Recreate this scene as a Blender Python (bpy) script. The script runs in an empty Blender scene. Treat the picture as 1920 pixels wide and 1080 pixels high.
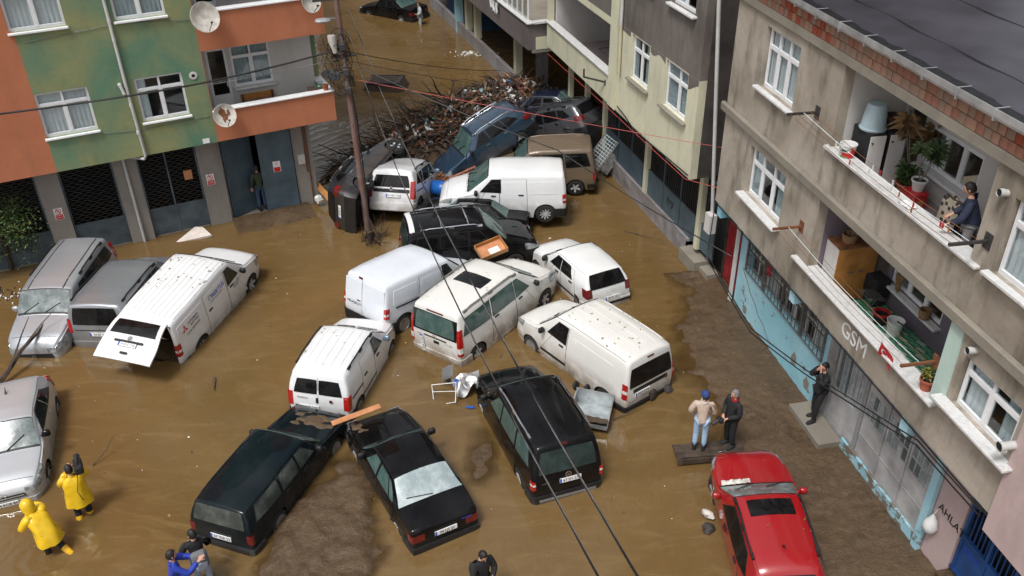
import bpy, bmesh, math, random
import numpy as np
from mathutils import Vector, Matrix, Euler
R = math.radians
random.seed(7)
SC = bpy.context.scene
COL = SC.collection

# ------------------------------------------------------------------ camera, sky, sun, exposure
CAM_H = 15.0
cam = bpy.data.cameras.new('camera'); camo = bpy.data.objects.new('camera', cam); COL.objects.link(camo)
cam.sensor_width = 36.0; cam.lens = 36.0 * 1674.14 / 1920.0
cam.clip_start = 0.1; cam.clip_end = 600
_p = R(32.5758); _r = R(-0.80771)
_fw = Vector((0, math.cos(_p), -math.sin(_p))); _rt = Vector((1, 0, 0)); _up = _rt.cross(_fw)
_x = _rt * math.cos(_r) + _up * math.sin(_r); _y = -_rt * math.sin(_r) + _up * math.cos(_r)
camo.matrix_world = Matrix((( _x.x, _y.x, -_fw.x, 0), (_x.y, _y.y, -_fw.y, 0), (_x.z, _y.z, -_fw.z, CAM_H), (0, 0, 0, 1)))
SC.camera = camo
W = bpy.data.worlds.new('World'); SC.world = W; W.use_nodes = True
_n = W.node_tree.nodes; _l = W.node_tree.links
sky = _n.new('ShaderNodeTexSky'); sky.sky_type = 'NISHITA'; sky.sun_disc = False
SUN_EL, SUN_AZ = 62.0, 215.0           # azimuth clockwise from +Y
sky.sun_elevation = R(SUN_EL); sky.sun_rotation = R(SUN_AZ)
sky.air_density = 1.0; sky.dust_density = 4.0; sky.ozone_density = 1.0
_hs = _n.new('ShaderNodeHueSaturation'); _hs.inputs['Saturation'].default_value = 0.22
_bg = _n['Background']; _bg.inputs['Strength'].default_value = 0.095
_l.new(sky.outputs[0], _hs.inputs['Color']); _l.new(_hs.outputs[0], _bg.inputs['Color'])
sl = bpy.data.lights.new('sun', 'SUN'); sl.energy = 1.5; sl.angle = R(14); sl.color = (1, .97, .93)
so = bpy.data.objects.new('sun', sl); COL.objects.link(so)
_d = Vector((math.sin(R(SUN_AZ)) * math.cos(R(SUN_EL)), math.cos(R(SUN_AZ)) * math.cos(R(SUN_EL)), math.sin(R(SUN_EL))))
so.rotation_euler = _d.to_track_quat('Z', 'Y').to_euler()
SC.view_settings.view_transform = 'Standard'; SC.view_settings.look = 'None'
SC.view_settings.exposure = 0.74; SC.view_settings.gamma = 1.0; SC.view_settings.use_curve_mapping = False

# ------------------------------------------------------------------ helpers
def tag(o, label=None, cat=None, group=None, kind=None):
    if label: o['label'] = label
    if cat: o['category'] = cat
    if group: o['group'] = group
    if kind: o['kind'] = kind
    return o
def empty(name, loc=(0, 0, 0), rot=(0, 0, 0), parent=None):
    o = bpy.data.objects.new(name, None); COL.objects.link(o)
    o.empty_display_size = .2
    o.location = loc; o.rotation_euler = rot
    if parent: o.parent = parent
    return o
def thing(name, label, cat, loc=(0, 0, 0), rot=(0, 0, 0), group=None):
    return tag(empty(name, loc, rot), label, cat, group)
def frame2(az):   # facade frame: x along azimuth az, y = to the left of it, z up
    return R(90 - az)

class MB:
    """collects geometry; one mesh object when built"""
    def __init__(s): s.v = []; s.f = []; s.m = []
    def add(s, vs, fs, mi=0):
        b = len(s.v); s.v += [tuple(map(float, p)) for p in vs]
        for f in fs: s.f.append(tuple(b + i for i in f)); s.m.append(mi)
        return s
    def box(s, a, b, mi=0, M=None):
        x0, y0, z0 = a; x1, y1, z1 = b
        if x0 > x1: x0, x1 = x1, x0
        if y0 > y1: y0, y1 = y1, y0
        if z0 > z1: z0, z1 = z1, z0
        vs = [(x0, y0, z0), (x1, y0, z0), (x1, y1, z0), (x0, y1, z0), (x0, y0, z1), (x1, y0, z1), (x1, y1, z1), (x0, y1, z1)]
        if M is not None: vs = [tuple(M @ Vector(p)) for p in vs]
        return s.add(vs, [(3, 2, 1, 0), (4, 5, 6, 7), (0, 1, 5, 4), (1, 2, 6, 5), (2, 3, 7, 6), (3, 0, 4, 7)], mi)
    def cbox(s, c, d, mi=0, M=None):
        return s.box((c[0] - d[0] / 2, c[1] - d[1] / 2, c[2] - d[2] / 2), (c[0] + d[0] / 2, c[1] + d[1] / 2, c[2] + d[2] / 2), mi, M)
    def bevbox(s, a, b, r, mi=0, M=None):
        x0, y0, z0 = [min(p, q) for p, q in zip(a, b)]; x1, y1, z1 = [max(p, q) for p, q in zip(a, b)]
        r = min(r, (x1 - x0) / 2.01, (y1 - y0) / 2.01, (z1 - z0) / 2.01)
        vs = []
        for z, i in ((z0, r), (z0 + r, 0), (z1 - r, 0), (z1, r)):
            j = r
            ring = [(x0 + i + (j if not i else 0), y0 + i), (x1 - i - (j if not i else 0), y0 + i), (x1 - i, y0 + i + (j if not i else 0)), (x1 - i, y1 - i - (j if not i else 0)),
                    (x1 - i - (j if not i else 0), y1 - i), (x0 + i + (j if not i else 0), y1 - i), (x0 + i, y1 - i - (j if not i else 0)), (x0 + i, y0 + i + (j if not i else 0))]
            vs += [(x, y, z) for x, y in ring]
        fs = [tuple(range(7, -1, -1)), tuple(range(24, 32))]
        for k in range(3):
            for q in range(8): fs.append((k * 8 + q, k * 8 + (q + 1) % 8, k * 8 + 8 + (q + 1) % 8, k * 8 + 8 + q))
        if M is not None: vs = [tuple(M @ Vector(p)) for p in vs]
        return s.add(vs, fs, mi)
    def tube(s, pts, r, n=6, mi=0, caps=True):
        P = [Vector(p) for p in pts]; rs = r if isinstance(r, (list, tuple)) else [r] * len(P)
        vs = []; ref = None
        for i, p in enumerate(P):
            t = (P[min(i + 1, len(P) - 1)] - P[max(i - 1, 0)])
            if t.length < 1e-9: t = Vector((0, 0, 1))
            t.normalize()
            if ref is None: ref = Vector((0, 0, 1)) if abs(t.z) < .9 else Vector((1, 0, 0))
            a = t.cross(ref)
            if a.length < 1e-6: a = t.orthogonal()
            a.normalize(); b = a.cross(t).normalized(); ref = b
            for k in range(n):
                an = 2 * math.pi * k / n
                vs.append(p + (a * math.cos(an) + b * math.sin(an)) * rs[i])
        fs = []
        for i in range(len(P) - 1):
            for k in range(n):
                fs.append((i * n + k, i * n + (k + 1) % n, (i + 1) * n + (k + 1) % n, (i + 1) * n + k))
        if caps: fs.append(tuple(range(n - 1, -1, -1))); fs.append(tuple((len(P) - 1) * n + k for k in range(n)))
        return s.add(vs, fs, mi)
    def bar(s, a, b, w, h, mi=0, up=(0, 0, 1)):
        a = Vector(a); b = Vector(b); t = (b - a).normalized(); u = Vector(up)
        x = t.cross(u)
        if x.length < 1e-6: x = t.orthogonal()
        x.normalize(); y = x.cross(t).normalized()
        vs = []
        for p in (a, b):
            for sx, sy in ((-1, -1), (1, -1), (1, 1), (-1, 1)): vs.append(p + x * sx * w / 2 + y * sy * h / 2)
        return s.add(vs, [(3, 2, 1, 0), (4, 5, 6, 7), (0, 1, 5, 4), (1, 2, 6, 5), (2, 3, 7, 6), (3, 0, 4, 7)], mi)
    def lathe(s, prof, n=16, mi=0, M=None):
        vs = []; fs = []; k = len(prof)
        for i in range(n):
            a = 2 * math.pi * i / n
            for r, z in prof:
                p = Vector((r * math.cos(a), r * math.sin(a), z)); vs.append(M @ p if M is not None else p)
        for i in range(n):
            j = (i + 1) % n
            for q in range(k - 1):
                fs.append((i * k + q, j * k + q, j * k + q + 1, i * k + q + 1))
        return s.add(vs, fs, mi)
    def grid(s, fn, nu, nv, mi=0, flip=False):
        vs = [fn(i / nu, j / nv) for j in range(nv + 1) for i in range(nu + 1)]
        fs = []
        for j in range(nv):
            for i in range(nu):
                q = (j * (nu + 1) + i, j * (nu + 1) + i + 1, (j + 1) * (nu + 1) + i + 1, (j + 1) * (nu + 1) + i)
                fs.append(q[::-1] if flip else q)
        return s.add(vs, fs, mi)
    def prism(s, poly, z0, z1, mi=0, M=None):
        n = len(poly)
        vs = [(x, y, z0) for x, y in poly] + [(x, y, z1) for x, y in poly]
        if M is not None: vs = [tuple(M @ Vector(p)) for p in vs]
        fs = [tuple(range(n - 1, -1, -1)), tuple(range(n, 2 * n))] + [(i, (i + 1) % n, n + (i + 1) % n, n + i) for i in range(n)]
        return s.add(vs, fs, mi)
    def build(s, name, mats, parent=None, smooth=None, loc=None, rot=None):
        me = bpy.data.meshes.new(name)
        me.from_pydata(s.v, [], s.f)
        if not isinstance(mats, (list, tuple)): mats = [mats]
        for m in mats: me.materials.append(m)
        if len(mats) > 1: me.polygons.foreach_set('material_index', s.m)
        me.update()
        if smooth:
            me.polygons.foreach_set('use_smooth', [True] * len(me.polygons))
            try: me.set_sharp_from_angle(angle=R(smooth))
            except Exception: pass
        o = bpy.data.objects.new(name, me); COL.objects.link(o)
        if parent: o.parent = parent
        if loc is not None: o.location = loc
        if rot is not None: o.rotation_euler = rot
        return o
def share(name, src, parent, loc=(0, 0, 0), rot=(0, 0, 0), scale=None, mat=None):
    o = bpy.data.objects.new(name, src.data); COL.objects.link(o); o.parent = parent
    o.location = loc; o.rotation_euler = rot
    if scale: o.scale = scale
    return o
def copy_tree(o, parent=None):
    c = o.copy(); COL.objects.link(c); c.parent = parent
    for ch in [q for q in o.children]: copy_tree(ch, c)
    return c

# ------------------------------------------------------------------ materials
MATS = {}
def nt(name):
    m = bpy.data.materials.new(name); m.use_nodes = True; MATS[name] = m
    return m, m.node_tree.nodes, m.node_tree.links, m.node_tree.nodes['Principled BSDF']
def c4(c): return (c[0], c[1], c[2], 1)
def node(ns, t, **kw):
    n = ns.new(t)
    for k, v in kw.items():
        if k in n.inputs: n.inputs[k].default_value = v
        else: setattr(n, k, v)
    return n
def mixc(ns, ls, fac, a, b, blend='MIX'):
    n = ns.new('ShaderNodeMix'); n.data_type = 'RGBA'; n.blend_type = blend
    for i, v in ((0, fac), (6, a), (7, b)):
        if hasattr(v, 'is_linked') or isinstance(v, bpy.types.NodeSocket): ls.new(v, n.inputs[i])
        elif i == 0: n.inputs[0].default_value = v
        else: n.inputs[i].default_value = c4(v)
    return n.outputs[2]
def ramp(ns, ls, src, a, b):
    n = ns.new('ShaderNodeMapRange'); n.inputs[1].default_value = a; n.inputs[2].default_value = b
    ls.new(src, n.inputs[0]); return n.outputs[0]
def noise(ns, ls, scale, detail=4, rough=.55, coord='Object', dist=0, vec=None, sc=None):
    if vec is None:
        tc = ns.new('ShaderNodeTexCoord'); vec = tc.outputs[coord]
    if sc:
        mp = ns.new('ShaderNodeMapping'); mp.inputs['Scale'].default_value = sc; ls.new(vec, mp.inputs[0]); vec = mp.outputs[0]
    n = ns.new('ShaderNodeTexNoise'); n.inputs['Scale'].default_value = scale; n.inputs['Detail'].default_value = detail
    n.inputs['Roughness'].default_value = rough; n.inputs['Distortion'].default_value = dist
    ls.new(vec, n.inputs['Vector']); return n.outputs[0]
def bump(ns, ls, bs, src, strength=.3, dist=.02):
    b = ns.new('ShaderNodeBump'); b.inputs['Strength'].default_value = strength; b.inputs['Distance'].default_value = dist
    ls.new(src, b.inputs['Height']); ls.new(b.outputs[0], bs.inputs['Normal'])
def simple(name, col, rough=.6, metal=0., var=.12, scale=6., bumps=0., spec=.5, coat=0., alpha=None, trans=0., emit=None):
    m, ns, ls, bs = nt(name)
    bs.inputs['Roughness'].default_value = rough; bs.inputs['Metallic'].default_value = metal
    bs.inputs['Specular IOR Level'].default_value = spec
    if coat: bs.inputs['Coat Weight'].default_value = coat; bs.inputs['Coat Roughness'].default_value = .04
    if var:
        n = noise(ns, ls, scale)
        lo = [max(0, c * (1 - var)) for c in col]; hi = [min(1, c * (1 + var)) for c in col]
        ls.new(mixc(ns, ls, ramp(ns, ls, n, .3, .7), lo, hi), bs.inputs['Base Color'])
        if bumps: bump(ns, ls, bs, n, bumps, .02)
    else: bs.inputs['Base Color'].default_value = c4(col)
    if trans: bs.inputs['Transmission Weight'].default_value = trans
    if alpha is not None: bs.inputs['Alpha'].default_value = alpha
    return m

# ------------------------------------------------------------------ material set
MUD = (.17, .115, .062)
def paint(name, col, dirt=.5, metal=0., rough=.28, coat=.6, speck=.3, spec=.5):
    m, ns, ls, bs = nt(name); bs.inputs['Specular IOR Level'].default_value = spec
    tc = ns.new('ShaderNodeTexCoord'); sp = ns.new('ShaderNodeSeparateXYZ'); ls.new(tc.outputs['Object'], sp.inputs[0])
    low = ramp(ns, ls, sp.outputs[2], .98, .34)
    n1 = noise(ns, ls, 2.2, 6, .62); n2 = noise(ns, ls, 30, 3, .6); n3 = noise(ns, ls, 1.1, 3, .5)
    a = ns.new('ShaderNodeMath'); a.operation = 'MULTIPLY'; ls.new(low, a.inputs[0]); ls.new(ramp(ns, ls, n1, .30, .58), a.inputs[1])
    b = ns.new('ShaderNodeMath'); b.operation = 'MULTIPLY'; ls.new(ramp(ns, ls, n2, .66, .74), b.inputs[0]); ls.new(ramp(ns, ls, n3, .45, .62), b.inputs[1])
    b2 = ns.new('ShaderNodeMath'); b2.operation = 'MULTIPLY'; ls.new(b.outputs[0], b2.inputs[0]); b2.inputs[1].default_value = speck
    s = ns.new('ShaderNodeMath'); s.operation = 'MULTIPLY_ADD'; ls.new(a.outputs[0], s.inputs[0]); s.inputs[1].default_value = dirt; ls.new(b2.outputs[0], s.inputs[2]); s.use_clamp = True
    film = mixc(ns, ls, ramp(ns, ls, noise(ns, ls, .9, 5, .6), .35, .75), col, [c * .86 + .012 for c in col])
    ls.new(mixc(ns, ls, s.outputs[0], film, MUD), bs.inputs['Base Color'])
    r = ns.new('ShaderNodeMapRange'); r.inputs[3].default_value = rough; r.inputs[4].default_value = .75; ls.new(s.outputs[0], r.inputs[0]); ls.new(r.outputs[0], bs.inputs['Roughness'])
    c = ns.new('ShaderNodeMapRange'); c.inputs[3].default_value = coat; c.inputs[4].default_value = .0; ls.new(s.outputs[0], c.inputs[0]); ls.new(c.outputs[0], bs.inputs['Coat Weight'])
    bs.inputs['Coat Roughness'].default_value = .05; bs.inputs['Metallic'].default_value = metal
    return m
paint('white_a', (.72, .73, .73), .75); paint('white_b', (.74, .75, .76), .55); paint('white_dirty', (.70, .69, .66), .9, speck=.6)
paint('white_blue', (.70, .74, .80), .5)
paint('silver_a', (.46, .48, .51), .5, .55, .3); paint('silver_b', (.36, .38, .41), .5, .6, .3); paint('silver_c', (.58, .60, .63), .5, .5, .3)
paint('black_paint', (.0022, .0022, .003), .07, 0, .05, .08, .04, .2); paint('teal_black', (.002, .007, .010), .09, 0, .06, .08, .04, .2); paint('red_paint', (.30, .006, .009), .12, 0, .2, .8, .05)
paint('blue_suv', (.032, .07, .12), .4, .5, .24, .8); paint('dark_grey', (.035, .037, .042), .55, .4, .25, .7); paint('navy', (.01, .012, .03), .4, 0, .2, .7); paint('grey_suv', (.10, .105, .12), .5, .5, .25, .7)
paint('brown_van', (.17, .125, .085), .7, .2, .35, .4, .6)
simple('dark_trim', (.008, .008, .009), .55, var=.3); simple('bumper_black', (.016, .016, .018), .42, var=.3); simple('bumper_grey', (.22, .22, .21), .5)
simple('tyre', (.018, .017, .016), .8, var=.3); simple('alloy', (.50, .51, .52), .35, .3, var=.15); simple('steel_rim', (.30, .30, .29), .45, .5, var=.2)
simple('chrome', (.75, .76, .78), .15, 1., var=.05); simple('rail_grey', (.16, .16, .15), .5)
simple('plate_white', (.75, .76, .76), .4, var=.1, scale=14); simple('plate_blue', (.03, .08, .45), .4); simple('ink', (.012, .012, .014), .5, var=0); simple('ink_blue', (.02, .06, .42), .5, var=0); simple('ink_red', (.55, .012, .012), .5, var=0); simple('ink_grey', (.13, .13, .14), .5, var=0)
simple('tail_red', (.36, .012, .010), .14, var=.35, scale=16, coat=.6); simple('tail_deep', (.14, .010, .010), .12, coat=.6); simple('tail_dark', (.10, .008, .008), .2, coat=.5); simple('lamp_white', (.62, .60, .58), .2, coat=.4); simple('mirror_blue', (.16, .22, .30), .2, .3)
simple('headlight', (.24, .26, .27), .08, .2, var=.6, scale=9, coat=.8)
def carglass(name, col, rough=.04, dirt=(.3, .3, .27), amt=.25, spec=.5):
    m, ns, ls, bs = nt(name); n = noise(ns, ls, 2.6, 6, .65)
    f = ns.new('ShaderNodeMath'); f.operation = 'MULTIPLY'; ls.new(ramp(ns, ls, n, .42, .72), f.inputs[0]); f.inputs[1].default_value = amt
    ls.new(mixc(ns, ls, f.outputs[0], col, dirt), bs.inputs['Base Color']); bs.inputs['Roughness'].default_value = rough; bs.inputs['Specular IOR Level'].default_value = spec
    rr = ns.new('ShaderNodeMapRange'); rr.inputs[3].default_value = rough; rr.inputs[4].default_value = .5; ls.new(f.outputs[0], rr.inputs[0]); ls.new(rr.outputs[0], bs.inputs['Roughness'])
    return m
carglass('car_glass', (.014, .018, .019), amt=.12); carglass('black_glass', (.004, .004, .005), amt=.04, spec=.35); carglass('green_glass', (.045, .085, .078), amt=.35, dirt=(.20, .26, .24)); carglass('dark_green_glass', (.016, .03, .03), amt=.3, dirt=(.09, .14, .13))
carglass('fog_glass', (.26, .32, .33), .10, (.56, .62, .63), .8); carglass('mist_glass', (.10, .125, .125), .08, (.36, .40, .40), .75); carglass('murky_glass', (.035, .042, .038), .15, (.15, .17, .15), .55)  # saloon's rear glass: fog plus a pale reflection painted into the base colour
# walls
def stucco(name, col, col2, stain=(.05, .045, .04), st=.35, sc=.5, rough=.85, vert=True, bmp=.15, spots=0., sp0=.60):
    m, ns, ls, bs = nt(name)
    n1 = noise(ns, ls, sc, 6, .6, dist=.6); n2 = noise(ns, ls, 9, 5, .65); n3 = noise(ns, ls, 1.3, 5, .65, sc=(1.3, 1.3, .38) if vert else None)
    c = mixc(ns, ls, ramp(ns, ls, n1, .35, .65), col, col2)
    f = ns.new('ShaderNodeMath'); f.operation = 'MULTIPLY'; ls.new(ramp(ns, ls, n3, .5, .78), f.inputs[0]); f.inputs[1].default_value = st
    c = mixc(ns, ls, f.outputs[0], c, stain)
    g = ns.new('ShaderNodeMath'); g.operation = 'MULTIPLY'; ls.new(ramp(ns, ls, n2, .35, .8), g.inputs[0]); g.inputs[1].default_value = .22
    c = mixc(ns, ls, g.outputs[0], c, [q * .6 for q in col])
    if spots:
        n4 = noise(ns, ls, 2.3, 7, .7); h = ns.new('ShaderNodeMath'); h.operation = 'MULTIPLY'; ls.new(ramp(ns, ls, n4, sp0, sp0 + .04), h.inputs[0]); h.inputs[1].default_value = spots
        c = mixc(ns, ls, h.outputs[0], c, (.16, .12, .085))
    ls.new(c, bs.inputs['Base Color']); bs.inputs['Roughness'].default_value = rough; bs.inputs['Specular IOR Level'].default_value = .25
    if bmp: bump(ns, ls, bs, n2, bmp, .02)
    return m
stucco('wall_green', (.10, .215, .145), (.27, .27, .125), st=.25, sc=.45); stucco('wall_orange', (.47, .175, .092), (.41, .145, .075), st=.22); stucco('wall_concrete', (.25, .215, .17), (.44, .39, .33), stain=(.062, .052, .040), st=.95, sc=.45, bmp=.25)
stucco('wall_grey', (.115, .10, .09), (.19, .17, .155), st=.6, sc=.5, bmp=.3); stucco('wall_yellow', (.62, .60, .44), (.53, .52, .39), st=.35); stucco('wall_dark', (.10, .085, .075), (.045, .04, .038), st=.6, sc=.8, vert=False, bmp=.5)
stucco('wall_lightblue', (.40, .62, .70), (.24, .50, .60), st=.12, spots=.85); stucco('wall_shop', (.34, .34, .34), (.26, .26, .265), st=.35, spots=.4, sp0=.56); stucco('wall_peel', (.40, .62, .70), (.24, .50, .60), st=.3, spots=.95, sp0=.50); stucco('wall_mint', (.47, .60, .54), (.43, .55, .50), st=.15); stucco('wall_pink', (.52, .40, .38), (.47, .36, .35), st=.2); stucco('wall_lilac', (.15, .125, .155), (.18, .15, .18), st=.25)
stucco('wall_white', (.58, .56, .54), (.52, .50, .48), st=.15); stucco('wall_beige', (.24, .22, .20), (.29, .27, .245), st=.35); stucco('wall_mauve', (.135, .115, .112), (.18, .155, .15), st=.5); stucco('wall_blue', (.04, .09, .20), (.06, .12, .22), st=.4)
stucco('concrete_band', (.27, .245, .20), (.20, .18, .15), st=.4, vert=False, bmp=.4); stucco('plinth', (.28, .27, .29), (.20, .18, .17), st=.6, bmp=.4); stucco('floor_pink', (.36, .31, .31), (.30, .26, .26), st=.1)
stucco('brick_a', (.33, .155, .105), (.26, .125, .09), st=.3, vert=False, bmp=.3, sc=2.); stucco('brick_b', (.37, .215, .155), (.30, .17, .12), st=.3, vert=False, bmp=.3, sc=2.); stucco('brick_c', (.34, .085, .045), (.26, .06, .035), st=.2, vert=False, bmp=.3, sc=2.); stucco('brick_d', (.30, .20, .15), (.24, .16, .125), st=.3, vert=False, bmp=.3, sc=2.); stucco('mortar', (.12, .10, .085), (.09, .075, .065), st=.3)
def marble(name='marble'):
    m, ns, ls, bs = nt(name); n = noise(ns, ls, 5, 6, .6, dist=1.5)
    ls.new(mixc(ns, ls, ramp(ns, ls, n, .45, .7), (.62, .62, .61), (.47, .47, .475)), bs.inputs['Base Color']); bs.inputs['Roughness'].default_value = .3
marble()
simple('pvc', (.74, .75, .76), .35, var=.06); simple('gutter_metal', (.48, .49, .50), .4, .5, var=.25, scale=3); simple('pipe_white', (.50, .50, .49), .45, var=.12, scale=2); simple('pipe_yellow', (.45, .42, .29), .5)
simple('bitumen', (.042, .038, .048), .38, var=.35, scale=.8, bumps=.3); simple('bitumen_black', (.008, .008, .009), .5, var=.5, scale=5, bumps=.5)
simple('metal_blue', (.075, .115, .145), .45, .2, var=.25, scale=1.5); simple('metal_blue_dark', (.035, .055, .07), .5, .2, var=.3); simple('metal_grey', (.36, .355, .355), .5, .0, var=.35, scale=1.6); simple('metal_door_blue', (.02, .075, .24), .4, .1, var=.35, scale=2); simple('iron', (.05, .048, .046), .6, .3, var=.4); simple('iron_grey', (.16, .155, .15), .55, .3, var=.4); simple('rust', (.16, .06, .025), .8, var=.4, scale=9)
simple('metal_red', (.30, .022, .028), .5, .1, var=.3); simple('shutter_dark', (.022, .023, .025), .5, .3, var=.3); simple('shutter_solid', (.095, .125, .15), .5, .3, var=.3, scale=2)
simple('shade_black', (.006, .006, .006), .9, var=0); simple('wood', (.20, .085, .035), .6, var=.4, scale=5, bumps=.3); simple('wood_dark', (.055, .038, .026), .7, var=.5, scale=5, bumps=.4); simple('wood_yellow', (.38, .17, .045), .45, var=.25, scale=3); simple('plywood', (.46, .20, .09), .55, var=.2, scale=4); simple('wood_red', (.22, .075, .045), .6, var=.4)  # the near-black one paints shade onto sheets behind openings and in pipe mouths
simple('plastic_blue', (.02, .10, .42), .35, var=.2); simple('plastic_grey_blue', (.34, .44, .48), .4, var=.1); simple('plastic_white', (.66, .66, .65), .4, var=.1); simple('plastic_red', (.42, .02, .025), .4, var=.1); simple('terracotta', (.36, .095, .05), .7, var=.2); simple('wire_black', (.01, .01, .011), .5, var=0); simple('wire_red', (.42, .07, .055), .5, var=0); simple('clay_dish', (.52, .49, .45), .5, var=.15)
simple('dish_black', (.03, .03, .032), .5); simple('fabric_white', (.66, .67, .67), .8, var=.08, scale=3); simple('fabric_grey', (.38, .43, .44), .85, var=.1, scale=3); simple('foam', (.62, .55, .50), .8); simple('paper', (.66, .66, .64), .7, var=.15, scale=20); simple('foil', (.6, .6, .6), .3, .7, var=.5, scale=8)
simple('leaf', (.045, .085, .022), .6, var=.5, scale=20); simple('leaf_yellow', (.20, .19, .03), .6, var=.5, scale=20); simple('leaf_light', (.07, .12, .04), .55, var=.4, scale=9); simple('leaf_dry', (.20, .12, .05), .8, var=.4); simple('bark', (.055, .038, .028), .85, var=.45, scale=8, bumps=.6); simple('bark_light', (.20, .16, .12), .85, var=.4, scale=8, bumps=.4); simple('twig', (.032, .022, .017), .85, var=.4); simple('dark_debris', (.035, .03, .028), .8, var=.5)
simple('skin', (.50, .27, .19), .5, var=.08); simple('hair_dark', (.012, .010, .009), .6, var=.3, scale=40); simple('hair_grey', (.16, .15, .145), .7, var=.3, scale=40); simple('cloth_black', (.011, .011, .013), .8, var=.35, scale=9); simple('cloth_navy', (.016, .022, .05), .8, var=.3, scale=9); simple('cloth_blue', (.018, .045, .34), .6, var=.25, scale=9, bumps=.3); simple('denim_light', (.30, .43, .60), .85, var=.15, scale=12); simple('denim_dark', (.035, .06, .12), .85, var=.2); simple('cloth_beige', (.46, .36, .29), .9, var=.15, scale=14, bumps=.4); simple('fleece', (.62, .58, .53), .95, var=.1, scale=30); simple('raincoat', (.72, .46, .015), .35, var=.12, scale=6, bumps=.5); simple('boot_yellow', (.74, .40, .012), .4); simple('cloth_olive', (.03, .04, .02), .85); simple('cap_blue', (.02, .045, .16), .8); simple('cloth_grey', (.15, .15, .16), .85, var=.2); simple('denim_grey', (.30, .35, .42), .85, var=.15)
simple('tile_green', (.10, .33, .19), .3, var=.2); simple('tile_green_dark', (.03, .10, .06), .4); simple('tile_pale', (.33, .45, .36), .3); simple('carpet', (.16, .13, .10), .95, var=.6, scale=18); simple('grout', (.20, .20, .18), .8); simple('wicker', (.25, .14, .07), .8, var=.5, scale=40); simple('drum_blue', (.015, .12, .45), .35, var=.2, scale=3); simple('steel_sheet', (.42, .45, .46), .35, .7, var=.35, scale=3); simple('plastic_sheet', (.5, .52, .53), .3, var=.2)
def clear_glass():
    m = bpy.data.materials.new('clear_glass'); m.use_nodes = True; MATS['clear_glass'] = m; ns = m.node_tree.nodes; ls = m.node_tree.links
    ns.remove(ns['Principled BSDF']); out = ns['Material Output']; t = ns.new('ShaderNodeBsdfTransparent'); t.inputs[0].default_value = (.88, .91, .92, 1); g = ns.new('ShaderNodeBsdfGlossy'); g.inputs[1].default_value = .03
    f = ns.new('ShaderNodeFresnel'); gm = ns.new('ShaderNodeNewGeometry'); mr = ns.new('ShaderNodeMapRange'); mr.inputs[3].default_value = 1.5; mr.inputs[4].default_value = 1 / 1.5; ls.new(gm.outputs['Backfacing'], mr.inputs[0]); ls.new(mr.outputs[0], f.inputs[0]); mx = ns.new('ShaderNodeMixShader'); ls.new(f.outputs[0], mx.inputs[0]); ls.new(t.outputs[0], mx.inputs[1]); ls.new(g.outputs[0], mx.inputs[2]); ls.new(mx.outputs[0], out.inputs[0])
clear_glass()
def water_mat():
    m, ns, ls, bs = nt('flood_water'); tc = ns.new('ShaderNodeTexCoord'); vec = tc.outputs['Object']
    n1 = noise(ns, ls, .16, 5, .55, vec=vec, dist=1.2); n2 = noise(ns, ls, 2.6, 4, .55, vec=vec, sc=(1, .5, 1), dist=1.0); n3 = noise(ns, ls, 10, 3, .5, vec=vec, dist=.6); n4 = noise(ns, ls, .9, 6, .62, vec=vec, sc=(.5, 1.6, 1), dist=2.2); n5 = noise(ns, ls, 5, 6, .7, vec=vec, dist=1.5)
    c = mixc(ns, ls, ramp(ns, ls, n1, .3, .7), (.112, .067, .023), (.160, .099, .039))
    c = mixc(ns, ls, ramp(ns, ls, n4, .5, .72), c, (.172, .110, .046)); c = mixc(ns, ls, ramp(ns, ls, n5, .60, .80), c, (.10, .058, .02))
    ls.new(c, bs.inputs['Base Color']); bs.inputs['IOR'].default_value = 1.55; bs.inputs['Roughness'].default_value = .035
    a = ns.new('ShaderNodeMath'); a.operation = 'MULTIPLY_ADD'; ls.new(n3, a.inputs[0]); a.inputs[1].default_value = .22; ls.new(n2, a.inputs[2])
    k = ns.new('ShaderNodeMath'); k.operation = 'MULTIPLY'; ls.new(a.outputs[0], k.inputs[0]); ls.new(ramp(ns, ls, noise(ns, ls, .30, 3, .5, vec=vec), .32, .66), k.inputs[1])
    bump(ns, ls, bs, k.outputs[0], .5, .05)
    # silt-laden water hides the bottom within a few centimetres
    at_ = ns.new('ShaderNodeAttribute'); at_.attribute_name = 'depth'; d = ramp(ns, ls, at_.outputs['Fac'], .0, .20)
    tr = ns.new('ShaderNodeBsdfTransparent'); tr.inputs[0].default_value = (.62, .50, .34, 1); mx = ns.new('ShaderNodeMixShader'); out = ns['Material Output']
    e = ns.new('ShaderNodeMapRange'); e.inputs[3].default_value = .30; e.inputs[4].default_value = 1.; ls.new(d, e.inputs[0])
    ls.new(e.outputs[0], mx.inputs[0]); ls.new(tr.outputs[0], mx.inputs[1]); ls.new(bs.outputs[0], mx.inputs[2]); ls.new(mx.outputs[0], out.inputs[0])
water_mat()
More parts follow.
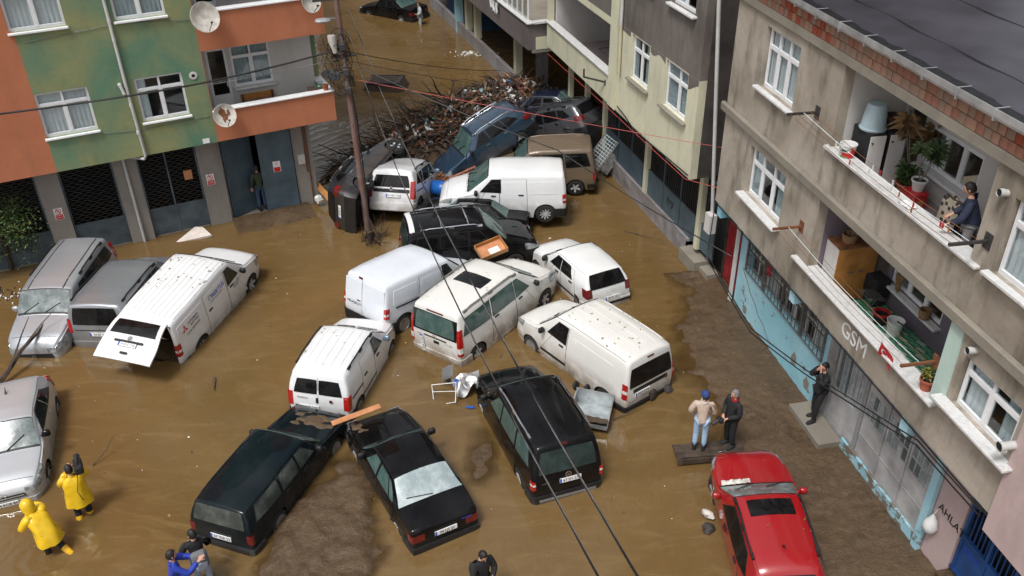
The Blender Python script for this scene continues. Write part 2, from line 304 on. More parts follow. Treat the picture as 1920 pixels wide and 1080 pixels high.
def mud_mat():
    m, ns, ls, bs = nt('mud'); n1 = noise(ns, ls, .8, 6, .65, dist=.7); n2 = noise(ns, ls, 7, 7, .7, dist=.5); n3 = noise(ns, ls, 26, 4, .7)
    c = mixc(ns, ls, ramp(ns, ls, n1, .3, .7), (.050, .030, .015), (.100, .062, .031)); c = mixc(ns, ls, ramp(ns, ls, n2, .42, .75), c, (.125, .080, .042)); c = mixc(ns, ls, ramp(ns, ls, n3, .62, .75), c, (.030, .020, .013))
    ls.new(c, bs.inputs['Base Color']); r = ns.new('ShaderNodeMapRange'); r.inputs[3].default_value = .22; r.inputs[4].default_value = .7; ls.new(n1, r.inputs[0]); ls.new(r.outputs[0], bs.inputs['Roughness'])
    a = ns.new('ShaderNodeMath'); a.operation = 'MULTIPLY_ADD'; ls.new(n3, a.inputs[0]); a.inputs[1].default_value = .4; ls.new(n2, a.inputs[2]); bump(ns, ls, bs, a.outputs[0], .9, .05)
mud_mat()

# ------------------------------------------------------------------ car surface (x from the nose backwards, local X = L/2 - x)
def smooth_curve(pts, L, s):
    xs = np.linspace(-.5, L + .5, 600); p = sorted(pts)
    ys = np.interp(xs, [a for a, b in p], [b for a, b in p])
    k = max(1, int(s / (xs[1] - xs[0])))
    if k > 1:
        ker = np.hanning(k + 2)[1:-1]; ker /= ker.sum()
        pad = np.pad(ys, (k, k), mode='edge'); ys = np.convolve(pad, ker, 'same')[k:-k]
    return lambda x: float(np.interp(x, xs, ys))
class Shape:
    RB, RE, RC = 6, 9, 14
    def __init__(s, d):
        s.d = d; L = s.L = d['L']; s.W = d['W']
        s.top = smooth_curve(d['top'], L, d.get('smooth', .10))
        s.belt = smooth_curve(d['belt'], L, .2)
        s.plan = smooth_curve(d.get('plan', [(0, .84), (.35, .95), (1.1, 1), (L - .9, 1), (L, .955)]), L, .35)
        s.tum = d.get('tum', .16); s.rho = d.get('rho', .10); s.crown = d.get('crown', .05)
        s.wx = (d['fo'], d['fo'] + d['wb']); s.wr = d.get('wr', .31); s.gc = d.get('gc', .2); s.ar = s.wr + d.get('arch', .055)
        s.lr = d.get('leanR', [(0, .06), (.35, 0), (.6, 0), (1., .04), (1.8, .12)])
        s.lf = d.get('leanF', [(0, .10), (.25, .03), (.5, 0), (.75, .06), (1.1, .22)])
        s.xm = L * .5; s.rc = d.get('rc', .10)
    def zbot(s, x):
        z = s.gc
        for w in s.wx:
            t = s.ar ** 2 - (x - w) ** 2
            if t > 0: z = max(z, s.wr + math.sqrt(t) * .98)
        return z
    def section(s, x):
        L = s.L; zt = s.top(x); zs = min(s.belt(x), zt - .035); w = s.W / 2 * s.plan(x)
        de = min(x, L - x)
        if de < s.rc:
            i = (1 - math.sqrt(max(0, 1 - (1 - de / s.rc) ** 2))) * s.rc
            w -= i * .8; zt -= i * .5; zs = min(zs, zt - .03)
        zb = min(s.zbot(x), zs - .05)
        Y = []; Z = []
        lv = [s.gc, .34, .46, .60, .62, .80]
        for k, f in zip(range(6), (.0, .16, .34, .54, .57, .80)):
            z = s.gc + (zs - s.gc) * f; z = max(z, zb + .0005 * k)
            q = (z - s.gc) / max(.1, zs - s.gc)
            bul = .945 + .055 * math.sin(min(1, max(0, q) / .62) * math.pi / 2) if q < .62 else 1 - .022 * ((q - .62) / .38) ** 2
            if k == 4: bul -= .006
            Y.append(w * bul); Z.append(z)
        yb = w * .976; Y.append(yb); Z.append(zs)
        g = zt - zs; rho = min(s.rho, g * .55); cr = min(s.crown, g * .4)
        yre = max(yb - s.tum * max(0, g - .03) - .012, .3 * yb); zre = zt - cr - rho
        if zre < zs + .004: zre = zs + .004
        for t in (.34, .68, 1.):
            bow = .012 * math.sin(t * math.pi)
            Y.append(yb + (yre - yb) * t + bow); Z.append(zs + (zre - zs) * t)
        for a in (35, 68):
            Y.append(yre - rho * .9 * (1 - math.cos(R(a)))); Z.append(zre + rho * math.sin(R(a)))
        y0 = Y[-1]; z0 = Z[-1]
        for t in (.33, .66, 1.):
            Y.append(y0 * (1 - t)); Z.append(z0 + (zt - z0) * (1 - (1 - t) ** 2))
        return np.array(Y), np.array(Z)
    def mapx(s, x, z):
        if x > s.xm:
            l = np.interp(z, [a for a, b in s.lr], [b for a, b in s.lr]); xx = s.xm + (x - s.xm) * (1 - l / (s.L - s.xm))
        else:
            l = np.interp(z, [a for a, b in s.lf], [b for a, b in s.lf]); xx = s.xm - (s.xm - x) * (1 - l / s.xm)
        return s.L / 2 - xx
    def pt(s, x, y, z): return (s.mapx(x, z), y, z)
    def row(s, x, r, sd=1):
        Y, Z = s.section(x); k = np.arange(len(Y)); y = np.interp(r, k, Y); z = np.interp(r, k, Z)
        return s.pt(x, sd * y, z)
    def side(s, x, z, sd=1):
        Y, Z = s.section(x); y = np.interp(z, Z[:10], Y[:10]); return s.pt(x, sd * y, z)
    def roof(s, x, v):       # v -1..1 (+ = left)
        r = s.RC - abs(v) * 4.0
        return s.row(x, r, 1 if v >= 0 else -1)
    def rear(s, y, z):
        Y, Z = s.section(s.L); w = np.interp(z, Z, np.maximum.accumulate(Y[::-1])[::-1] if False else Y)
        return s.pt(s.L, y, z)
    def rearx(s, x, y, z): return s.pt(x, y, z)
    def front(s, y, z): return s.pt(0, y, z)
    def wheel(s, i, sd):
        return (s.L / 2 - s.wx[i], sd * (s.W / 2 - .115 - .0), s.wr)
    def stations(s):
        L = s.L; xs = set(np.round(np.arange(.1, L, .11), 3))
        for w in s.wx:
            for a in range(0, 181, 15): xs.add(round(w + s.ar * math.cos(R(a)), 3))
        for e in (0, .012, .035, .07): xs.add(e); xs.add(round(L - e, 3))
        xs = sorted(xs); out = [xs[0]]
        for x in xs[1:]:
            if x - out[-1] > .008: out.append(x)
        return out
def patch(mb, fn, q, nu=6, nv=5, off=.004, k=.0, mi=0, skirt=.015, cen=(0, 0, .75)):
    """bilinear quad q=[(a,b)*4] (fb, rb, rt, ft) in the surface's own coordinates, laid proud of it"""
    (a0, b0), (a1, b1), (a2, b2), (a3, b3) = q
    P = np.zeros((nv + 1, nu + 1, 3))
    for j in range(nv + 1):
        for i in range(nu + 1):
            u = 2 * i / nu - 1; v = 2 * j / nv - 1
            uu = u * math.sqrt(1 - k * v * v); vv = v * math.sqrt(1 - k * u * u)
            u = (uu + 1) / 2; v = (vv + 1) / 2
            a = (a0 * (1 - u) + a1 * u) * (1 - v) + (a3 * (1 - u) + a2 * u) * v
            b = (b0 * (1 - u) + b1 * u) * (1 - v) + (b3 * (1 - u) + b2 * u) * v
            P[j, i] = fn(a, b)
    du = np.gradient(P, axis=1); dv = np.gradient(P, axis=0); N = np.cross(du, dv)
    N /= np.maximum(1e-9, np.linalg.norm(N, axis=2, keepdims=True))
    c = np.array([P[..., 0].mean() * .55, 0, cen[2]]); d = P.mean((0, 1)) - c
    flip = (N.mean((0, 1)) @ d) < 0
    if flip: N = -N
    F = P + N * off; B = P + N * (off - skirt)
    w = nu + 1; vs = list(F.reshape(-1, 3)); fs = []
    for j in range(nv):
        for i in range(nu):
            f = (j * w + i, j * w + i + 1, (j + 1) * w + i + 1, (j + 1) * w + i); fs.append(f[::-1] if flip else f)
    bd = [(0, i) for i in range(nu)] + [(j, nu) for j in range(nv)] + [(nv, i) for i in range(nu, 0, -1)] + [(j, 0) for j in range(nv, 0, -1)]
    n0 = len(vs); vs += [B[j, i] for j, i in bd]; m = len(bd)
    for t in range(m):
        j, i = bd[t]; j2, i2 = bd[(t + 1) % m]
        f = (j2 * w + i2, j * w + i, n0 + t, n0 + (t + 1) % m); fs.append(f[::-1] if flip else f)
    mb.add(vs, fs, mi); return mb
def text_mesh(name, txt, size, mat, parent, M, ext=.002, sx=1.):
    cu = bpy.data.curves.new(name, 'FONT'); cu.body = txt; cu.size = size; cu.extrude = ext; cu.align_x = 'CENTER'; cu.align_y = 'CENTER'
    t = bpy.data.objects.new(name + '_tmp', cu); COL.objects.link(t)
    dg = bpy.context.evaluated_depsgraph_get(); me = bpy.data.meshes.new_from_object(t.evaluated_get(dg))
    bpy.data.objects.remove(t); bpy.data.curves.remove(cu)
    S = Matrix.Diagonal((sx, 1, 1, 1)); me.transform(M @ S); me.materials.clear(); me.materials.append(mat)
    me.name = name; o = bpy.data.objects.new(name, me); COL.objects.link(o); o.parent = parent; return o
def basis(o, x, y):
    x = Vector(x).normalized(); y = Vector(y); z = x.cross(y).normalized(); y = z.cross(x)
    return Matrix(((x.x, y.x, z.x, o[0]), (x.y, y.y, z.y, o[1]), (x.z, y.z, z.z, o[2]), (0, 0, 0, 1)))
WHEEL = {}
def wheel_mesh(r, style):
    key = (round(r, 3), style)
    if key in WHEEL: return WHEEL[key]
    t = MB(); w = .095
    t.lathe([(r * .60, -w * .9), (r * .86, -w), (r * .97, -w * .8), (r, -w * .5), (r, w * .5), (r * .97, w * .8), (r * .86, w), (r * .60, w * .9)], 28)
    a = MB(); rr = r * .63
    a.lathe([(rr, w * .95), (rr * .93, w * .98), (rr * .88, w * .6), (rr * .86, -w * .2), (0.001, -w * .2)], 24, 1 if style != 'steel' else 0)
    a.lathe([(rr * .26, w * .45), (rr * .22, w * .72), (.001, w * .75)], 14)
    ns = {'five': 5, 'ten': 10, 'steel': 9, 'seven': 7, 'multi': 9}[style]
    for i in range(ns):
        an = 2 * math.pi * i / ns; c, s_ = math.cos(an), math.sin(an); hw = rr * {'five': .17, 'ten': .075, 'steel': .2, 'seven': .11, 'multi': .10}[style]
        def P(rad, t_, z): return (c * rad - s_ * t_, s_ * rad + c * t_, z)
        z1, z2 = w * .68, w * .88
        vs = [P(rr * .2, -hw, z1), P(rr * .9, -hw * 1.15, z2), P(rr * .9, hw * 1.15, z2), P(rr * .2, hw, z1), P(rr * .2, -hw, z1 - .03), P(rr * .9, -hw * 1.15, z2 - .03), P(rr * .9, hw * 1.15, z2 - .03), P(rr * .2, hw, z1 - .03)]
        a.add(vs, [(0, 1, 2, 3), (0, 4, 5, 1), (3, 2, 6, 7), (1, 5, 6, 2)])
    to = t.build('wheel', MATS['tyre'], None, 40); ro = a.build('rim', [MATS['alloy' if style != 'steel' else 'steel_rim'], MATS['dark_trim']], None, 30)
    WHEEL[key] = (to.data, ro.data); bpy.data.objects.remove(to); bpy.data.objects.remove(ro)
    return WHEEL[key]

def build_car(d, name, label, pose, paint, group=None, cat=None):
    S = Shape(d); L, Wd = S.L, S.W; x, y, z, yaw, pit, rol = pose
    root = thing(name, label, cat or d.get('cat', 'car'), (x, y, z), group=group)
    root.matrix_world = Matrix.Translation((x, y, z)) @ Matrix.Rotation(yaw, 4, 'Z') @ Matrix.Rotation(pit, 4, 'Y') @ Matrix.Rotation(rol, 4, 'X')
    PA = MATS[paint]; GL = MATS[d.get('glass', 'car_glass')]; TR = MATS['dark_trim']
    # body
    xs = S.stations(); sec = [S.section(a) for a in xs]; nr = 15; vs = []; fs = []
    for a, (Y, Z) in zip(xs, sec):
        for r in range(nr): vs.append(S.pt(a, Y[r], Z[r]))
        for r in range(nr - 2, -1, -1): vs.append(S.pt(a, -Y[r], Z[r]))
    w = 2 * nr - 1
    for i in range(len(xs) - 1):
        for r in range(w - 1): fs.append((i * w + r, i * w + r + 1, (i + 1) * w + r + 1, (i + 1) * w + r))
    for i, fl in ((0, 1), (len(xs) - 1, 0)):
        if i and d.get('tailopen'): continue
        for r in range(nr - 1):
            f = (i * w + r, i * w + r + 1, i * w + w - 2 - r, i * w + w - 1 - r) if r < nr - 2 else (i * w + r, i * w + r + 1, i * w + w - 1 - r)
            fs.append(f if not fl else f[::-1])
    b = MB(); b.add(vs, fs); body = b.build('body', PA, root, 38)
    u = MB(); zb = S.belt(L / 2) - .12; hw = Wd / 2 - .30
    u.box((L / 2 - .45, -hw, S.gc - .03), (-L / 2 + .30, hw, zb * .8 if not d.get('tailopen') else .5)); u.box((L / 2 - .18, -hw * .9, S.gc + .0), (-L / 2 + .14, hw * .9, S.gc + .1))
    u.build('underbody', TR, root)
    # wheels
    for i in range(2):
        for sd in (1, -1):
            if (i, sd) in d.get('nowheel', ()): continue
            tm, rm = wheel_mesh(S.wr, d.get('rim', 'five'))
            p = S.wheel(i, sd); to = bpy.data.objects.new('wheel', tm); COL.objects.link(to); to.parent = root
            to.matrix_basis = Matrix.Translation(p) @ Matrix.Rotation(d.get('steer', 0) if i == 0 else 0, 4, 'Z') @ Matrix.Rotation(R(-90 * sd), 4, 'X') @ Matrix.Rotation(random.random() * 6, 4, 'Z')
            ro = bpy.data.objects.new('rim', rm); COL.objects.link(ro); ro.parent = to
    def mk(nm, fn, quads, mat, nu=6, nv=5, off=.004, k=0., parent=root, skirt=.015, label=None):
        m = MB()
        for q in quads: patch(m, fn, q, nu, nv, off, k, 0, skirt)
        o = m.build(nm, mat, parent, 40)
        if label: o['label'] = label
        return o
    # windscreen
    ws = d['ws']                          # x cowl, v cowl, x header, v header
    if not d.get('nows'):
        mk('windscreen_seal', S.roof, [[(ws[0] - .05, ws[1] + .03), (ws[0] - .05, -ws[1] - .03), (ws[2] + .035, -ws[3] - .03), (ws[2] + .035, ws[3] + .03)]], TR, 10, 8, .004, .02)
        o = mk('windscreen', S.roof, [[(ws[0], ws[1]), (ws[0], -ws[1]), (ws[2], -ws[3]), (ws[2], ws[3])]], MATS[d.get('wsglass', d.get('glass', 'car_glass'))], 12, 10, .009, .03)
        if d.get('wiper', 1):
            for v0 in (.08, -.55):
                a = S.roof(ws[0] - .03, v0); c = S.roof(ws[0] + (ws[2] - ws[0]) * .38, v0 + .42)
                m = MB(); m.tube([(a[0], a[1], a[2] + .03), (c[0], c[1], c[2] + .03)], .011, 5); m.build('wiper', TR, root)
    # side glass and doors
    for sd in (1, -1):
        f = lambda a, b_, sd=sd: S.side(a, b_, sd)
        for (x0, x1, z0, z1, *tp) in d.get('doors', ()):
            if tp and tp[0] not in (0, sd): continue
            zt_ = lambda a: min(z1, S.section(a)[1][9] - .012)
            q = [(x0, z0), (x1, z0), (x1, zt_(x1)), (x0 + (d.get('doorslant', 0) if len(tp) < 2 else tp[1]), zt_(x0))]
            g = .014
            mk('door_gap', f, [[(x0 - g, z0 - g), (x1 + g, z0 - g), (x1 + g, q[2][1] + g * .3), (q[3][0] - g, q[3][1] + g * .3)]], TR, 8, 14, .0016, 0, skirt=.004)
            do = mk('door', f, [q], PA, 8, 14, .005, 0, skirt=.008)
            if len(tp) < 3:
                hz = S.belt((x0 + x1) / 2) - .10; hx = x1 - .20
                mk('handle', f, [[(hx - .09, hz - .02), (hx + .09, hz - .02), (hx + .09, hz + .02), (hx - .09, hz + .02)]], MATS[d.get('handle', 'dark_trim')], 3, 2, .03, .1, parent=do, skirt=.03)
        for wq in d.get('win', ()):
            q = [(wq[0], wq[1]), (wq[2], wq[3]), (wq[4], wq[5]), (wq[6], wq[7])]
            if len(wq) > 8 and wq[8] not in (0, sd): continue
            cx = sum(a for a, _ in q) / 4; cz = sum(b_ for _, b_ in q) / 4
            qs = [(a + (.025 if a > cx else -.025), b_ + (.02 if b_ > cz else -.02)) for a, b_ in q]
            if d.get('winseal', 1): mk('window_seal', f, [qs], TR, 8, 6, .008, .02)
            mk('side_window', f, [q], GL, 8, 6, .012, .02)
        for wq in d.get('trim', ()):      # dark rubbing strips / panels on the side: x0,z0,x1,z1,mat
            if len(wq) > 5 and wq[5] != sd: continue
            mk('side_trim', f, [[(wq[0], wq[1]), (wq[2], wq[1]), (wq[2], wq[3]), (wq[0], wq[3])]], MATS[wq[4]], 10, 2, .012, .0)
        for wq in d.get('press', ()):     # pressed panel outlines on van sides
            x0, z0, x1, z1 = wq[:4]; t = .012
            mk('panel_pressing', f, [[(x0, z0), (x1, z0), (x1, z1), (x0, z1)]], PA, 12, 8, .010, .06, skirt=.02)
        # head lights
        hl = d.get('hl')
        if hl:   # (y in, y out frac, z0, z1, x back)
            m = MB()
            y0, z0, z1, xb = hl
            def hf(a, b_, sd=sd):
                if a < 0:    # front face part, a from -(w) to 0
                    return S.pt(.004, sd * (S.section(.06)[0][5] + a), min(b_, S.section(.05)[1][9]))
                return S.side(.03 + a, min(b_, S.section(.03 + a)[1][9]), sd)
            wf = S.section(.06)[0][5] - y0
            patch(m, hf, [(-wf, z0 + .02), (xb, z0 + .05), (xb, z1 + .04), (-wf, z1)], 12, 4, .014, .1)
            m.build('headlight', MATS[d.get('hlmat', 'headlight')], root, 40)
        # tail lights
        tl = d.get('tl')
        if tl:   # y inner, z0, z1, side length
            y0, z0, z1, xl = tl[:4]; m = MB()
            def tf(a, b_, sd=sd):
                if a < 0: return S.pt(L - .012, sd * (S.section(L - .05)[0][5] + a), b_)
                return S.side(L - .03 - a, b_, sd)
            wf = S.section(L - .05)[0][5] - y0
            patch(m, tf, [(-wf, z0), (xl, z0), (xl * (tl[4] if len(tl) > 4 else 1), z1), (-wf * (tl[5] if len(tl) > 5 else 1), z1)], 10, 6, .016, .03)
            o = m.build('tail_light', MATS[d.get('tlmat', 'tail_red')], root, 40)
            if len(tl) > 6:
                m = MB(); zz = z0 + (z1 - z0) * tl[6]; h = (z1 - z0) * .2
                patch(m, tf, [(-wf * .9, zz), (xl * .8, zz), (xl * .8, zz + h), (-wf * .9, zz + h)], 8, 2, .021, 0); m.build('reversing_lamp', MATS['lamp_white'], o, 40)
        if d.get('mirror', 1):
            mx, mz = d.get('mir', (ws[0] + .28, S.belt(ws[0] + .3) + .07)); p = S.side(mx, mz, sd); m = MB()
            m.bevbox((p[0] - .07, p[1] + sd * .03, p[2] - .06), (p[0] + .05, p[1] + sd * .21, p[2] + .11), .035); m.bar((p[0], p[1] - sd * .02, p[2] - .02), (p[0], p[1] + sd * .06, p[2]), .06, .04)
            m.build('mirror', MATS[d.get('mirmat', 'dark_trim')], root, 50)
        if d.get('rails'):
            r0, r1, kind = d['rails'][:3]; m = MB(); pts = []
            for t in np.linspace(0, 1, 9):
                p = S.roof(r0 + (r1 - r0) * t, sd * .93); hgt = .05 * min(1, 8 * min(t, 1 - t)) + .012
                pts.append((p[0], p[1], p[2] + hgt))
            m.tube(pts, .022, 6)
            for t in (0.03, .5, .97):
                p = S.roof(r0 + (r1 - r0) * t, sd * .93); m.cbox((p[0], p[1], p[2] + .025), (.16, .05, .06))
            m.build('roof_rail', MATS[kind], root, 50)
    # roof ribs
    for i in range(d.get('ribs', 0)):
        n = d['ribs']; v = -.78 + 1.56 * i / (n - 1); a, c = d.get('ribx', (ws[2] + .15, L - .25)); hw = d.get('ribw', .035)
        mk('roof_rib', S.roof, [[(a, v + hw), (a, v - hw), (c, v - hw), (c, v + hw)]], PA, 2, 14, .010, .0, skirt=.014)
    for v in d.get('gutter', ()):
        for sd in (1, -1):
            mk('roof_gutter', S.roof, [[(ws[2] + .05, sd * v + .02), (ws[2] + .05, sd * v - .02), (L - .12, sd * v - .02), (L - .12, sd * v + .02)]], TR, 2, 14, .003, 0)
    if d.get('sunroof'):
        a = d['sunroof']; mk('sunroof', S.roof, [[(a[0], a[2]), (a[0], -a[2]), (a[1], -a[2]), (a[1], a[2])]], MATS['black_glass'], 8, 5, .010, .03)
    if d.get('antenna'):
        p = S.roof(d['antenna'], 0); m = MB(); m.tube([(p[0] + .03, 0, p[2] - .01), (p[0], 0, p[2] + .05), (p[0] - .10, 0, p[2] + .12)], [.03, .02, .006], 6); m.build('antenna', TR, root, 50)
    # hood gap line, bonnet
    if d.get('hood'):
        h0, h1 = d['hood']
        mk('bonnet_gap', S.roof, [[(h0 - .01, .90), (h0 - .01, -.90), (h1 + .01, -.97), (h1 + .01, .97)]], TR, 10, 10, .001, .03, skirt=.004)
        mk('bonnet', S.roof, [[(h0, .885), (h0, -.885), (h1, -.955), (h1, .955)]], PA, 10, 10, .005, .03, skirt=.008)
    # rear
    rf = lambda a, b_: S.rear(a, b_)
    rx = S.section(L - .03)[0]
    for q in d.get('reartrim', ()):       # y0,z0,y1,z1,mat,name,off
        mk(q[5] if len(q) > 5 else 'rear_trim', rf, [[(q[0], q[1]), (q[2], q[1]), (q[2], q[3]), (q[0], q[3])]], MATS[q[4]] if q[4] != 'PAINT' else PA, 6, 3, q[6] if len(q) > 6 else .012, .02)
    for q in d.get('rw', ()):             # rear windows: y half bottom.. [(yl,zb,yr,zb,yr2,zt,yl2,zt)]
        qq = [(q[0], q[1]), (q[2], q[1]), (q[4], q[5]), (q[6], q[5])]
        if d.get('topwin'): continue
        mk('rear_window', rf, [qq], MATS[d.get('rwglass', d.get('glass', 'car_glass'))], 8, 6, .012, .06)
    if d.get('backlight'):                # sedan: rear screen lies on the top surface
        bl = d['backlight']; mk('rear_window_seal', S.roof, [[(bl[0] - .03, bl[1] + .03), (bl[0] - .03, -bl[1] - .03), (bl[2] + .03, -bl[3] - .03), (bl[2] + .03, bl[3] + .03)]], TR, 10, 8, .004, .02)
        mk('rear_window', S.roof, [[(bl[0], bl[1]), (bl[0], -bl[1]), (bl[2], -bl[3]), (bl[2], bl[3])]], MATS[d.get('rwglass', d.get('glass', 'car_glass'))], 10, 8, .009, .02)
    # bumpers wrap round the corners
    for end in ('rear', 'front'):
        bp_ = d.get('bump_' + end)
        if not bp_: continue
        z0, z1, back, mt, off = bp_; m = MB(); e = L if end == 'rear' else 0; sg = -1 if end == 'rear' else 1
        yw = S.section(e + sg * .03)[0][3]
        def bf(a, b_):
            if a < -yw: return S.side(e + sg * (.02 + (-a - yw)), b_, -1)
            if a > yw: return S.side(e + sg * (.02 + (a - yw)), b_, 1)
            return S.pt(e, a, b_)
        patch(m, bf, [(-yw - back, z0), (yw + back, z0), (yw + back, z1), (-yw - back, z1)], 26, 4, off, 0, 0, off + .03)
        m.build(end + '_bumper', MATS[mt] if mt != 'PAINT' else PA, root, 40)
    pl = d.get('plate')
    if pl:  # text, z, y, front?
        for (txt, pz, py, fr) in pl:
            p = S.front(py, pz) if fr else S.rear(py, pz); p2 = S.front(py, pz + .1) if fr else S.rear(py, pz + .1)
            upv = Vector((p2[0] - p[0], 0, .1)); xv = (0, 1, 0) if fr else (0, -1, 0)
            off = .035; nx = 1 if fr else -1
            M = basis((p[0] + nx * off, p[1], p[2]), xv, upv); m = MB()
            m.box((-.26, -.055, -.02), (.26, .055, 0), 0, M); m.box((-.26, -.055, 0), (-.215, .055, .0015), 1, M)
            po = m.build('number_plate', [MATS['plate_white'], MATS['plate_blue']], root)
            text_mesh('plate_text', txt, .105, MATS['ink'], po, M @ Matrix.Translation((.025, 0, .003)), .001, .92)
    return root, S

# ------------------------------------------------------------------ vehicle forms
def van_spec(L, W, H, fo, wb, cowl, header, zc, belt, **kw):
    d = dict(L=L, W=W, fo=fo, wb=wb, cat='van', wr=.32, plan=[(0, .76), (.12, .86), (.35, .94), (.9, .99), (1.3, 1), (L - .9, 1), (L, .96)],
             top=[(0, zc - .30), (.05, zc - .19), (.25, zc - .08), (cowl, zc + .08), (header, H - .05), (header + .5, H), (L - .5, H - .01), (L, H - .05)],
             belt=[(0, zc - .36), (.3, zc - .20), (cowl, zc - .05), (header, belt), (L, belt + .02)], tum=.10, rho=.13, crown=.045,
             ws=(cowl + .06, .88, header - .02, .86), leanR=[(0, .08), (.4, 0), (.75, .0), (1.1, .02), (H, .13)], hood=(.22, cowl - .03),
             leanF=[(0, .12), (.3, .02), (.5, 0), (.75, .05), (1.1, .14)])
    d.update(kw); return d
def car_spec(L, W, H, fo, wb, cowl, header, zc, belt, tail, **kw):
    d = dict(L=L, W=W, fo=fo, wb=wb, cat='car', wr=.30, plan=[(0, .78), (.12, .87), (.35, .95), (.9, .99), (1.2, 1), (L - .9, 1), (L, .94)], hood=(.18, cowl - .03),
             top=[(0, zc - .30), (.08, zc - .20), (.3, zc - .10), (cowl, zc), (header, H - .04), (header + .55, H)] + tail,
             belt=[(0, zc - .28), (cowl, zc - .08), (header, belt), (L - .6, belt + .03), (L, belt - .0)], tum=.30, rho=.10, crown=.045,
             ws=(cowl + .05, .90, header - .02, .86))
    d.update(kw); return d
def hatch_tail(L, H): return [(L - .5, H - .03), (L, H - .07)]
SP = {}
SP['dokker'] = van_spec(4.36, 1.75, 1.80, .82, 2.81, 1.0, 1.60, 1.16, 1.13, cat='car', wsglass='mist_glass', rim='ten', wr=.31,
    win=[(1.62, 1.16, 2.36, 1.14, 2.36, 1.58, 2.02, 1.58), (2.44, 1.14, 3.38, 1.15, 3.38, 1.58, 2.44, 1.59), (3.46, 1.15, 4.10, 1.2, 4.02, 1.54, 3.46, 1.58)],
    doors=[(1.22, 2.40, .34, 1.64, 0, .55), (2.43, 3.42, .34, 1.64, 0, 0)], rails=(2.35, 4.0, 'dark_trim'), hl=(.42, .66, .90, .45), plate=[('34 DK 61', .42, 0, 1)],
    tl=(.70, .95, 1.5, .10), bump_rear=(.22, .55, .3, 'PAINT', .03), bump_front=(.22, .46, .35, 'PAINT', .025), gutter=(.55,), mirmat='silver_a')
SP['berlingo'] = van_spec(4.38, 1.81, 1.80, .87, 2.73, .95, 1.75, 1.08, 1.15, cat='car', rim='ten',
    win=[(1.62, 1.16, 2.30, 1.15, 2.30, 1.60, 1.98, 1.60), (2.38, 1.15, 3.26, 1.16, 3.26, 1.60, 2.38, 1.61), (3.34, 1.16, 4.10, 1.22, 4.00, 1.56, 3.34, 1.60)],
    doors=[(1.2, 2.34, .34, 1.65, 0, .55), (2.37, 3.30, .34, 1.65, 0, 0)], rails=(1.95, 4.1, 'dark_trim'), hl=(.45, .62, .86, .45),
    rw=[(.72, 1.12, -.72, 1.12, -.62, 1.64, .62, 1.64)], rwglass='black_glass', tl=(.76, .86, 1.28, .14), bump_rear=(.24, .58, .4, 'PAINT', .035), plate=[('34 BT 45', .83, -.0, 0)],
    reartrim=[(.70, .93, -.70, .955, 'dark_trim', 'tailgate_crease', .004)])
SP['transporter'] = van_spec(4.89, 1.90, 1.96, .89, 3.0, .98, 1.78, 1.18, 1.22, rim='five', wr=.335, hood=(.2, .95), tailopen=True, handle='dark_trim',
    win=[(1.46, 1.24, 2.10, 1.20, 2.10, 1.70, 1.86, 1.70)], doors=[(1.18, 2.15, .40, 1.74, 0, .45), (2.20, 3.36, .36, 1.72, -1, 0)],
    press=[(2.30, 1.15, 3.28, 1.64), (3.48, 1.15, 4.72, 1.64)], ribs=11, ribw=.02, tl=(.80, .78, 1.18, .12, 1, 1, .35), bump_rear=(.30, .52, .35, 'dark_trim', .05), hl=(.55, .66, .9, .4),
    leanR=[(0, .02), (.4, 0), (.75, 0), (1.1, .0), (2, .06)], tum=.07)
SP['corsa'] = car_spec(4.0, 1.74, 1.46, .78, 2.51, 1.02, 1.72, .98, .98, hatch_tail(4.0, 1.46), wsglass='mist_glass', wr=.31, rim='five',
    win=[(1.50, 1.02, 2.62, 1.01, 2.55, 1.33, 2.0, 1.34), (2.70, 1.01, 3.45, 1.06, 3.10, 1.31, 2.64, 1.33)], doors=[(1.25, 2.68, .28, 1.40, 0, .6)], handle='silver_a',
    hl=(.46, .55, .80, .55), leanR=[(0, .04), (.4, 0), (.7, .02), (.95, .1), (1.5, .62)], rw=[(.6, 1.0, -.6, 1.0, -.5, 1.3, .5, 1.3)], tl=(.62, .75, 1.10, .2),
    bump_front=(.16, .42, .5, 'PAINT', .02), plate=[('34 KOE 84', .38, 0, 1)], gutter=(.86,), antenna=3.2, mirmat='black_paint', rc=0.15)
SP['fiorino'] = van_spec(3.86, 1.72, 1.70, .72, 2.51, .88, 1.62, 1.08, 1.10, rim='steel', wr=.30, tum=.13, rho=.16, win=[(1.36, 1.13, 1.98, 1.10, 1.98, 1.50, 1.76, 1.50)],
    doors=[(1.05, 2.02, .34, 1.54, 0, .5), (2.06, 2.92, .34, 1.50, 0, 0)], rails=(1.75, 3.5, 'dark_trim'), rw=[(.66, 1.04, .02, 1.04, .02, 1.42, .56, 1.42), (-.02, 1.04, -.66, 1.04, -.56, 1.42, -.02, 1.42)], rwglass='black_glass',
    tl=(.68, .66, 1.06, .13), bump_rear=(.24, .52, .3, 'dark_trim', .04), trim=[(2.0, .52, 2.95, .56, 'dark_trim'), (2.95, .86, 3.62, .90, 'dark_trim')], ribs=7, ribw=.025, hl=(.42, .72, .98, .35), leanR=[(0, .06), (.4, 0), (.75, .0), (1.1, .06), (1.7, .24)],
    reartrim=[(.005, .56, -.005, 1.46, 'dark_trim', 'door_gap', .003), (.06, .80, .0, .94, 'dark_trim', 'handle', .02)], plate=[('34 FR 210', .66, .25, 0)], mirmat='mirror_blue')
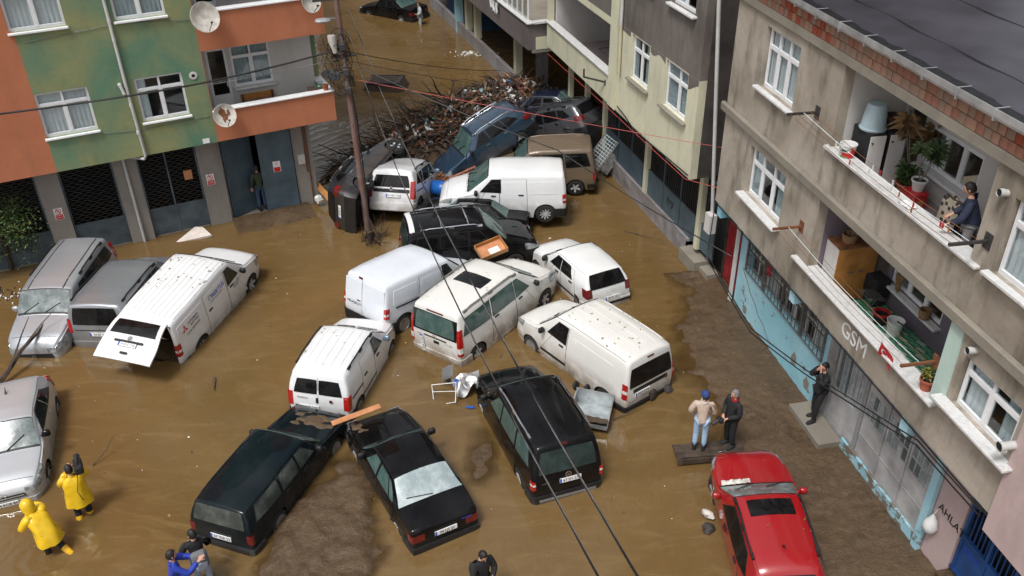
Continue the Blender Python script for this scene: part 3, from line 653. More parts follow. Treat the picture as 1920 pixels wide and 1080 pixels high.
SP['partner'] = van_spec(4.40, 1.85, 1.82, .90, 2.785, .92, 1.72, 1.10, 1.16, rim='steel', wr=.335, tum=.09, win=[(1.50, 1.18, 2.06, 1.16, 2.06, 1.62, 1.86, 1.62)],
    doors=[(1.15, 2.10, .36, 1.66, 0, .45), (2.14, 3.06, .36, 1.64, 0, 0)], press=[(2.22, 1.08, 2.98, 1.52), (3.16, 1.08, 4.10, 1.52)], trim=[(3.05, .98, 4.02, 1.02, 'dark_trim')],
    tl=(.80, .74, 1.06, .10, 1, 1, .3), bump_rear=(.24, .54, .42, 'dark_trim', .05), reartrim=[(.80, .60, .125, 1.58, 'PAINT', 'rear_door', .010), (.095, .60, -.80, 1.58, 'PAINT', 'rear_door', .010), (.115, .56, .105, 1.66, 'dark_trim', 'door_gap', .004), (.26, 1.66, .10, 1.72, 'tail_dark', 'brake_lamp', .012), (.30, .96, .16, .99, 'dark_trim', 'handle', .02)],
    hl=(.5, .72, .96, .4), leanR=[(0, .06), (.4, 0), (.75, .0), (1.1, .02), (1.82, .10)], rearname=('PEUGEOT', .12, .86))
SP['vito'] = van_spec(4.75, 1.90, 1.90, .86, 3.2, .95, 1.85, 1.14, 1.18, rim='five', wr=.325, glass='green_glass', rwglass='green_glass', tum=.11, rho=.14,
    win=[(1.55, 1.22, 2.20, 1.16, 2.20, 1.66, 2.0, 1.66), (2.28, 1.16, 3.30, 1.16, 3.30, 1.66, 2.28, 1.67), (3.40, 1.16, 4.55, 1.20, 4.42, 1.63, 3.40, 1.66)],
    doors=[(1.2, 2.24, .36, 1.72, 0, .55), (2.27, 3.36, .36, 1.70, 0, 0)], rw=[(.74, 1.10, -.74, 1.10, -.66, 1.64, .66, 1.64)], tl=(.80, .62, 1.42, .10, 1, 1, .12), bump_rear=(.24, .50, .4, 'PAINT', .03), rails=(2.0, 4.45, 'rail_grey'),
    sunroof=(2.72, 3.3, .50), reartrim=[(.30, 1.70, -.30, 1.74, 'tail_dark', 'brake_lamp', .012), (.42, .93, -.42, .96, 'dark_trim', 'tailgate_trim', .014), (.06, .78, -.14, .86, 'dark_trim', 'handle', .012), (.80, 1.05, -.80, 1.66, 'black_glass', 'rear_window_surround', .007)],
    hl=(.5, .7, .98, .5), leanR=[(0, .06), (.4, 0), (.75, .0), (1.1, .03), (1.9, .20)], vplate=True)
SP['palio'] = car_spec(3.83, 1.63, 1.44, .78, 2.37, 1.05, 1.72, .97, .97, hatch_tail(3.83, 1.44), wr=.28, rim='steel', tum=.24, rwglass='black_glass', glass='black_glass',
    win=[(1.62, 1.0, 2.25, .99, 2.25, 1.31, 1.98, 1.32), (2.33, .99, 3.0, 1.0, 2.86, 1.30, 2.33, 1.31)], doors=[(1.24, 2.29, .28, 1.37, 0, .58), (2.31, 3.12, .28, 1.36, 0, 0)],
    rw=[(.64, .95, -.64, .95, -.54, 1.32, .54, 1.32)], tl=(.58, .72, .98, .22), bump_rear=(.22, .52, .4, 'PAINT', .03), leanR=[(0, .04), (.45, 0), (.7, .03), (.95, .10), (1.44, .46)], gutter=(.82,),
    plate=[('34 FL 261', .60, -.1, 0)], hl=(.40, .60, .78, .3), trim=[(1.2, .46, 3.1, .52, 'dark_trim')], reartrim=[(.72, .40, -.72, .47, 'dark_trim', 'bumper_strip', .04)], tlmat='tail_deep')
SP['doblo'] = van_spec(4.56, 1.83, 1.88, .86, 2.95, .98, 1.72, 1.12, 1.16, rim='steel', wr=.32, tum=.10, rho=.13, win=[(1.48, 1.20, 2.26, 1.16, 2.26, 1.66, 1.88, 1.66)], rwglass='black_glass', glass='black_glass',
    doors=[(1.18, 2.30, .36, 1.71, 0, .5)], press=[(2.48, .80, 4.10, 1.50)], ribs=6, ribw=.03, rw=[(.78, 1.04, -.78, 1.04, -.70, 1.58, .70, 1.58)], tl=(.84, .74, 1.18, .12, 1, 1, .4), gutter=(.93,),
    bump_rear=(.24, .50, .42, 'dark_trim', .05), trim=[(1.3, .50, 2.3, .58, 'dark_trim', 1)], reartrim=[(.62, .86, -.62, .97, 'dark_trim', 'tailgate_trim', .010), (.12, 1.70, -.12, 1.74, 'tail_dark', 'brake_lamp', .012)],
    plate=[('34 JS 6376', .80, .30, 0)], hl=(.5, .74, 1.0, .4), leanR=[(0, .06), (.4, 0), (.75, .0), (1.1, .02), (1.9, .16)])
SP['caddy'] = van_spec(4.41, 1.80, 1.83, .88, 2.68, 1.02, 1.78, 1.10, 1.12, cat='car', rim='ten', wr=.32, glass='green_glass', rwglass='dark_green_glass', tum=.14,
    win=[(1.60, 1.16, 2.32, 1.13, 2.32, 1.58, 2.02, 1.58), (2.40, 1.13, 3.30, 1.14, 3.30, 1.58, 2.40, 1.59), (3.40, 1.14, 4.16, 1.18, 4.06, 1.55, 3.40, 1.58)],
    doors=[(1.24, 2.36, .36, 1.64, 0, .55), (2.39, 3.34, .36, 1.64, 0, 0)], rails=(1.9, 4.0, 'chrome'), rw=[(.72, 1.08, -.72, 1.08, -.64, 1.62, .64, 1.62)], tl=(.78, .72, .94, .10, 1, 1, .5),
    bump_rear=(.24, .52, .4, 'bumper_black', .04), ribs=5, ribw=.02, plate=[('67 SN 275', .84, -.05, 0)], reartrim=[(.16, 1.70, -.02, 1.76, 'tail_dark', 'brake_lamp', .012), (.7, .34, -.7, .42, 'bumper_grey', 'bumper_insert', .046)],
    hl=(.46, .68, .92, .45), leanR=[(0, .06), (.4, 0), (.75, .0), (1.1, .05), (1.9, .26)])
SP['sedan'] = car_spec(4.25, 1.66, 1.41, .82, 2.54, 1.20, 1.72, .93, .93, [(2.9, 1.39), (3.54, 1.01), (3.9, .99), (4.2, .95), (4.25, .90)], wr=.29, rim='seven', tum=.36, glass='green_glass', rwglass='fog_glass', wsglass='green_glass',
    win=[(1.66, .98, 2.28, .96, 2.24, 1.27, 1.98, 1.28), (2.36, .96, 3.02, .97, 2.72, 1.26, 2.34, 1.27), (3.08, .97, 3.26, .98, 2.92, 1.22, 2.80, 1.24)], doors=[(1.34, 2.32, .28, 1.32, 0, .5), (2.34, 3.1, .28, 1.31, 0, 0)],
    backlight=(3.52, .86, 2.94, .82), tl=(.48, .62, .80, .16), bump_rear=(.22, .50, .45, 'bumper_black', .05), bump_front=(.2, .48, .45, 'bumper_black', .05), plate=[('34 LJS 21', .70, 0, 0)], hl=(.42, .58, .74, .25),
    leanR=[(0, .04), (.45, 0), (.6, .03), (.95, .06), (1.5, .06)], rc=.06, trim=[(1.2, .46, 3.3, .52, 'bumper_black')], tlmat='tail_deep')
SP['wagon'] = car_spec(4.25, 1.65, 1.44, .80, 2.46, 1.22, 1.72, .94, .93, hatch_tail(4.25, 1.44), wr=.29, rim='steel', tum=.26, glass='murky_glass', rwglass='murky_glass', wsglass='green_glass', rc=.06, rho=.07, wiper=0,
    win=[(1.62, .97, 2.24, .96, 2.22, 1.30, 1.96, 1.31), (2.32, .96, 2.96, .96, 2.94, 1.30, 2.32, 1.30), (3.06, .96, 3.98, .98, 3.90, 1.29, 3.06, 1.30)], doors=[(1.36, 2.28, .28, 1.35, 0, .46), (2.30, 3.02, .28, 1.35, 0, 0)],
    rw=[(.66, .93, -.66, .93, -.58, 1.31, .58, 1.31)], tl=(.66, .58, .80, .05), bump_rear=(.26, .44, .35, 'bumper_black', .06), bump_front=(.26, .44, .35, 'bumper_black', .06), plate=[('34 TKR 52', .60, 0, 0)], hl=(.45, .56, .74, .1),
    leanR=[(0, .04), (.45, 0), (.6, .02), (.95, .05), (1.45, .22)], leanF=[(0, .06), (.3, 0), (.7, 0), (1, .05)], plan=[(0, .92), (.3, .97), (1.1, 1), (3.4, 1), (4.25, .95)], tlmat='tail_deep')
SP['redsuv'] = car_spec(4.30, 1.74, 1.58, .85, 2.64, 1.22, 1.98, 1.06, 1.04, hatch_tail(4.38, 1.58), wr=.34, rim='five', tum=.30, glass='black_glass', wsglass='mist_glass', antenna=3.75, hood=(.2, 1.2), gc=.24,
    win=[(1.82, 1.09, 2.52, 1.06, 2.50, 1.44, 2.26, 1.44), (2.56, 1.06, 3.34, 1.08, 3.30, 1.43, 2.54, 1.44), (3.38, 1.08, 3.86, 1.14, 3.62, 1.38, 3.34, 1.42)], doors=[(1.42, 2.53, .34, 1.50, 0, .6), (2.54, 3.40, .34, 1.50, 0, 0)],
    sunroof=(2.15, 2.72, .55), gutter=(.80,), rails=(2.05, 3.9, 'dark_trim'), hl=(.48, .62, .86, .55), tl=(.6, .8, 1.1, .2), bump_rear=(.24, .6, .4, 'PAINT', .03), mirmat='red_paint', plan=[(0, .66), (.15, .80), (.4, .92), (.9, .99), (1.3, 1), (3.3, 1), (4.3, .92)],
    leanR=[(0, .05), (.45, 0), (.75, .02), (1.05, .12), (1.6, .55)], rw=[(.6, 1.05, -.6, 1.05, -.5, 1.4, .5, 1.4)], rc=0.18)
SP['suv'] = car_spec(4.35, 1.80, 1.62, .85, 2.62, 1.20, 1.95, 1.08, 1.06, hatch_tail(4.35, 1.62), wr=.345, rim='five', tum=.28, glass='black_glass', wsglass='green_glass', hood=(.2, 1.17), gc=.24,
    win=[(1.80, 1.11, 2.50, 1.08, 2.48, 1.46, 2.24, 1.46), (2.58, 1.08, 3.32, 1.10, 3.28, 1.46, 2.56, 1.46), (3.38, 1.10, 3.92, 1.16, 3.70, 1.40, 3.36, 1.45)], doors=[(1.40, 2.53, .34, 1.52, 0, .6), (2.55, 3.38, .34, 1.52, 0, 0)], handle='chrome', plan=[(0, .70), (.15, .82), (.4, .93), (.9, .99), (1.3, 1), (3.3, 1), (4.35, .92)],
    rails=(2.0, 3.9, 'chrome'), hl=(.48, .66, .90, .5), tl=(.56, .92, 1.12, .24), bump_rear=(.26, .66, .45, 'bumper_black', .035), rw=[(.62, 1.10, -.62, 1.10, -.52, 1.45, .52, 1.45)], plate=[('34 SV 519', .86, 0, 0)],
    leanR=[(0, .05), (.45, 0), (.8, .03), (1.1, .12), (1.62, .45)], trim=[(.3, .28, 4.1, .40, 'bumper_black')], tlmat='tail_deep', rc=0.2)
SP['oldvan'] = van_spec(3.95, 1.70, 1.86, .74, 2.45, .85, 1.45, 1.12, 1.14, rim='five', wr=.31, tum=.10, rho=.09, ribs=12, ribw=.022, wiper=0, glass='black_glass', wsglass='green_glass',
    win=[(1.35, 1.2, 1.95, 1.18, 1.95, 1.66, 1.66, 1.66), (2.05, 1.18, 2.8, 1.18, 2.8, 1.66, 2.05, 1.66), (2.9, 1.16, 3.78, 1.18, 3.7, 1.64, 2.9, 1.66)], doors=[(1.1, 2.0, .36, 1.7, 0, .4), (2.02, 2.85, .36, 1.7, 0, 0)],
    tl=(.74, .62, .92, .08), bump_rear=(.3, .45, .3, 'dark_trim', .05), gutter=(.97,), rw=[(.64, 1.1, -.64, 1.1, -.6, 1.6, .6, 1.6)], hl=(.45, .7, .9, .2))
SP['combo'] = dict(SP['partner'], win=[(1.42, 1.20, 2.16, 1.16, 2.16, 1.60, 1.86, 1.60)], rim='ten', wsglass='green_glass', glass='black_glass', rearname=None, trim=[])
SP['qubo'] = dict(SP['fiorino'], L=3.96, rw=[(.68, 1.04, -.68, 1.04, -.58, 1.44, .58, 1.44)], win=SP['fiorino']['win'] + [(2.1, 1.10, 2.86, 1.10, 2.84, 1.48, 2.1, 1.50), (2.96, 1.10, 3.6, 1.14, 3.48, 1.42, 2.96, 1.47)], trim=[(2.95, .86, 3.62, .90, 'dark_trim')], glass='black_glass',
    reartrim=[(.66, .86, -.66, .98, 'dark_trim', 'tailgate_trim', .010)], plate=[('34 HRT 020', .76, -.08, 0)], tl=(.68, .66, 1.26, .13), ribs=0, rails=(1.75, 3.5, 'dark_trim'), bump_rear=(.24, .50, .3, 'PAINT', .03))
SP['blackmpv'] = dict(SP['caddy'], plate=[], rim='five', rails=(1.9, 4.0, 'chrome'), glass='black_glass', wsglass='green_glass', ribs=0)
SP['darkcar'] = dict(SP['sedan'], plate=[], glass='black_glass', rwglass='green_glass', wsglass='green_glass', trim=[])

# ------------------------------------------------------------------ ground and water
from mathutils import noise as mnoise
SHORE = [(4.74, 23.4), (4.05, 21.0), (3.9, 19.4), (4.3, 17.2), (4.6, 15.3), (5.35, 13.2), (5.7, 11.6), (6.0, 9)]
MOUND = [(-4.05, 16.2), (-5.2, 14.5), (-5.6, 11.6), (-5.4, 10), (-2.7, 10), (-2.9, 13.2), (-3.2, 15.5)]
def seg_d(p, a, b):
    ax, ay = a; bx, by = b; dx, dy = bx - ax, by - ay; t = max(0, min(1, ((p[0] - ax) * dx + (p[1] - ay) * dy) / (dx * dx + dy * dy)))
    return math.hypot(p[0] - ax - t * dx, p[1] - ay - t * dy)
def in_poly(p, poly):
    c = False; j = len(poly) - 1
    for i in range(len(poly)):
        if (poly[i][1] > p[1]) != (poly[j][1] > p[1]) and p[0] < (poly[j][0] - poly[i][0]) * (p[1] - poly[i][1]) / (poly[j][1] - poly[i][1]) + poly[i][0]: c = not c
        j = i
    return c
def sstep(t): t = max(0, min(1, t)); return t * t * (3 - 2 * t)
def ground_h(x, y):
    n = mnoise.noise(Vector((x * .9, y * .9, 1))) * .5 + mnoise.noise(Vector((x * 2.7, y * 2.7, 5))) * .3
    h = -.38 + .05 * n
    d = min(seg_d((x, y), SHORE[i], SHORE[i + 1]) for i in range(len(SHORE) - 1))
    yy = [q[1] for q in SHORE][::-1]; xx = [q[0] for q in SHORE][::-1]
    s = np.interp(y, yy, xx); sd = d if x > s else -d
    if y < 24.2: h = max(h, -.38 + .52 * sstep((sd + 1.0 + .9 * n) / 2.9) + .02 * n)
    dm = min(seg_d((x, y), MOUND[i], MOUND[(i + 1) % len(MOUND)]) for i in range(len(MOUND)))
    dm = dm if in_poly((x, y), MOUND) else -dm
    if dm > -1.0:
        r = mnoise.noise(Vector((x * 3.4, y * 3.4, 2))) * .06 + mnoise.noise(Vector((x * 8, y * 8, 7))) * .03
        h = max(h, -.38 + .50 * sstep((dm + .6 + .6 * n) / 1.15) + r + .03 * n)
    dd = math.hypot((x + .85) / .6, (y - 16.0) / 1.0)     # low mud flat left of the black estate
    if dd < 1.6: h = max(h, -.38 + .405 * sstep((1.5 - dd + .7 * n) / 1.2) + .03 * n)
    if sd > 0 and y < 24: h += .035 * mnoise.noise(Vector((x * 5, y * 5, 3))) + .02 * mnoise.noise(Vector((x * 13, y * 13, 3)))
    return h
def depth_attr(o, vals):
    at_ = o.data.attributes.new('depth', 'FLOAT', 'POINT'); at_.data.foreach_set('value', vals)
def build_ground():
    m = MB(); x0, x1, y0, y1, st = -15, 10, 9.0, 26, .075
    nx, ny = int((x1 - x0) / st), int((y1 - y0) / st); H = {}
    def f(u, v):
        x, y = x0 + (x1 - x0) * u, y0 + (y1 - y0) * v; h = ground_h(x, y); H[(round(u * nx), round(v * ny))] = h; return (x, y, h)
    m.grid(f, nx, ny); o = m.build('ground', MATS['mud'], None, 180); tag(o, kind='structure')
    fl = MB(); Z = -.45; fl.add([(-300, -300, Z), (300, -300, Z), (300, 300, Z), (-300, 300, Z)], [(0, 1, 2, 3)]); tag(fl.build('terrain', MATS['mud'], None), kind='structure')
    w = MB(); w.grid(lambda u, v: (x0 + (x1 - x0) * u, y0 + (y1 - y0) * v, 0), nx // 2, ny // 2)
    dep = [max(0, -H[(min(nx, i * nx // (nx // 2)), min(ny, j * ny // (ny // 2)))]) for j in range(ny // 2 + 1) for i in range(nx // 2 + 1)]
    B = 90
    for a, b, c, d in ((-B, x0, -20, 150), (x1, B, -20, 150), (x0, x1, -20, y0), (x0, x1, y1, 150)): w.add([(a, c, 0), (b, c, 0), (b, d, 0), (a, d, 0)], [(0, 1, 2, 3)]); dep += [1] * 4
    wo = w.build('flood_water', MATS['flood_water'], None); depth_attr(wo, dep); tag(wo, kind='structure')
build_ground()

# ------------------------------------------------------------------ buildings
class Fac:
    """facade frame: x along the front, o = distance out of the front plane, z up"""
    def __init__(s, root, sg): s.root = root; s.sg = sg
    def p(s, x, o, z): return (x, s.sg * o, z)
    def box(s, mb, x0, x1, o0, o1, z0, z1, mi=0): return mb.box((x0, s.sg * o0, z0), (x1, s.sg * o1, z1), mi)
    def one(s, name, x0, x1, o0, o1, z0, z1, mat, parent=None, bev=0):
        m = MB()
        if bev: m.bevbox((x0, s.sg * o0, z0), (x1, s.sg * o1, z1), bev)
        else: s.box(m, x0, x1, o0, o1, z0, z1)
        return m.build(name, MATS[mat] if isinstance(mat, str) else mat, parent or s.root)
    def wall(s, name, x0, x1, z0, z1, o, th, holes, matfn, parent=None, cuts=()):
        """front skin with openings and reveals; matfn(xc,zc)->material index"""
        xs = sorted({x0, x1, *[h[0] for h in holes], *[h[1] for h in holes], *[c for k, c in cuts if k == 'x']}); zs = sorted({z0, z1, *[h[2] for h in holes], *[h[3] for h in holes], *[c for k, c in cuts if k == 'z']})
        xs = [a for a in xs if x0 <= a <= x1]; zs = [a for a in zs if z0 <= a <= z1]
        m = MB(); mats, fn = matfn; sg = s.sg
        inh = lambda x, z: any(h[0] < x < h[1] and h[2] < z < h[3] for h in holes)
        for i in range(len(xs) - 1):
            for j in range(len(zs) - 1):
                xc, zc = (xs[i] + xs[i + 1]) / 2, (zs[j] + zs[j + 1]) / 2
                if inh(xc, zc): continue
                for oo in (o, o - th):
                    m.add([s.p(xs[i], oo, zs[j]), s.p(xs[i + 1], oo, zs[j]), s.p(xs[i + 1], oo, zs[j + 1]), s.p(xs[i], oo, zs[j + 1])], [(0, 1, 2, 3)], fn(xc, zc) if oo == o else 0)
                for (dx, dz, pa, pb) in ((-1, 0, (xs[i], zs[j]), (xs[i], zs[j + 1])), (1, 0, (xs[i + 1], zs[j]), (xs[i + 1], zs[j + 1])), (0, -1, (xs[i], zs[j]), (xs[i + 1], zs[j])), (0, 1, (xs[i], zs[j + 1]), (xs[i + 1], zs[j + 1]))):
                    ii, jj = i + dx, j + dz
                    out = ii < 0 or jj < 0 or ii >= len(xs) - 1 or jj >= len(zs) - 1
                    if out or inh((xs[ii] + xs[ii + 1]) / 2, (zs[jj] + zs[jj + 1]) / 2):
                        m.add([s.p(pa[0], o, pa[1]), s.p(pb[0], o, pb[1]), s.p(pb[0], o - th, pb[1]), s.p(pa[0], o - th, pa[1])], [(0, 1, 2, 3)], fn(xc, zc))
        return m.build(name, [MATS[k] for k in mats], parent or s.root)
    def window(s, x0, x1, z0, z1, o, vs=(.5,), top=.3, curtain=None, sill=True, sillout=.14, sillmat='marble', fr=.065, over=.14, name='window', cfrac=1.0):
        m = MB(); d = .055
        for (a, b, c, e) in ((x0, x1, z0, z0 + fr), (x0, x1, z1 - fr, z1)): s.box(m, a, b, o - d, o, c, e)
        for (a, b) in ((x0, x0 + fr), (x1 - fr, x1)): s.box(m, a, b, o - d, o - .001, z0 + fr, z1 - fr)
        ed = [0] + list(vs) + [1]; zt = z1 - (z1 - z0) * top
        for v in vs: xx = x0 + (x1 - x0) * v; s.box(m, xx - fr * .5, xx + fr * .5, o - d, o + .012, z0 + fr, z1 - fr)
        if top: s.box(m, x0 + fr, x1 - fr, o - d, o + .010, zt - fr * .55, zt + fr * .55)
        # opening sashes
        for k in range(len(ed) - 1):
            a = x0 + (x1 - x0) * ed[k] + fr * .55; b = x0 + (x1 - x0) * ed[k + 1] - fr * .55; ze = zt - fr * .55 if top else z1 - fr
            q = .03
            for (c, e, f, g) in ((a, a + q, z0 + fr, ze), (b - q, b, z0 + fr, ze), (a + q, b - q, z0 + fr, z0 + fr + q), (a + q, b - q, ze - q, ze)): s.box(m, c, e, o - d * .8, o + .006, f, g)
        fo = m.build(name, MATS['pvc'], s.root)
        for k in range(len(ed) - 1):
            a = x0 + (x1 - x0) * ed[k] + fr * .5; b = x0 + (x1 - x0) * ed[k + 1] - fr * .5
            for (c, e) in (((z0 + fr * .5, zt - fr * .3), (zt + fr * .3, z1 - fr * .5)) if top else ((z0 + fr * .5, z1 - fr * .5),)):
                s.one('pane', a, b, o - .034, o - .026, c, e, 'clear_glass', fo)
        if curtain:
            for (a, b, mt) in curtain:
                n = max(6, int((x1 - x0) * (b - a) / .035)); A = x0 + (x1 - x0) * a; B = x0 + (x1 - x0) * b; cm = MB(); ph = random.random() * 6
                def cf(u, v, A=A, B=B, ph=ph): return s.p(A + (B - A) * u, o - .085 + .022 * math.sin(u * (B - A) * 48 + ph) * (.5 + .5 * (1 - v)), z0 + (z1 - z0) * v)
                cm.grid(cf, n, 6); cm.build('curtain', MATS[mt], fo, 60)
        if sill: s.one('window_sill', x0 - over, x1 + over, o - .10, sillout, z0 - .075, z0 - .008, sillmat, None, .012)
        return fo
def text_on(fac, name, txt, x, o, z, size, mat, parent, flip=1, rot=0., ext=.004, sx=1.):
    # reads left-to-right when looked at from outside
    xd = Vector((-fac.sg, 0, 0)) if fac.sg > 0 else Vector((1, 0, 0))
    M = basis(fac.p(x, o, z), (xd[0], 0, 0), (0, 0, 1)) @ Matrix.Rotation(rot, 4, 'Z')
    return text_mesh(name, txt, size, MATS[mat], parent, M, ext, sx)
def shell(fac, name, x0, x1, depth, z0, z1, th, mat, o=0, sides=(1, 1), roof='bitumen', slabs=()):
    """side, back walls, floors: leaves the front to be put in"""
    m = MB()
    if sides[0]: fac.box(m, x0, x0 + th, o - depth, o - .30, z0, z1)
    if sides[1]: fac.box(m, x1 - th, x1, o - depth, o - .30, z0, z1)
    fac.box(m, x0 + th + .002, x1 - th - .002, o - depth, o - depth + th, z0, z1)
    wo = m.build(name, MATS[mat], fac.root)
    for z in slabs: fac.one('floor_slab', x0 + th + .004, x1 - th - .004, o - depth + th, o - .27, z - .18, z, 'concrete_band')
    return wo

# ---- right-hand concrete building
def right_building():
    root = thing('apartment_building', 'bare grey concrete building with two balconies, brick parapet and light blue ground floor', 'building', (7.634, 13.320, 0), (0, 0, frame2(-11.0)))
    F = Fac(root, 1); one = F.one
    X0, X1 = -2.62, 9.55
    # ground floor: peeling blue wall, set back under the overhang
    g = -.75
    F.wall('ground_floor_wall', -.66, 9.05, -.4, 3.38, g, .22, [(4.06, 8.52, 1.58, 2.75), (2.28, 3.52, .18, 2.75), (-.46, 2.14, .42, 2.75)], (['wall_lightblue', 'wall_shop'], lambda x, z: 1 if x < 3.9 else 0), cuts=(('x', 3.9),))
    one('blue_post', -.66, -.47, g + .004, g + .10, -.4, 3.37, 'wall_lightblue')
    one('pink_wall', -1.44, -.662, g - .22, g - .03, -.4, 3.37, 'wall_pink'); text_on(F, 'painted_name', 'AHLAT', -1.16, g - .024, 1.52, .26, 'ink', root, rot=R(-4))
    # barred window in the blue wall
    m = MB()
    for i in range(23): x = 4.10 + i * .2; F.box(m, x - .009, x + .009, g + .03, g + .05, 1.60, 2.74)
    gr = m.build('window_grille', MATS['iron_grey'], root)
    m = MB()
    for z in (1.60, 1.86, 2.3, 2.72): F.box(m, 4.06, 8.52, g + .052, g + .075, z - .012, z + .012)
    for x in (4.08, 5.18, 6.29, 7.4, 8.5): F.box(m, x - .02, x + .02, g + .012, g + .08, 1.58, 2.75)
    m.build('grille_rail', MATS['iron_grey'], gr)
    for i in range(8):
        x = 4.08 + i * .555
        one('window_pane', x + .02, x + .535, g - .10, g - .09, 1.60, 2.74, 'clear_glass'); m = MB(); F.box(m, x - .02, x + .02, g - .12, g - .07, 1.58, 2.75); F.box(m, x + .021, x + .534, g - .12, g - .07, 2.2, 2.24); m.build('window_bar', MATS['wall_white'], root)
    for (a, b) in ((6.9, 7.5), (5.9, 6.1), (4.2, 4.9)):
        m = MB(); n = 14
        m.grid(lambda u, v: F.p(a + (b - a) * u, g - .2 + .03 * math.sin(u * 20), 1.6 + 1.14 * v), n, 3); m.build('curtain', MATS['fabric_white'], root, 60)
    # rag, cracks
    m = MB(); m.grid(lambda u, v: F.p(7.0 + .22 * u + .03 * math.sin(v * 7), g + .10 + .03 * math.sin(u * 9), 2.55 - .33 * v + .05 * math.sin(u * 5)), 6, 5); rg = m.build('red_rag', MATS['metal_red'], None, 60); rg.matrix_world = root.matrix_world; tag(rg, 'dark red cloth hanging on the barred window of the blue wall', 'cloth')
    m = MB(); px = [8.75, 8.5, 8.35, 8.1, 7.7, 7.45, 7.1, 6.9, 6.6]; pz = [1.5, 1.32, 1.25, 1.02, .86, .66, .6, .44, .30]
    for i in range(len(px) - 1): m.bar(F.p(px[i], g + .002, pz[i]), F.p(px[i + 1], g + .002, pz[i + 1]), .03, .006, up=(0, 1, 0))
    m.build('wall_crack', MATS['wall_grey'], root)
    rnd = random.Random(4)
    for (x, z, w, h) in ((5.3, .75, .35, .42), (4.55, .5, .3, .45), (4.75, .85, .2, .16), (1.6, .18, .8, .3), (.4, .12, .9, .26), (3.05, .05, .6, .2), (-.2, .15, .5, .3), (6.8, .12, .6, .12), (8.3, .35, .3, .3)):
        n = 13; poly = [(x + w / 2 * math.cos(2 * math.pi * i / n) * rnd.uniform(.6, 1.15), z + h / 2 * math.sin(2 * math.pi * i / n) * rnd.uniform(.6, 1.15)) for i in range(n)]
        m = MB(); m.add([F.p(a, g + .0035, b) for a, b in poly], [tuple(range(n))]); m.build('plaster_loss', MATS['mud'] if z < .3 else MATS['concrete_band'], root)
    # grey sheet-metal shop front: door leaf and four panels with small panes
    def panel(nm, x0, x1, zt, zg0, zg1, cols, rows=2):
        m = MB(); F.box(m, x0, x1, g - .06, g - .02, .44, zg0); F.box(m, x0, x1, g - .06, g - .02, zg1, 2.74)
        for x in (x0, x1 - .05): F.box(m, x, x + .05, g - .06, g - .018, zg0, zg1)
        F.box(m, x0 + .001, x1 - .001, g - .019, g - .005, .98, 1.0); F.box(m, x0, x0 + .03, g - .02, g + .004, .44, 2.72)
        po = m.build(nm, MATS['metal_grey'], root); w = (x1 - x0 - .1) / cols; h = (zg1 - zg0) / rows
        for c in range(cols):
            for r in range(rows):
                a = x0 + .05 + c * w; b = zg0 + r * h
                one('window_pane', a + .012, a + w - .012, g - .045, g - .035, b + .012, b + h - .012, rnd.choice(['pane_a', 'pane_b', 'pane_c']), po)
        m = MB()
        for c in range(cols + 1): a = x0 + .05 + c * w; F.box(m, a - .012, a + .012, g - .055, g - .012, zg0, zg1)
        for r in range(1, rows): F.box(m, x0 + .05, x1 - .05, g - .054, g - .014, zg0 + r * h - .01, zg0 + r * h + .01)
        m.build('pane_bar', MATS['metal_grey'], po); return po
    simple('pane_a', (.22, .27, .28), .15, var=.3); simple('pane_b', (.34, .37, .38), .25, var=.3); simple('pane_c', (.10, .13, .13), .12, var=.3)
    m = MB(); F.box(m, 2.30, 3.50, g - .10, g - .05, .2, 1.3); F.box(m, 2.30, 2.36, g - .1, g - .045, 1.3, 2.74); F.box(m, 3.44, 3.5, g - .1, g - .045, 1.3, 2.74); F.box(m, 2.36, 3.44, g - .1, g - .05, 2.6, 2.74); F.box(m, 2.88, 2.92, g - .1, g - .04, .2, 2.6)
    do = m.build('metal_door', MATS['metal_grey'], root)
    for k in range(6): one('window_pane', 2.37 + k * .178 + .01, 2.37 + k * .178 + .168, g - .085, g - .075, 1.31, 2.59, rnd.choice(['pane_a', 'pane_b', 'pane_c']), do)
    for k in range(7): one('pane_bar', 2.36 + k * .178, 2.376 + k * .178, g - .095, g - .055, 1.30, 2.60, 'metal_grey', do)
    for i, (a, b) in enumerate(((1.28, 2.12), (.42, 1.26), (-.44, .40))): panel('metal_door', a, b, 2.7, 1.52, 2.24, 4)
    one('door_step', 2.6, 4.15, g + .005, g + .62, -.4, .27, 'concrete_band'); one('kerb_base', -.46, 2.6, g + .004, g + .06, -.4, .40, 'wall_peel')
    # dark hole left of the wall: red sheet gate and downpipe
    one('gate_post', 10.38, 10.46, g - .25, g - .17, -.4, 2.5, 'iron')
    m = MB(); F.box(m, 9.28, 10.36, g - .22, g - .20, .22, 2.2); ga = m.build('red_gate', MATS['metal_red'], root)
    m = MB()
    for i in range(27): z = .24 + i * .073; F.box(m, 9.29, 10.35, g - .199, g - .19, z, z + .022)
    for i in range(15): x = 9.29 + i * .074; F.box(m, x, x + .02, g - .198, g - .188, .23, 2.19)
    st = m.build('gate_lattice', MATS['metal_red'], ga); st['kind'] = 'stuff'
    for (x, r_) in ((9.20, .05), (9.10, .035)): m = MB(); m.tube([F.p(x, g + .07, -.1), F.p(x, g + .07, 3.37)], r_, 10); m.build('downpipe', MATS['pipe_white'], root, 60)
    # brackets under the overhang
    for x in (9.25, 4.75, -.05):
        m = MB(); F.box(m, x - .12, x + .12, g + .002, -.02, 3.0, 3.372); m.build('overhang_bracket', MATS['wall_lightblue'], root)
    # blue double door at the right end
    one('entry_shade_sheet', -3.4, -1.44, g - .4, g - .36, -.3, 3.0, 'shade_black')
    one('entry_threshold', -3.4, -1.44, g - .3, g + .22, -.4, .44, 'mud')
    m = MB()
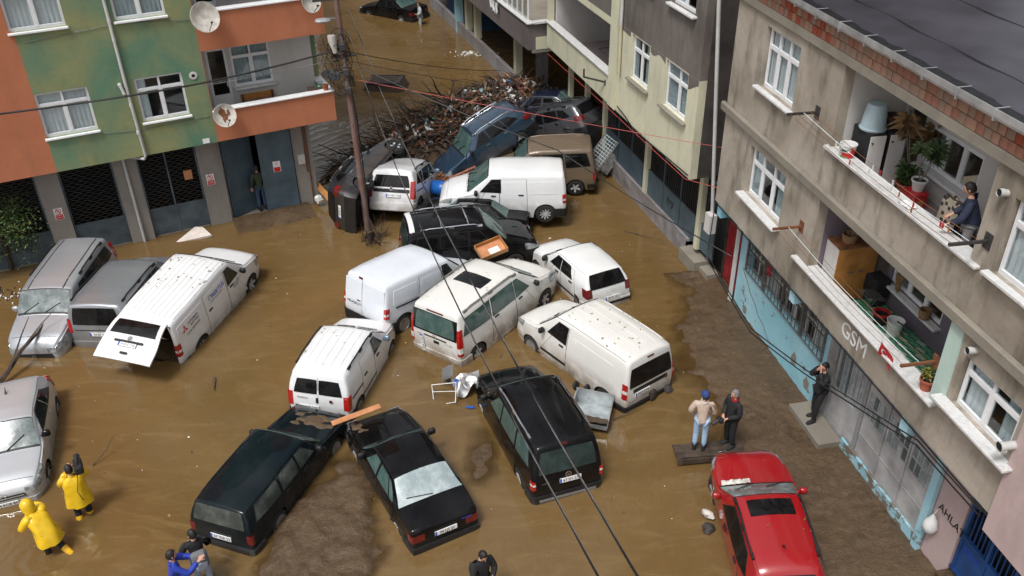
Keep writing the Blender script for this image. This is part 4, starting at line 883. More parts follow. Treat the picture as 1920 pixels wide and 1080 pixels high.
    for x in (-1.52, -2.2, -2.88): F.box(m, x - .035, x + .035, g - .12, g - .05, .52, 2.55)
    F.box(m, -3.2, -1.45, g - .121, g - .048, .52, .60); F.box(m, -3.2, -1.45, g - .121, g - .048, 1.42, 1.50); F.box(m, -3.2, -1.45, g - .121, g - .048, 2.48, 2.56)
    F.box(m, -2.165, -1.555, g - .105, g - .075, .60, 1.42); F.box(m, -2.845, -2.235, g - .105, g - .075, .60, 1.42)
    bd = m.build('blue_door', MATS['metal_door_blue'], root); text_on(F, 'door_number', 'NO:5', -1.83, g - .07, 1.24, .19, 'ink_blue', bd)
    for x in (-1.66, -1.77, -1.88, -1.99, -2.10, -2.30, -2.42, -2.54, -2.66, -2.78): one('door_bar', x - .012, x + .012, g - .1, g - .076, 1.5, 2.48, 'metal_door_blue', bd)
    # upper storeys
    holes = [(6.17, 7.88, 7.34, 8.80), (5.90, 7.86, 4.46, 5.78), (-.45, 4.31, 7.2, 9.02), (-.5, 4.31, 4.24, 5.98), (-2.5, -1.03, 4.60, 5.62), (-2.45, -1.0, 7.30, 8.64)]
    F.wall('facade_wall', X0, X1, 3.38, 9.05, 0, .24, holes, (['wall_concrete'], lambda x, z: 0))
    one('ground_side_wall', 8.85, 9.04, -10, g - .23, -.4, 3.29, 'wall_concrete'); one('gate_shade_sheet', 9.06, 10.6, g - 1.3, g - 1.2, -.4, 3.3, 'shade_black')
    shell(F, 'outer_wall', X0, X1, 10, 3.39, 9.05, .22, 'wall_concrete', slabs=())
    one('soffit', X0, X1, g - .25, -.245, 3.30, 3.379, 'wall_concrete')
    one('ledge', X0, X1 + .12, .002, .13, 6.06, 6.30, 'concrete_band', None, .03)
    m = MB(); F.box(m, X0, X1 + .10, -.24, .075, 9.052, 9.22); m.build('concrete_band', MATS['concrete_band'], root)
    # brick parapet, single bricks
    one('brick_backing', X0, X1, -.2, -.03, 9.222, 9.80, 'mortar')
    proto = {}
    pr = one('brick_parapet', X0, X1 - .01, -.03, -.012, 9.223, 9.79, 'mortar')
    for k in ('a', 'b', 'c', 'd'):
        m = MB(); m.bevbox((0, 0, 0), (1, .05, .172), .006); o_ = m.build('brick_tmp', MATS['brick_' + k], None); proto[k] = o_.data; bpy.data.objects.remove(o_)
    for row in range(3):
        x = X0 + .01 + rnd.random() * .1; z = 9.232 + row * .186
        while x < X1 - .2:
            w = rnd.choice([.19, .19, .19, .29, .20]); k = rnd.choices(['a', 'b', 'c', 'd'], [4, 4, .6 if not (5.0 < x < 7.4 and row < 2) else 9, 3])[0]
            b = bpy.data.objects.new('brick', proto[k]); COL.objects.link(b); b.parent = pr; b.location = (x, -.02 + rnd.uniform(-.006, .008), z); b.scale = (min(w, X1 - .02 - x) - .012, 1, 1); x += w
    # gutter and roof
    m = MB(); pr_ = [(.02, 9.80), (.03, 9.72), (.10, 9.68), (.20, 9.68), (.24, 9.74), (.245, 9.86), (.232, 9.86), (.225, 9.75), (.195, 9.695), (.10, 9.695), (.045, 9.73), (.035, 9.80)]
    vs = [F.p(X0 - .5, a, b) for a, b in pr_] + [F.p(X1 + .1, a, b) for a, b in pr_]; n = len(pr_)
    m.add(vs, [(i, (i + 1) % n, n + (i + 1) % n, n + i) for i in range(n)] + [tuple(range(n)), tuple(range(2 * n - 1, n - 1, -1))]); gu = m.build('roof_gutter', MATS['gutter_metal'], root)
    for i in range(13): x = X0 + .4 + i * .95; m = MB(); F.box(m, x - .012, x + .012, .245, .255, 9.67, 9.868); F.box(m, x - .012, x + .012, .02, .25, 9.664, 9.676); F.box(m, x - .01, x + .01, .0, .25, 9.862, 9.870); m.build('gutter_bracket', MATS['gutter_metal'], gu)
    m = MB(); m.grid(lambda u, v: F.p(X0 - .5 + (X1 + .5 - X0) * u, .10 - 14 * v, 9.80 + .9 * v + .012 * math.sin(u * 37) * math.sin(v * 60)), 40, 30); m.build('roof', MATS['bitumen'], root, 60)
    m = MB(); m.grid(lambda u, v: F.p(X0 - .5 + (X1 + .5 - X0) * u, .16 - (.20 + .10 * mnoise.noise(Vector((u * 40, v, 0)))) * v, 9.79 + .025 * v + .012), 90, 2); m.build('roof_edge_felt', MATS['bitumen_black'], root)
    for o_, w in ((-.85, .05), (-2.6, .03), (-4.4, .03)):
        m = MB(); m.grid(lambda u, v: F.p(X0 - .5 + (X1 + .5 - X0) * u, o_ - w * v - .10 * mnoise.noise(Vector((u * 9, 3, o_))), 9.80 + .9 * (.1 - o_) / 14 + .02 * math.sin(v * 3.1)), 60, 2); m.build('felt_seam', MATS['bitumen_black'], root)
    # windows
    F.window(6.20, 7.85, 7.34, 8.78, -.10, (.36, .68), .30, [(.0, .95, 'fabric_white')]); F.window(5.93, 7.83, 4.46, 5.76, -.10, (.36, .68), .30, [(.0, .3, 'fabric_grey'), (.8, 1., 'fabric_grey')], sillout=.22)
    F.window(-2.47, -1.03, 7.30, 8.62, -.08, (.5,), .28, [(0, 1, 'fabric_white')]); F.window(-2.47, -1.06, 4.60, 5.60, -.08, (.5,), .26, [(.55, .95, 'fabric_white'), (.0, .3, 'fabric_grey')], sillout=.24, over=.3)
    # balconies: side walls, floor, back wall with window, marble coping
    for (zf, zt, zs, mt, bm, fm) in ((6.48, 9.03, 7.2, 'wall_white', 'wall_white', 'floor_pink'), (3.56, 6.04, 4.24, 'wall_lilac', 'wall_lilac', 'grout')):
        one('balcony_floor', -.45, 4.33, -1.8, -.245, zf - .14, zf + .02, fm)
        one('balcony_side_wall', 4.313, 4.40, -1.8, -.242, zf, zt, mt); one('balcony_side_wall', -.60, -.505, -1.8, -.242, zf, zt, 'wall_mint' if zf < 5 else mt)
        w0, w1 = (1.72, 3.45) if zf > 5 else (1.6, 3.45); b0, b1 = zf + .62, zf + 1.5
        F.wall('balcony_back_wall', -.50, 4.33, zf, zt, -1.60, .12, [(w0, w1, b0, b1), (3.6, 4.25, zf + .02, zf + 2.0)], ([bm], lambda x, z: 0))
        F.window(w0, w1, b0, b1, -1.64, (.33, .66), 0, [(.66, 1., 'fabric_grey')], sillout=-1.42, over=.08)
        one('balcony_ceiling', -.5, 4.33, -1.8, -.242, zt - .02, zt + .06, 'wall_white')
        one('balcony_coping', -.72, 4.86 if zf < 5 else 4.45, -.26, .14 if zf < 5 else .10, zs - .03, zs + .035, 'marble', None, .012)
    one('balcony_pillar', -.86, -.51, -.2, .03, 4.30, 6.055, 'wall_mint')
    # paint writing on the lower parapet
    text_on(F, 'painted_letters', 'GSM', 2.05, .004, 3.78, .52, 'fabric_white', root)
    # flue and pipe stubs
    for (x, o0, o1, z, r_) in ((-1.22, -.05, .20, 5.86, .06), (-2.62, -.05, .34, 4.98, .075), (-.80, -.05, .16, 8.62, .06)):
        m = MB(); m.tube([F.p(x, o0, z), F.p(x, o1, z + .03)], r_, 12, caps=False); m.tube([F.p(x, o1 - .08, z + .025), F.p(x, o1, z + .03)], r_ * 1.12, 12, caps=False); m.tube([F.p(x, o1 - .02, z + .03), F.p(x, o1 - .01, z + .03)], r_ * .9, 12, 1); m.build('flue_pipe', [MATS['pipe_white'], MATS['shade_black']], root, 50)
    # clothes-line brackets
    for (x, z) in ((5.05, 8.02), (-.72, 7.75), (5.05, 5.45), (-.3, 4.75)):
        pass
    for (x0, x1, z, mt) in ((5.05, -.72, 7.72, 'iron'), (4.85, -.40, 5.02, 'rust')):
        for x in (x0, x1): m = MB(); m.bar(F.p(x, -.02, z), F.p(x, .72, z + .02), .05, .05); F.box(m, x - .09, x + .09, .002, .02, z - .14, z + .14); m.build('clothesline_bracket', MATS[mt], root)
        for k, o_ in enumerate((.18, .34, .50, .66)):
            m = MB(); m.tube([F.p(x0 + (x1 - x0) * t, o_, z + .03 - .10 * math.sin(math.pi * t)) for t in np.linspace(0, 1, 9)], .006, 4); m.build('clothesline', MATS['rust'] if k != 1 else MATS['fabric_white'], root)
    for i in range(16):
        o_ = rnd.choice((.18, .34, .50)); t = rnd.uniform(.25, .95); m = MB(); F.box(m, 5.05 - 5.77 * t - .012, 5.05 - 5.77 * t + .012, o_ - .012, o_ + .012, 7.66 - .10 * math.sin(math.pi * t), 7.76 - .10 * math.sin(math.pi * t)); m.build('clothes_peg', MATS[rnd.choice(['plastic_red', 'plastic_white', 'plastic_white', 'wood_yellow'])], root)
    return F
FR = right_building()

# ---- neighbour in pink at the lower right corner
def pink_building():
    root = thing('pink_building', 'pale pink wall of the neighbouring building at the lower right corner', 'building', (7.634, 13.320, 0), (0, 0, frame2(-11.0)))
    F = Fac(root, 1); m = MB(); F.box(m, -9, -2.64, -9, .06, 3.06, 5.5); m.build('wall', MATS['wall_pink'], root); m = MB(); F.box(m, -9, -3.45, -9, -.8, -.4, 3.05); m.build('ground_floor_wall', MATS['wall_pink'], root)
pink_building()

# ---- left building, green and orange
def left_building():
    root = thing('apartment_building', 'green and orange rendered building with shuttered garages and satellite dishes', 'building', (-9.969, 27.288, 0), (0, 0, frame2(63.4546)))
    F = Fac(root, -1); one = F.one; rnd = random.Random(9); X0, X1 = -9.5, 4.45; g = -.75
    holes = [(-4.50, -3.03, 4.45, 5.82), (-1.70, -.28, 4.42, 5.81), (-4.61, -3.12, 7.66, 9.05), (-1.80, -.36, 7.60, 9.0), (.42, X1, 4.38, 6.34), (.42, X1, 7.55, 9.6)]
    F.wall('facade_wall', X0, X1, 3.33, 15.2, 0, .24, holes, (['wall_green', 'wall_orange'], lambda x, z: 1 if (x < -4.5 or x > .4) else 0), cuts=(('x', -4.5), ('x', .4)))
    m = MB(); F.box(m, X0, X0 + .2, -9, -.25, -.4, 15.2); F.box(m, X0 + .2, X1, -9, -8.8, -.4, 15.2); m.build('outer_wall', MATS['wall_green'], root)
    one('side_wall', X1 - .22, X1 - .003, -9, -1.62, 3.33, 15.2, 'wall_green'); one('side_parapet', X1 - .22, X1 - .002, -1.62, -.002, 3.34, 4.37, 'wall_green'); one('side_parapet', X1 - .22, X1 - .002, -1.62, -.002, 6.345, 7.54, 'wall_green')
    one('roof', X0, X1, -9, -.245, 15.0, 15.19, 'bitumen'); one('soffit', X0, X1, -9, -.242, 3.28, 3.329, 'wall_white')
    for z in (6.33,): one('floor_slab', X0 + .2, X1 - .23, -8.7, -.25, z, z + .16, 'concrete_band')
    # windows
    cur = [[(0, 1, 'fabric_white')], [(0, .22, 'fabric_white')], [(0, 1, 'fabric_white')], [(0, 1, 'fabric_grey')]]
    for (h, c) in zip(holes[:4], cur): F.window(h[0], h[1], h[2], h[3], -.07, (.5,), .27, c, sillout=.09, sillmat='pvc', over=.05)
    # balcony recesses
    for k, (z0, zt) in enumerate(((3.42, 6.33), (6.5, 9.6))):
        one('balcony_floor', .42, X1 - .23, -1.62, -.243, z0 - .08, z0 + .04, 'floor_pink')
        F.wall('balcony_back_wall', .2, X1 - .225, z0, zt, -1.40, .15, [(1.50, 2.80, z0 + 1.14, z0 + 2.54), (.70, 1.37, z0 + .1, z0 + 2.52)], (['wall_white'], lambda x, z: 0))
        one('balcony_side_wall', .25, .41, -1.6, -.243, z0, zt, 'wall_white')
        F.window(1.50, 2.80, z0 + 1.14, z0 + 2.54, -1.44, (.5,), .27, [(0, .45, 'fabric_grey'), (.5, 1, 'fabric_grey')], sillout=-1.22, over=.06)
        m = MB()
        for (a, b, c, d) in ((.70, .78, z0 + .1, z0 + 2.52), (1.29, 1.37, z0 + .1, z0 + 2.52), (.78, 1.29, z0 + 2.44, z0 + 2.52), (.78, 1.29, z0 + .1, z0 + .16)): F.box(m, a, b, -1.50, -1.43, c, d)
        F.box(m, .78, 1.29, -1.48, -1.45, z0 + .16, z0 + .95)
        d_ = m.build('balcony_door', MATS['pvc'], root); one('pane', .78, 1.29, -1.47, -1.46, z0 + .95, z0 + 2.44, 'clear_glass', d_); m = MB(); F.box(m, 1.24, 1.27, -1.449, -1.40, z0 + 1.2, z0 + 1.34); m.build('handle', MATS['pvc'], d_)
    one('balcony_coping', .40, X1 + .04, -.27, .05, 4.345, 4.40, 'pvc', None, .012); one('balcony_coping', .40, X1 + .04, -.27, .05, 7.50, 7.56, 'pvc', None, .012); one('side_coping', X1 - .26, X1 + .035, -1.62, -.272, 4.346, 4.398, 'pvc')
    one('corner_post', X1 - .2, X1 - .01, -1.8, -1.623, 4.38, 6.34, 'wall_white')
    # ground floor piers, shutters, sheet doors
    piers = [(-5.23, -4.56), (-2.93, -2.19), (-.29, .49), (2.93, 3.61)]
    for a, b in piers: one('garage_pier', a, b, g - .35, g, -.4, 3.29, 'wall_beige')
    one('side_garage_wall', 3.43, 3.608, -9, g - .352, -.4, 3.29, 'wall_beige'); one('garage_shade_sheet', -9.4, 3.4, g - 2.4, g - 2.3, -.4, 3.29, 'shade_black'); one('garage_floor', -9.4, 3.4, g - 2.29, g - .1, -.4, .02, 'concrete_band')
    for (a, b) in ((-8.0, -5.24), (-4.555, -2.935), (-2.185, -.295)):
        m = MB(); F.box(m, a, b, g - .16, g - .13, .0, 1.0); F.box(m, a, a + .05, g - .18, g - .10, 0, 3.28); F.box(m, b - .05, b, g - .18, g - .10, 0, 3.28); F.box(m, a + .05, b - .05, g - .17, g - .12, .98, 1.03)
        for i in range(9): F.box(m, a + .05, b - .05, g - .129, g - .122, .08 + i * .105, .10 + i * .105)
        so_ = m.build('roller_shutter', MATS['shutter_solid'], root); m = MB(); st = .13; n = int((b - a - .1) / st); hh = .085
        for r in range(int(2.25 / hh)):
            for i in range(n):
                xa = a + .05 + i * (b - a - .1) / n; xb = xa + (b - a - .1) / n; z = 1.03 + r * hh; up_ = (i + r) % 2
                m.bar(F.p(xa, g - .145, z + (hh * .5 if up_ else 0)), F.p(xb, g - .145, z + (0 if up_ else hh * .5)), .012, .016)
        q = m.build('shutter_lattice', MATS['iron'], so_); q['kind'] = 'stuff'
    one('shutter_rail', -1.32, -1.27, g - .12, g - .10, .0, 3.28, 'shutter_solid')
    def leaf(x0, x1, hinge, ang):
        m = MB(); w = x1 - x0; M = None
        m.box((0, -.02, .06), (w, .02, 3.2))
        for i in range(6): m.box((.02, -.026, .06 + i * .525), (w - .02, -.0201, .075 + i * .525))
        for x in (0.0, w - .06): m.box((x, -.03, .06), (x + .06, .03, 3.2))
        d_ = m.build('sheet_door', MATS['metal_blue'], root, loc=F.p(hinge, g - .1, 0), rot=(0, 0, ang)); return d_
    l1 = leaf(.52, 1.72, .52, R(26)); l2 = leaf(1.74, 2.90, 1.74, R(-7))
    text_parent = root
    def sign(x, o, z, par=None):
        s_ = one('warning_sign', x - .13, x + .13, o, o + .01, z - .20, z + .20, 'plate_white', par); one('sign_band', x - .11, x + .11, o + .0101, o + .013, z - .19, z - .02, 'ink_red', s_)
        M_ = basis(F.p(x, o + .011, z + .09), (1, 0, 0), (0, 0, 1)); m = MB(); n = 20
        for i in range(n):
            a0, a1 = 2 * math.pi * i / n, 2 * math.pi * (i + 1) / n
            m.add([M_ @ Vector((r_ * math.cos(a), r_ * math.sin(a), .002)) for a in (a0, a1) for r_ in (.075, .095)], [(0, 1, 3, 2)])
        m.add([M_ @ Vector(p) for p in ((-.07, .05, .003), (-.05, .07, .003), (.07, -.05, .003), (.05, -.07, .003))], [(0, 1, 2, 3)])
        m.build('sign_ring', MATS['ink_red'], s_); text_mesh('sign_letter', 'P', .12, MATS['ink'], s_, M_ @ Matrix.Translation((0, 0, .001)), .0005)
        for zz in (-.075, -.145): text_mesh('sign_text', 'PARK', .055, MATS['plate_white'], s_, M_ @ Matrix.Translation((0, zz - .075, .004)), .0005, 1.3)
    sign(-4.86, g + .002, 1.62); sign(-.01, g + .002, 1.74)
    sgn = None
    m = MB(); M2 = basis((.56, -.032, 1.72), (1, 0, 0), (0, 0, 1)); m.box((-.13, -.2, 0), (.13, .2, .008), 0, M2); m.box((-.11, -.19, .009), (.11, -.02, .012), 1, M2)
    sd_ = m.build('warning_sign', [MATS['plate_white'], MATS['ink_red']], l2); text_mesh('sign_letter', 'P', .14, MATS['ink_red'], l2, M2 @ Matrix.Translation((0, .09, .01)), .001)
    one('camera_notice', -.82, -.55, g - .10, g - .09, 1.86, 2.2, 'plywood'); one('meter_box', 3.06, 3.30, g + .002, g + .10, 1.66, 2.0, 'wall_white')
    for (x, z0, z1) in ((3.34, 1.3, 3.28), (3.42, 0.05, 3.28), (.42, -.1, 3.28)): m = MB(); m.tube([F.p(x, g + .035, z0), F.p(x + .02, g + .035, z1)], .026, 8); m.build('conduit', MATS['rust' if x > 3 else 'wall_beige'], root, 60)
    one('number_plaque', -.08, .14, .003, .015, 3.36, 3.52, 'plate_white')
    # downpipes
    m = MB(); m.tube([F.p(-2.0, .07, 12.1), F.p(-1.95, .07, 5.4), F.p(-1.89, .07, 3.36), F.p(-1.95, .03, 3.24), F.p(-2.3, -.35, 3.22)], .05, 10)
    for z in (7.6, 7.05, 5.0, 4.1): m.tube([F.p(-1.93 - (z - 3.3) * .008, .07, z), F.p(-1.93 - (z - 3.3) * .008, .07, z + .1)], .058, 10)
    m.build('downpipe', MATS['pipe_white'], root, 60); m = MB(); m.tube([F.p(-2.57, g + .06, 3.28), F.p(-2.55, g + .06, -.05)], .05, 10); m.build('downpipe', MATS['pipe_white'], root, 60)
    # flue with hole, lamp, small fittings
    m = MB(); m.lathe([(.05, 0), (.12, 0), (.13, .02), (.11, .03), (.055, .03)], 14, 0, basis(F.p(.05, .001, 5.64), (1, 0, 0), (0, 0, 1))); m.lathe([(.001, .004), (.055, .004)], 14, 1, basis(F.p(.05, .002, 5.64), (1, 0, 0), (0, 0, 1))); m.build('flue_hole', [MATS['wall_white'], MATS['shade_black']], root)
    m = MB(); m.tube([F.p(-2.12, -.02, 5.72), F.p(-2.12, .12, 5.70)], .06, 10); m.tube([F.p(-2.12, .12, 5.76), F.p(-2.06, .16, 5.45)], .05, 10); m.build('wall_lamp', MATS['pipe_white'], root, 50)
    for pts in (([(-4.3, .02, 7.35), (-2, .02, 7.52)],), ([(-1.3, .02, 7.5), (.4, .02, 7.36)],), ([(-3.0, .015, 4.3), (-1.9, .015, 4.2), (.3, .015, 4.26)],)): m = MB(); m.tube([F.p(*p) for p in pts[0]], .008, 4); m.build('wall_cable', MATS['iron_grey'], root)
    return F
FL = left_building()

# ---- yellow and grey building in the middle right
def mid_building():
    root = thing('apartment_building', 'yellow and grey rendered building with terrace behind the heap of cars', 'building', (4.926, 25.082, 0), (0, 0, frame2(-15.84)))
    F = Fac(root, 1); one = F.one; rnd = random.Random(12); X0, X1 = -1.27, 12.2; g = -.86
    holes = [(2.10, 3.48, 5.0, 6.43), (-.60, .90, 5.0, 6.42), (-.64, .83, 8.10, 9.5), (5.13, X1 - .2, 4.46, 6.2), (2.1, 3.5, 8.1, 9.5)]
    F.wall('facade_wall', X0, X1, 3.45, 15.5, 0, .24, holes, (['wall_yellow', 'wall_grey'], lambda x, z: 1 if z > 6.45 else 0), cuts=(('z', 6.45),))
    one('pilaster', 4.45, 5.12, .002, .10, 3.50, 12.4, 'wall_yellow')
    m = MB(); F.box(m, X0, X0 + .22, -9, -.242, 3.45, 15.5); m.build('return_wall', MATS['wall_dark'], root); m = MB(); F.box(m, X0 + .22, X1, -9, -8.8, -.4, 15.5); F.box(m, X1 - .2, X1, -8.8, -.25, 3.4, 15.5); m.build('outer_wall', MATS['wall_grey'], root)
    one('roof', X0, X1, -9, -.242, 15.3, 15.49, 'bitumen'); one('soffit', X0 + .22, X1, -9, -.242, 3.40, 3.449, 'wall_yellow')
    F.window(2.12, 3.46, 5.0, 6.41, -.08, (.5,), .30, [(0, .35, 'fabric_grey'), (.8, 1, 'fabric_grey')], sillmat='concrete_band'); F.window(-.58, .88, 5.0, 6.40, -.08, (.42,), .30, [(0, 1, 'fabric_grey')], sillmat='concrete_band'); F.window(-.62, .81, 8.10, 9.48, -.08, (.5,), .3, [(.5, 1, 'fabric_white')], sillout=.16); F.window(2.12, 3.48, 8.1, 9.48, -.08, (.5,), .3, [(0, 1, 'fabric_grey')])
    one('terrace_coping', 5.13, X1 + .1, -.27, .07, 4.45, 4.52, 'marble', None, .012); one('terrace_floor', 5.13, X1, -3.4, -.243, 3.45, 3.52, 'floor_pink'); one('terrace_back_wall', 5.0, X1, -3.5, -3.38, 3.5, 7.35, 'wall_white'); one('terrace_side_wall', 5.0, 5.12, -3.4, -.243, 3.5, 7.35, 'wall_white'); one('terrace_end_wall', X1 - .32, X1 - .205, -3.4, -.3, 3.5, 7.35, 'wall_white')
    # grey stain runs of the upper render reach into the yellow
    n = 40; poly = [(X0 + .02 + (5.0 - X0) * i / n, 6.46 - .16 - .14 * mnoise.noise(Vector((i * .33, 1, 2))) - (.28 if i < 9 else 0) * math.sin(min(i, 9) / 9 * 3.14)) for i in range(n + 1)]
    m = MB()
    for i in range(n):
        xa, xb = poly[i][0], poly[i + 1][0]
        if any(xb > h[0] and xa < h[1] and h[2] < 6.4 < h[3] + .1 for h in holes[:2]): continue
        m.add([F.p(xa, .003, poly[i][1]), F.p(xb, .003, poly[i + 1][1]), F.p(xb, .003, 6.449), F.p(xa, .003, 6.449)], [(0, 1, 2, 3)])
    m.build('render_patch', MATS['wall_grey'], root)
    m = MB(); m.tube([F.p(4.28, .07, 12.4), F.p(4.28, .07, 6.5)], .055, 10); m.tube([F.p(4.28, .07, 6.5), F.p(4.26, .07, 4.85)], .055, 10, 1); m.build('downpipe', [MATS['pipe_white'], MATS['pipe_yellow']], root, 60)
    # ground floor: plinth, posts, barred sheet-metal front
    m = MB(); m.grid(lambda u, v: F.p(-.05 + 13.5 * u, g + .10 + .03 * mnoise.noise(Vector((u * 30, v * 3, 0))), -.4 + 1.05 * v), 60, 4); F.box(m, -.05, 13.4, g - .25, g + .07, .56, .65); m.build('plinth', MATS['plinth'], root)
    for x in (3.52, -.58, 7.6, 9.6, 11.6): one('front_post', x - .11, x + .11, g - .12, g + .06, .6, 3.4, 'wall_yellow')
    for (a, b) in ((3.63, 7.48), (-.47, 3.41), (-1.6, -.70)):
        n = max(1, round((b - a) / 1.28)); w = (b - a) / n
        for k in range(n):
            x0 = a + k * w; m = MB(); F.box(m, x0 + .01, x0 + w - .01, g - .06, g - .03, .66, 1.55); F.box(m, x0 + .01, x0 + w - .01, g - .065, g - .025, 1.55, 1.60); F.box(m, x0 + .01, x0 + .05, g - .07, g - .02, .66, 3.38); F.box(m, x0 + .06, x0 + w - .02, g - .068, g - .022, 3.2, 3.25)
            d_ = m.build('sheet_panel', MATS['metal_blue'], root)
            for i in range(int(w / .13)): one('panel_bar', x0 + .10 + i * .13, x0 + .122 + i * .13, g - .055, g - .033, 1.60, 3.38, 'iron', d_)
    one('front_shade_sheet', -1.6, 7.5, g - .5, g - .45, -.3, 3.4, 'shade_black'); one('bay_shade_sheet', 7.5, 13.2, g - 2.5, g - 2.4, -.3, 3.4, 'shade_black'); one('bay_wall', 7.5, 7.6, g - 2.4, g - .13, .66, 3.4, 'wall_grey')
    m = MB(); M_ = basis(F.p(1.55, g - .02, 1.18), (-1, 0, 0), (0, 0, 1)); text_mesh('panel_stencil', 'I[+]I', .3, MATS['ink'], root, M_, .002)
    # steps and rubble at the near corner
    one('corner_step', -1.15, -.06, g - .2, g + .32, -.4, .42, 'concrete_band'); one('corner_step', -1.75, -1.16, g - .25, g + .15, -.4, .28, 'concrete_band')
    one('clothes_bracket', 5.55, 5.60, .0, .03, 4.0, 4.2, 'iron'); m = MB(); m.bar(F.p(5.57, .02, 4.12), F.p(6.3, .55, 4.12), .05, .05); m.bar(F.p(6.3, .55, 4.12), F.p(6.3, .55, 4.42), .05, .05); m.build('clothes_bracket_arm', MATS['iron'], root)
    m = MB(); m.tube([F.p(-1.79, -.6, 2.45), F.p(-1.85, 0, 8.8), F.p(-1.87, .3, 12)], .055, 10); m.build('corner_downpipe', MATS['pipe_white'], root, 60)
    m = MB(); F.box(m, -2.05, -1.72, -.62, -.40, 1.95, 2.55); m.build('meter_cabinet', MATS['wall_white'], root)
    return F
FC = mid_building()

def far_buildings():
    root = thing('apartment_building', 'mauve-grey building with glazed balcony and open ground floor far up the street', 'building', (-.249, 42.85, 0), (0, 0, frame2(-19.0))); F = Fac(root, 1); one = F.one
    z0, z1 = FARZ
    one('parapet_wall', -6, 14, .75, .95, z0, z1, 'wall_mauve'); one('parapet_end', -6, -5.8, -.9, .749, z0, z1 - .02, 'wall_mauve'); one('parapet_end_base', -6.02, -5.82, -.9, .6, z0 - .02, z0 + .5, 'wall_yellow'); one('parapet_coping', -6.1, -2.2, .70, 1.02, z1, z1 + .08, 'marble', None, .02); one('balcony_floor', -6, 14, -3, .75, z0 - .16, z0 - .002, 'concrete_band'); one('end_coping', -6.12, -5.8, -.9, .69, z1, z1 + .078, 'marble')
    one('upper_wall', -6, 14, -3.2, -3, z0, 16, 'wall_mauve'); one('upper_wall', 4, 14, .76, .94, z1 + 2.2, 16, 'wall_mauve'); one('end_wall', -5.95, -5.82, -3, -.92, z0, 10, 'wall_white')
    for i in range(7):
        x = -5.7 + i * .65; f_ = one('glazing_post', x - .03, x + .03, .80, .86, z1 + .08, z1 + 2.2, 'pvc')
        if i < 6: one('pane', x + .03, x + .62, .825, .835, z1 + .1, z1 + 2.18, 'clear_glass', f_)
    m = MB(); m.grid(lambda u, v: F.p(-1.9 + 16 * u, .02 + .03 * mnoise.noise(Vector((u * 30, v, 5))), -.4 + 1.05 * v), 50, 3); F.box(m, -1.9, 14, -.2, 0, -.4, .64); m.build('low_wall', MATS['plinth'], root)
    for x in (-1.75, 4.6, 6.2): one('pillar', x, x + .35, -.35, -.02, .6, z0 - .15, 'wall_yellow')
    one('grey_panel', -3.4, -1.9, -1.0, -.95, -.3, z0 - .15, 'plinth'); one('bay_shade_sheet', -6, 14, -4, -3.9, -.3, z0, 'shade_black')
    for i, x in enumerate((-2.0, -2.5, 1.0, -1.6)): m = MB(); m.grid(lambda u, v: F.p(x + .3 * u + .06 * math.sin(v * 5), 1.06 + .03 * math.sin(u * 7 + i), z1 - .02 - .55 * v * (1 - .3 * math.sin(u * 3))), 5, 5); m.build('hanging_cloth', MATS['fabric_white'], root, 60)
    root = thing('blue_building', 'blue painted building at the top of the street beside the half sunk saloon', 'building', (-2.82, 50.5, 0), (0, 0, frame2(-9.4))); F = Fac(root, 1); one = F.one
    F.wall('wall', 0, 14, -.4, 8, 0, .2, [(1.6, 3.2, 2.3, 4.2), (6, 7.5, 2.3, 4.2)], (['wall_blue'], lambda x, z: 0)); one('end_wall', 0, .2, -6, -.202, -.4, 8, 'wall_blue'); F.window(1.62, 3.18, 2.3, 4.18, -.05, (.5,), .3, None); one('pillar', -.05, .55, -.3, .12, -.4, 8, 'wall_lightblue'); one('door', .2, .9, -1.4, -1.3, -.4, 2.4, 'plastic_blue'); one('interior_shade_sheet', .3, 13.8, -2, -1.9, -.3, 8, 'shade_black')
FARZ = (3.25, 4.33)
far_buildings()

def shading_houses():
    # unseen houses, added to shade the far part of the flooded street
    for lab, loc, az, w, d, h, mt in (('grey house across the far street behind the green and orange building', (-13.5, 38.5, 0), -14, 34, 9, 15, 'wall_mauve'), ('grey house closing the far end of the flooded street', (-16, 74, 0), 80, 26, 9, 16, 'wall_grey')):
        root = thing('house', lab, 'house', loc, (0, 0, frame2(az))); F = Fac(root, -1 if az < 0 else -1)
        holes = [(x, x + 1.3, z, z + 1.4) for x in range(2, w - 2, 4) for z in (1.6, 4.6, 7.6, 10.6)]
        F.wall('wall', 0, w, -.4, h, 0, .2, holes, ([mt], lambda x, z: 0)); m = MB(); F.box(m, 0, .2, -d, -.2, -.4, h); F.box(m, w - .2, w, -d, -.2, -.4, h); F.box(m, .2, w - .2, -d, -d + .2, -.4, h); m.build('side_wall', MATS[mt], root); F.one('roof', .2, w - .2, -d + .2, -.2, h - .2, h - .01, 'bitumen'); F.one('interior_shade_sheet', .3, w - .3, -1.4, -1.3, -.3, h - .3, 'shade_black')
shading_houses()

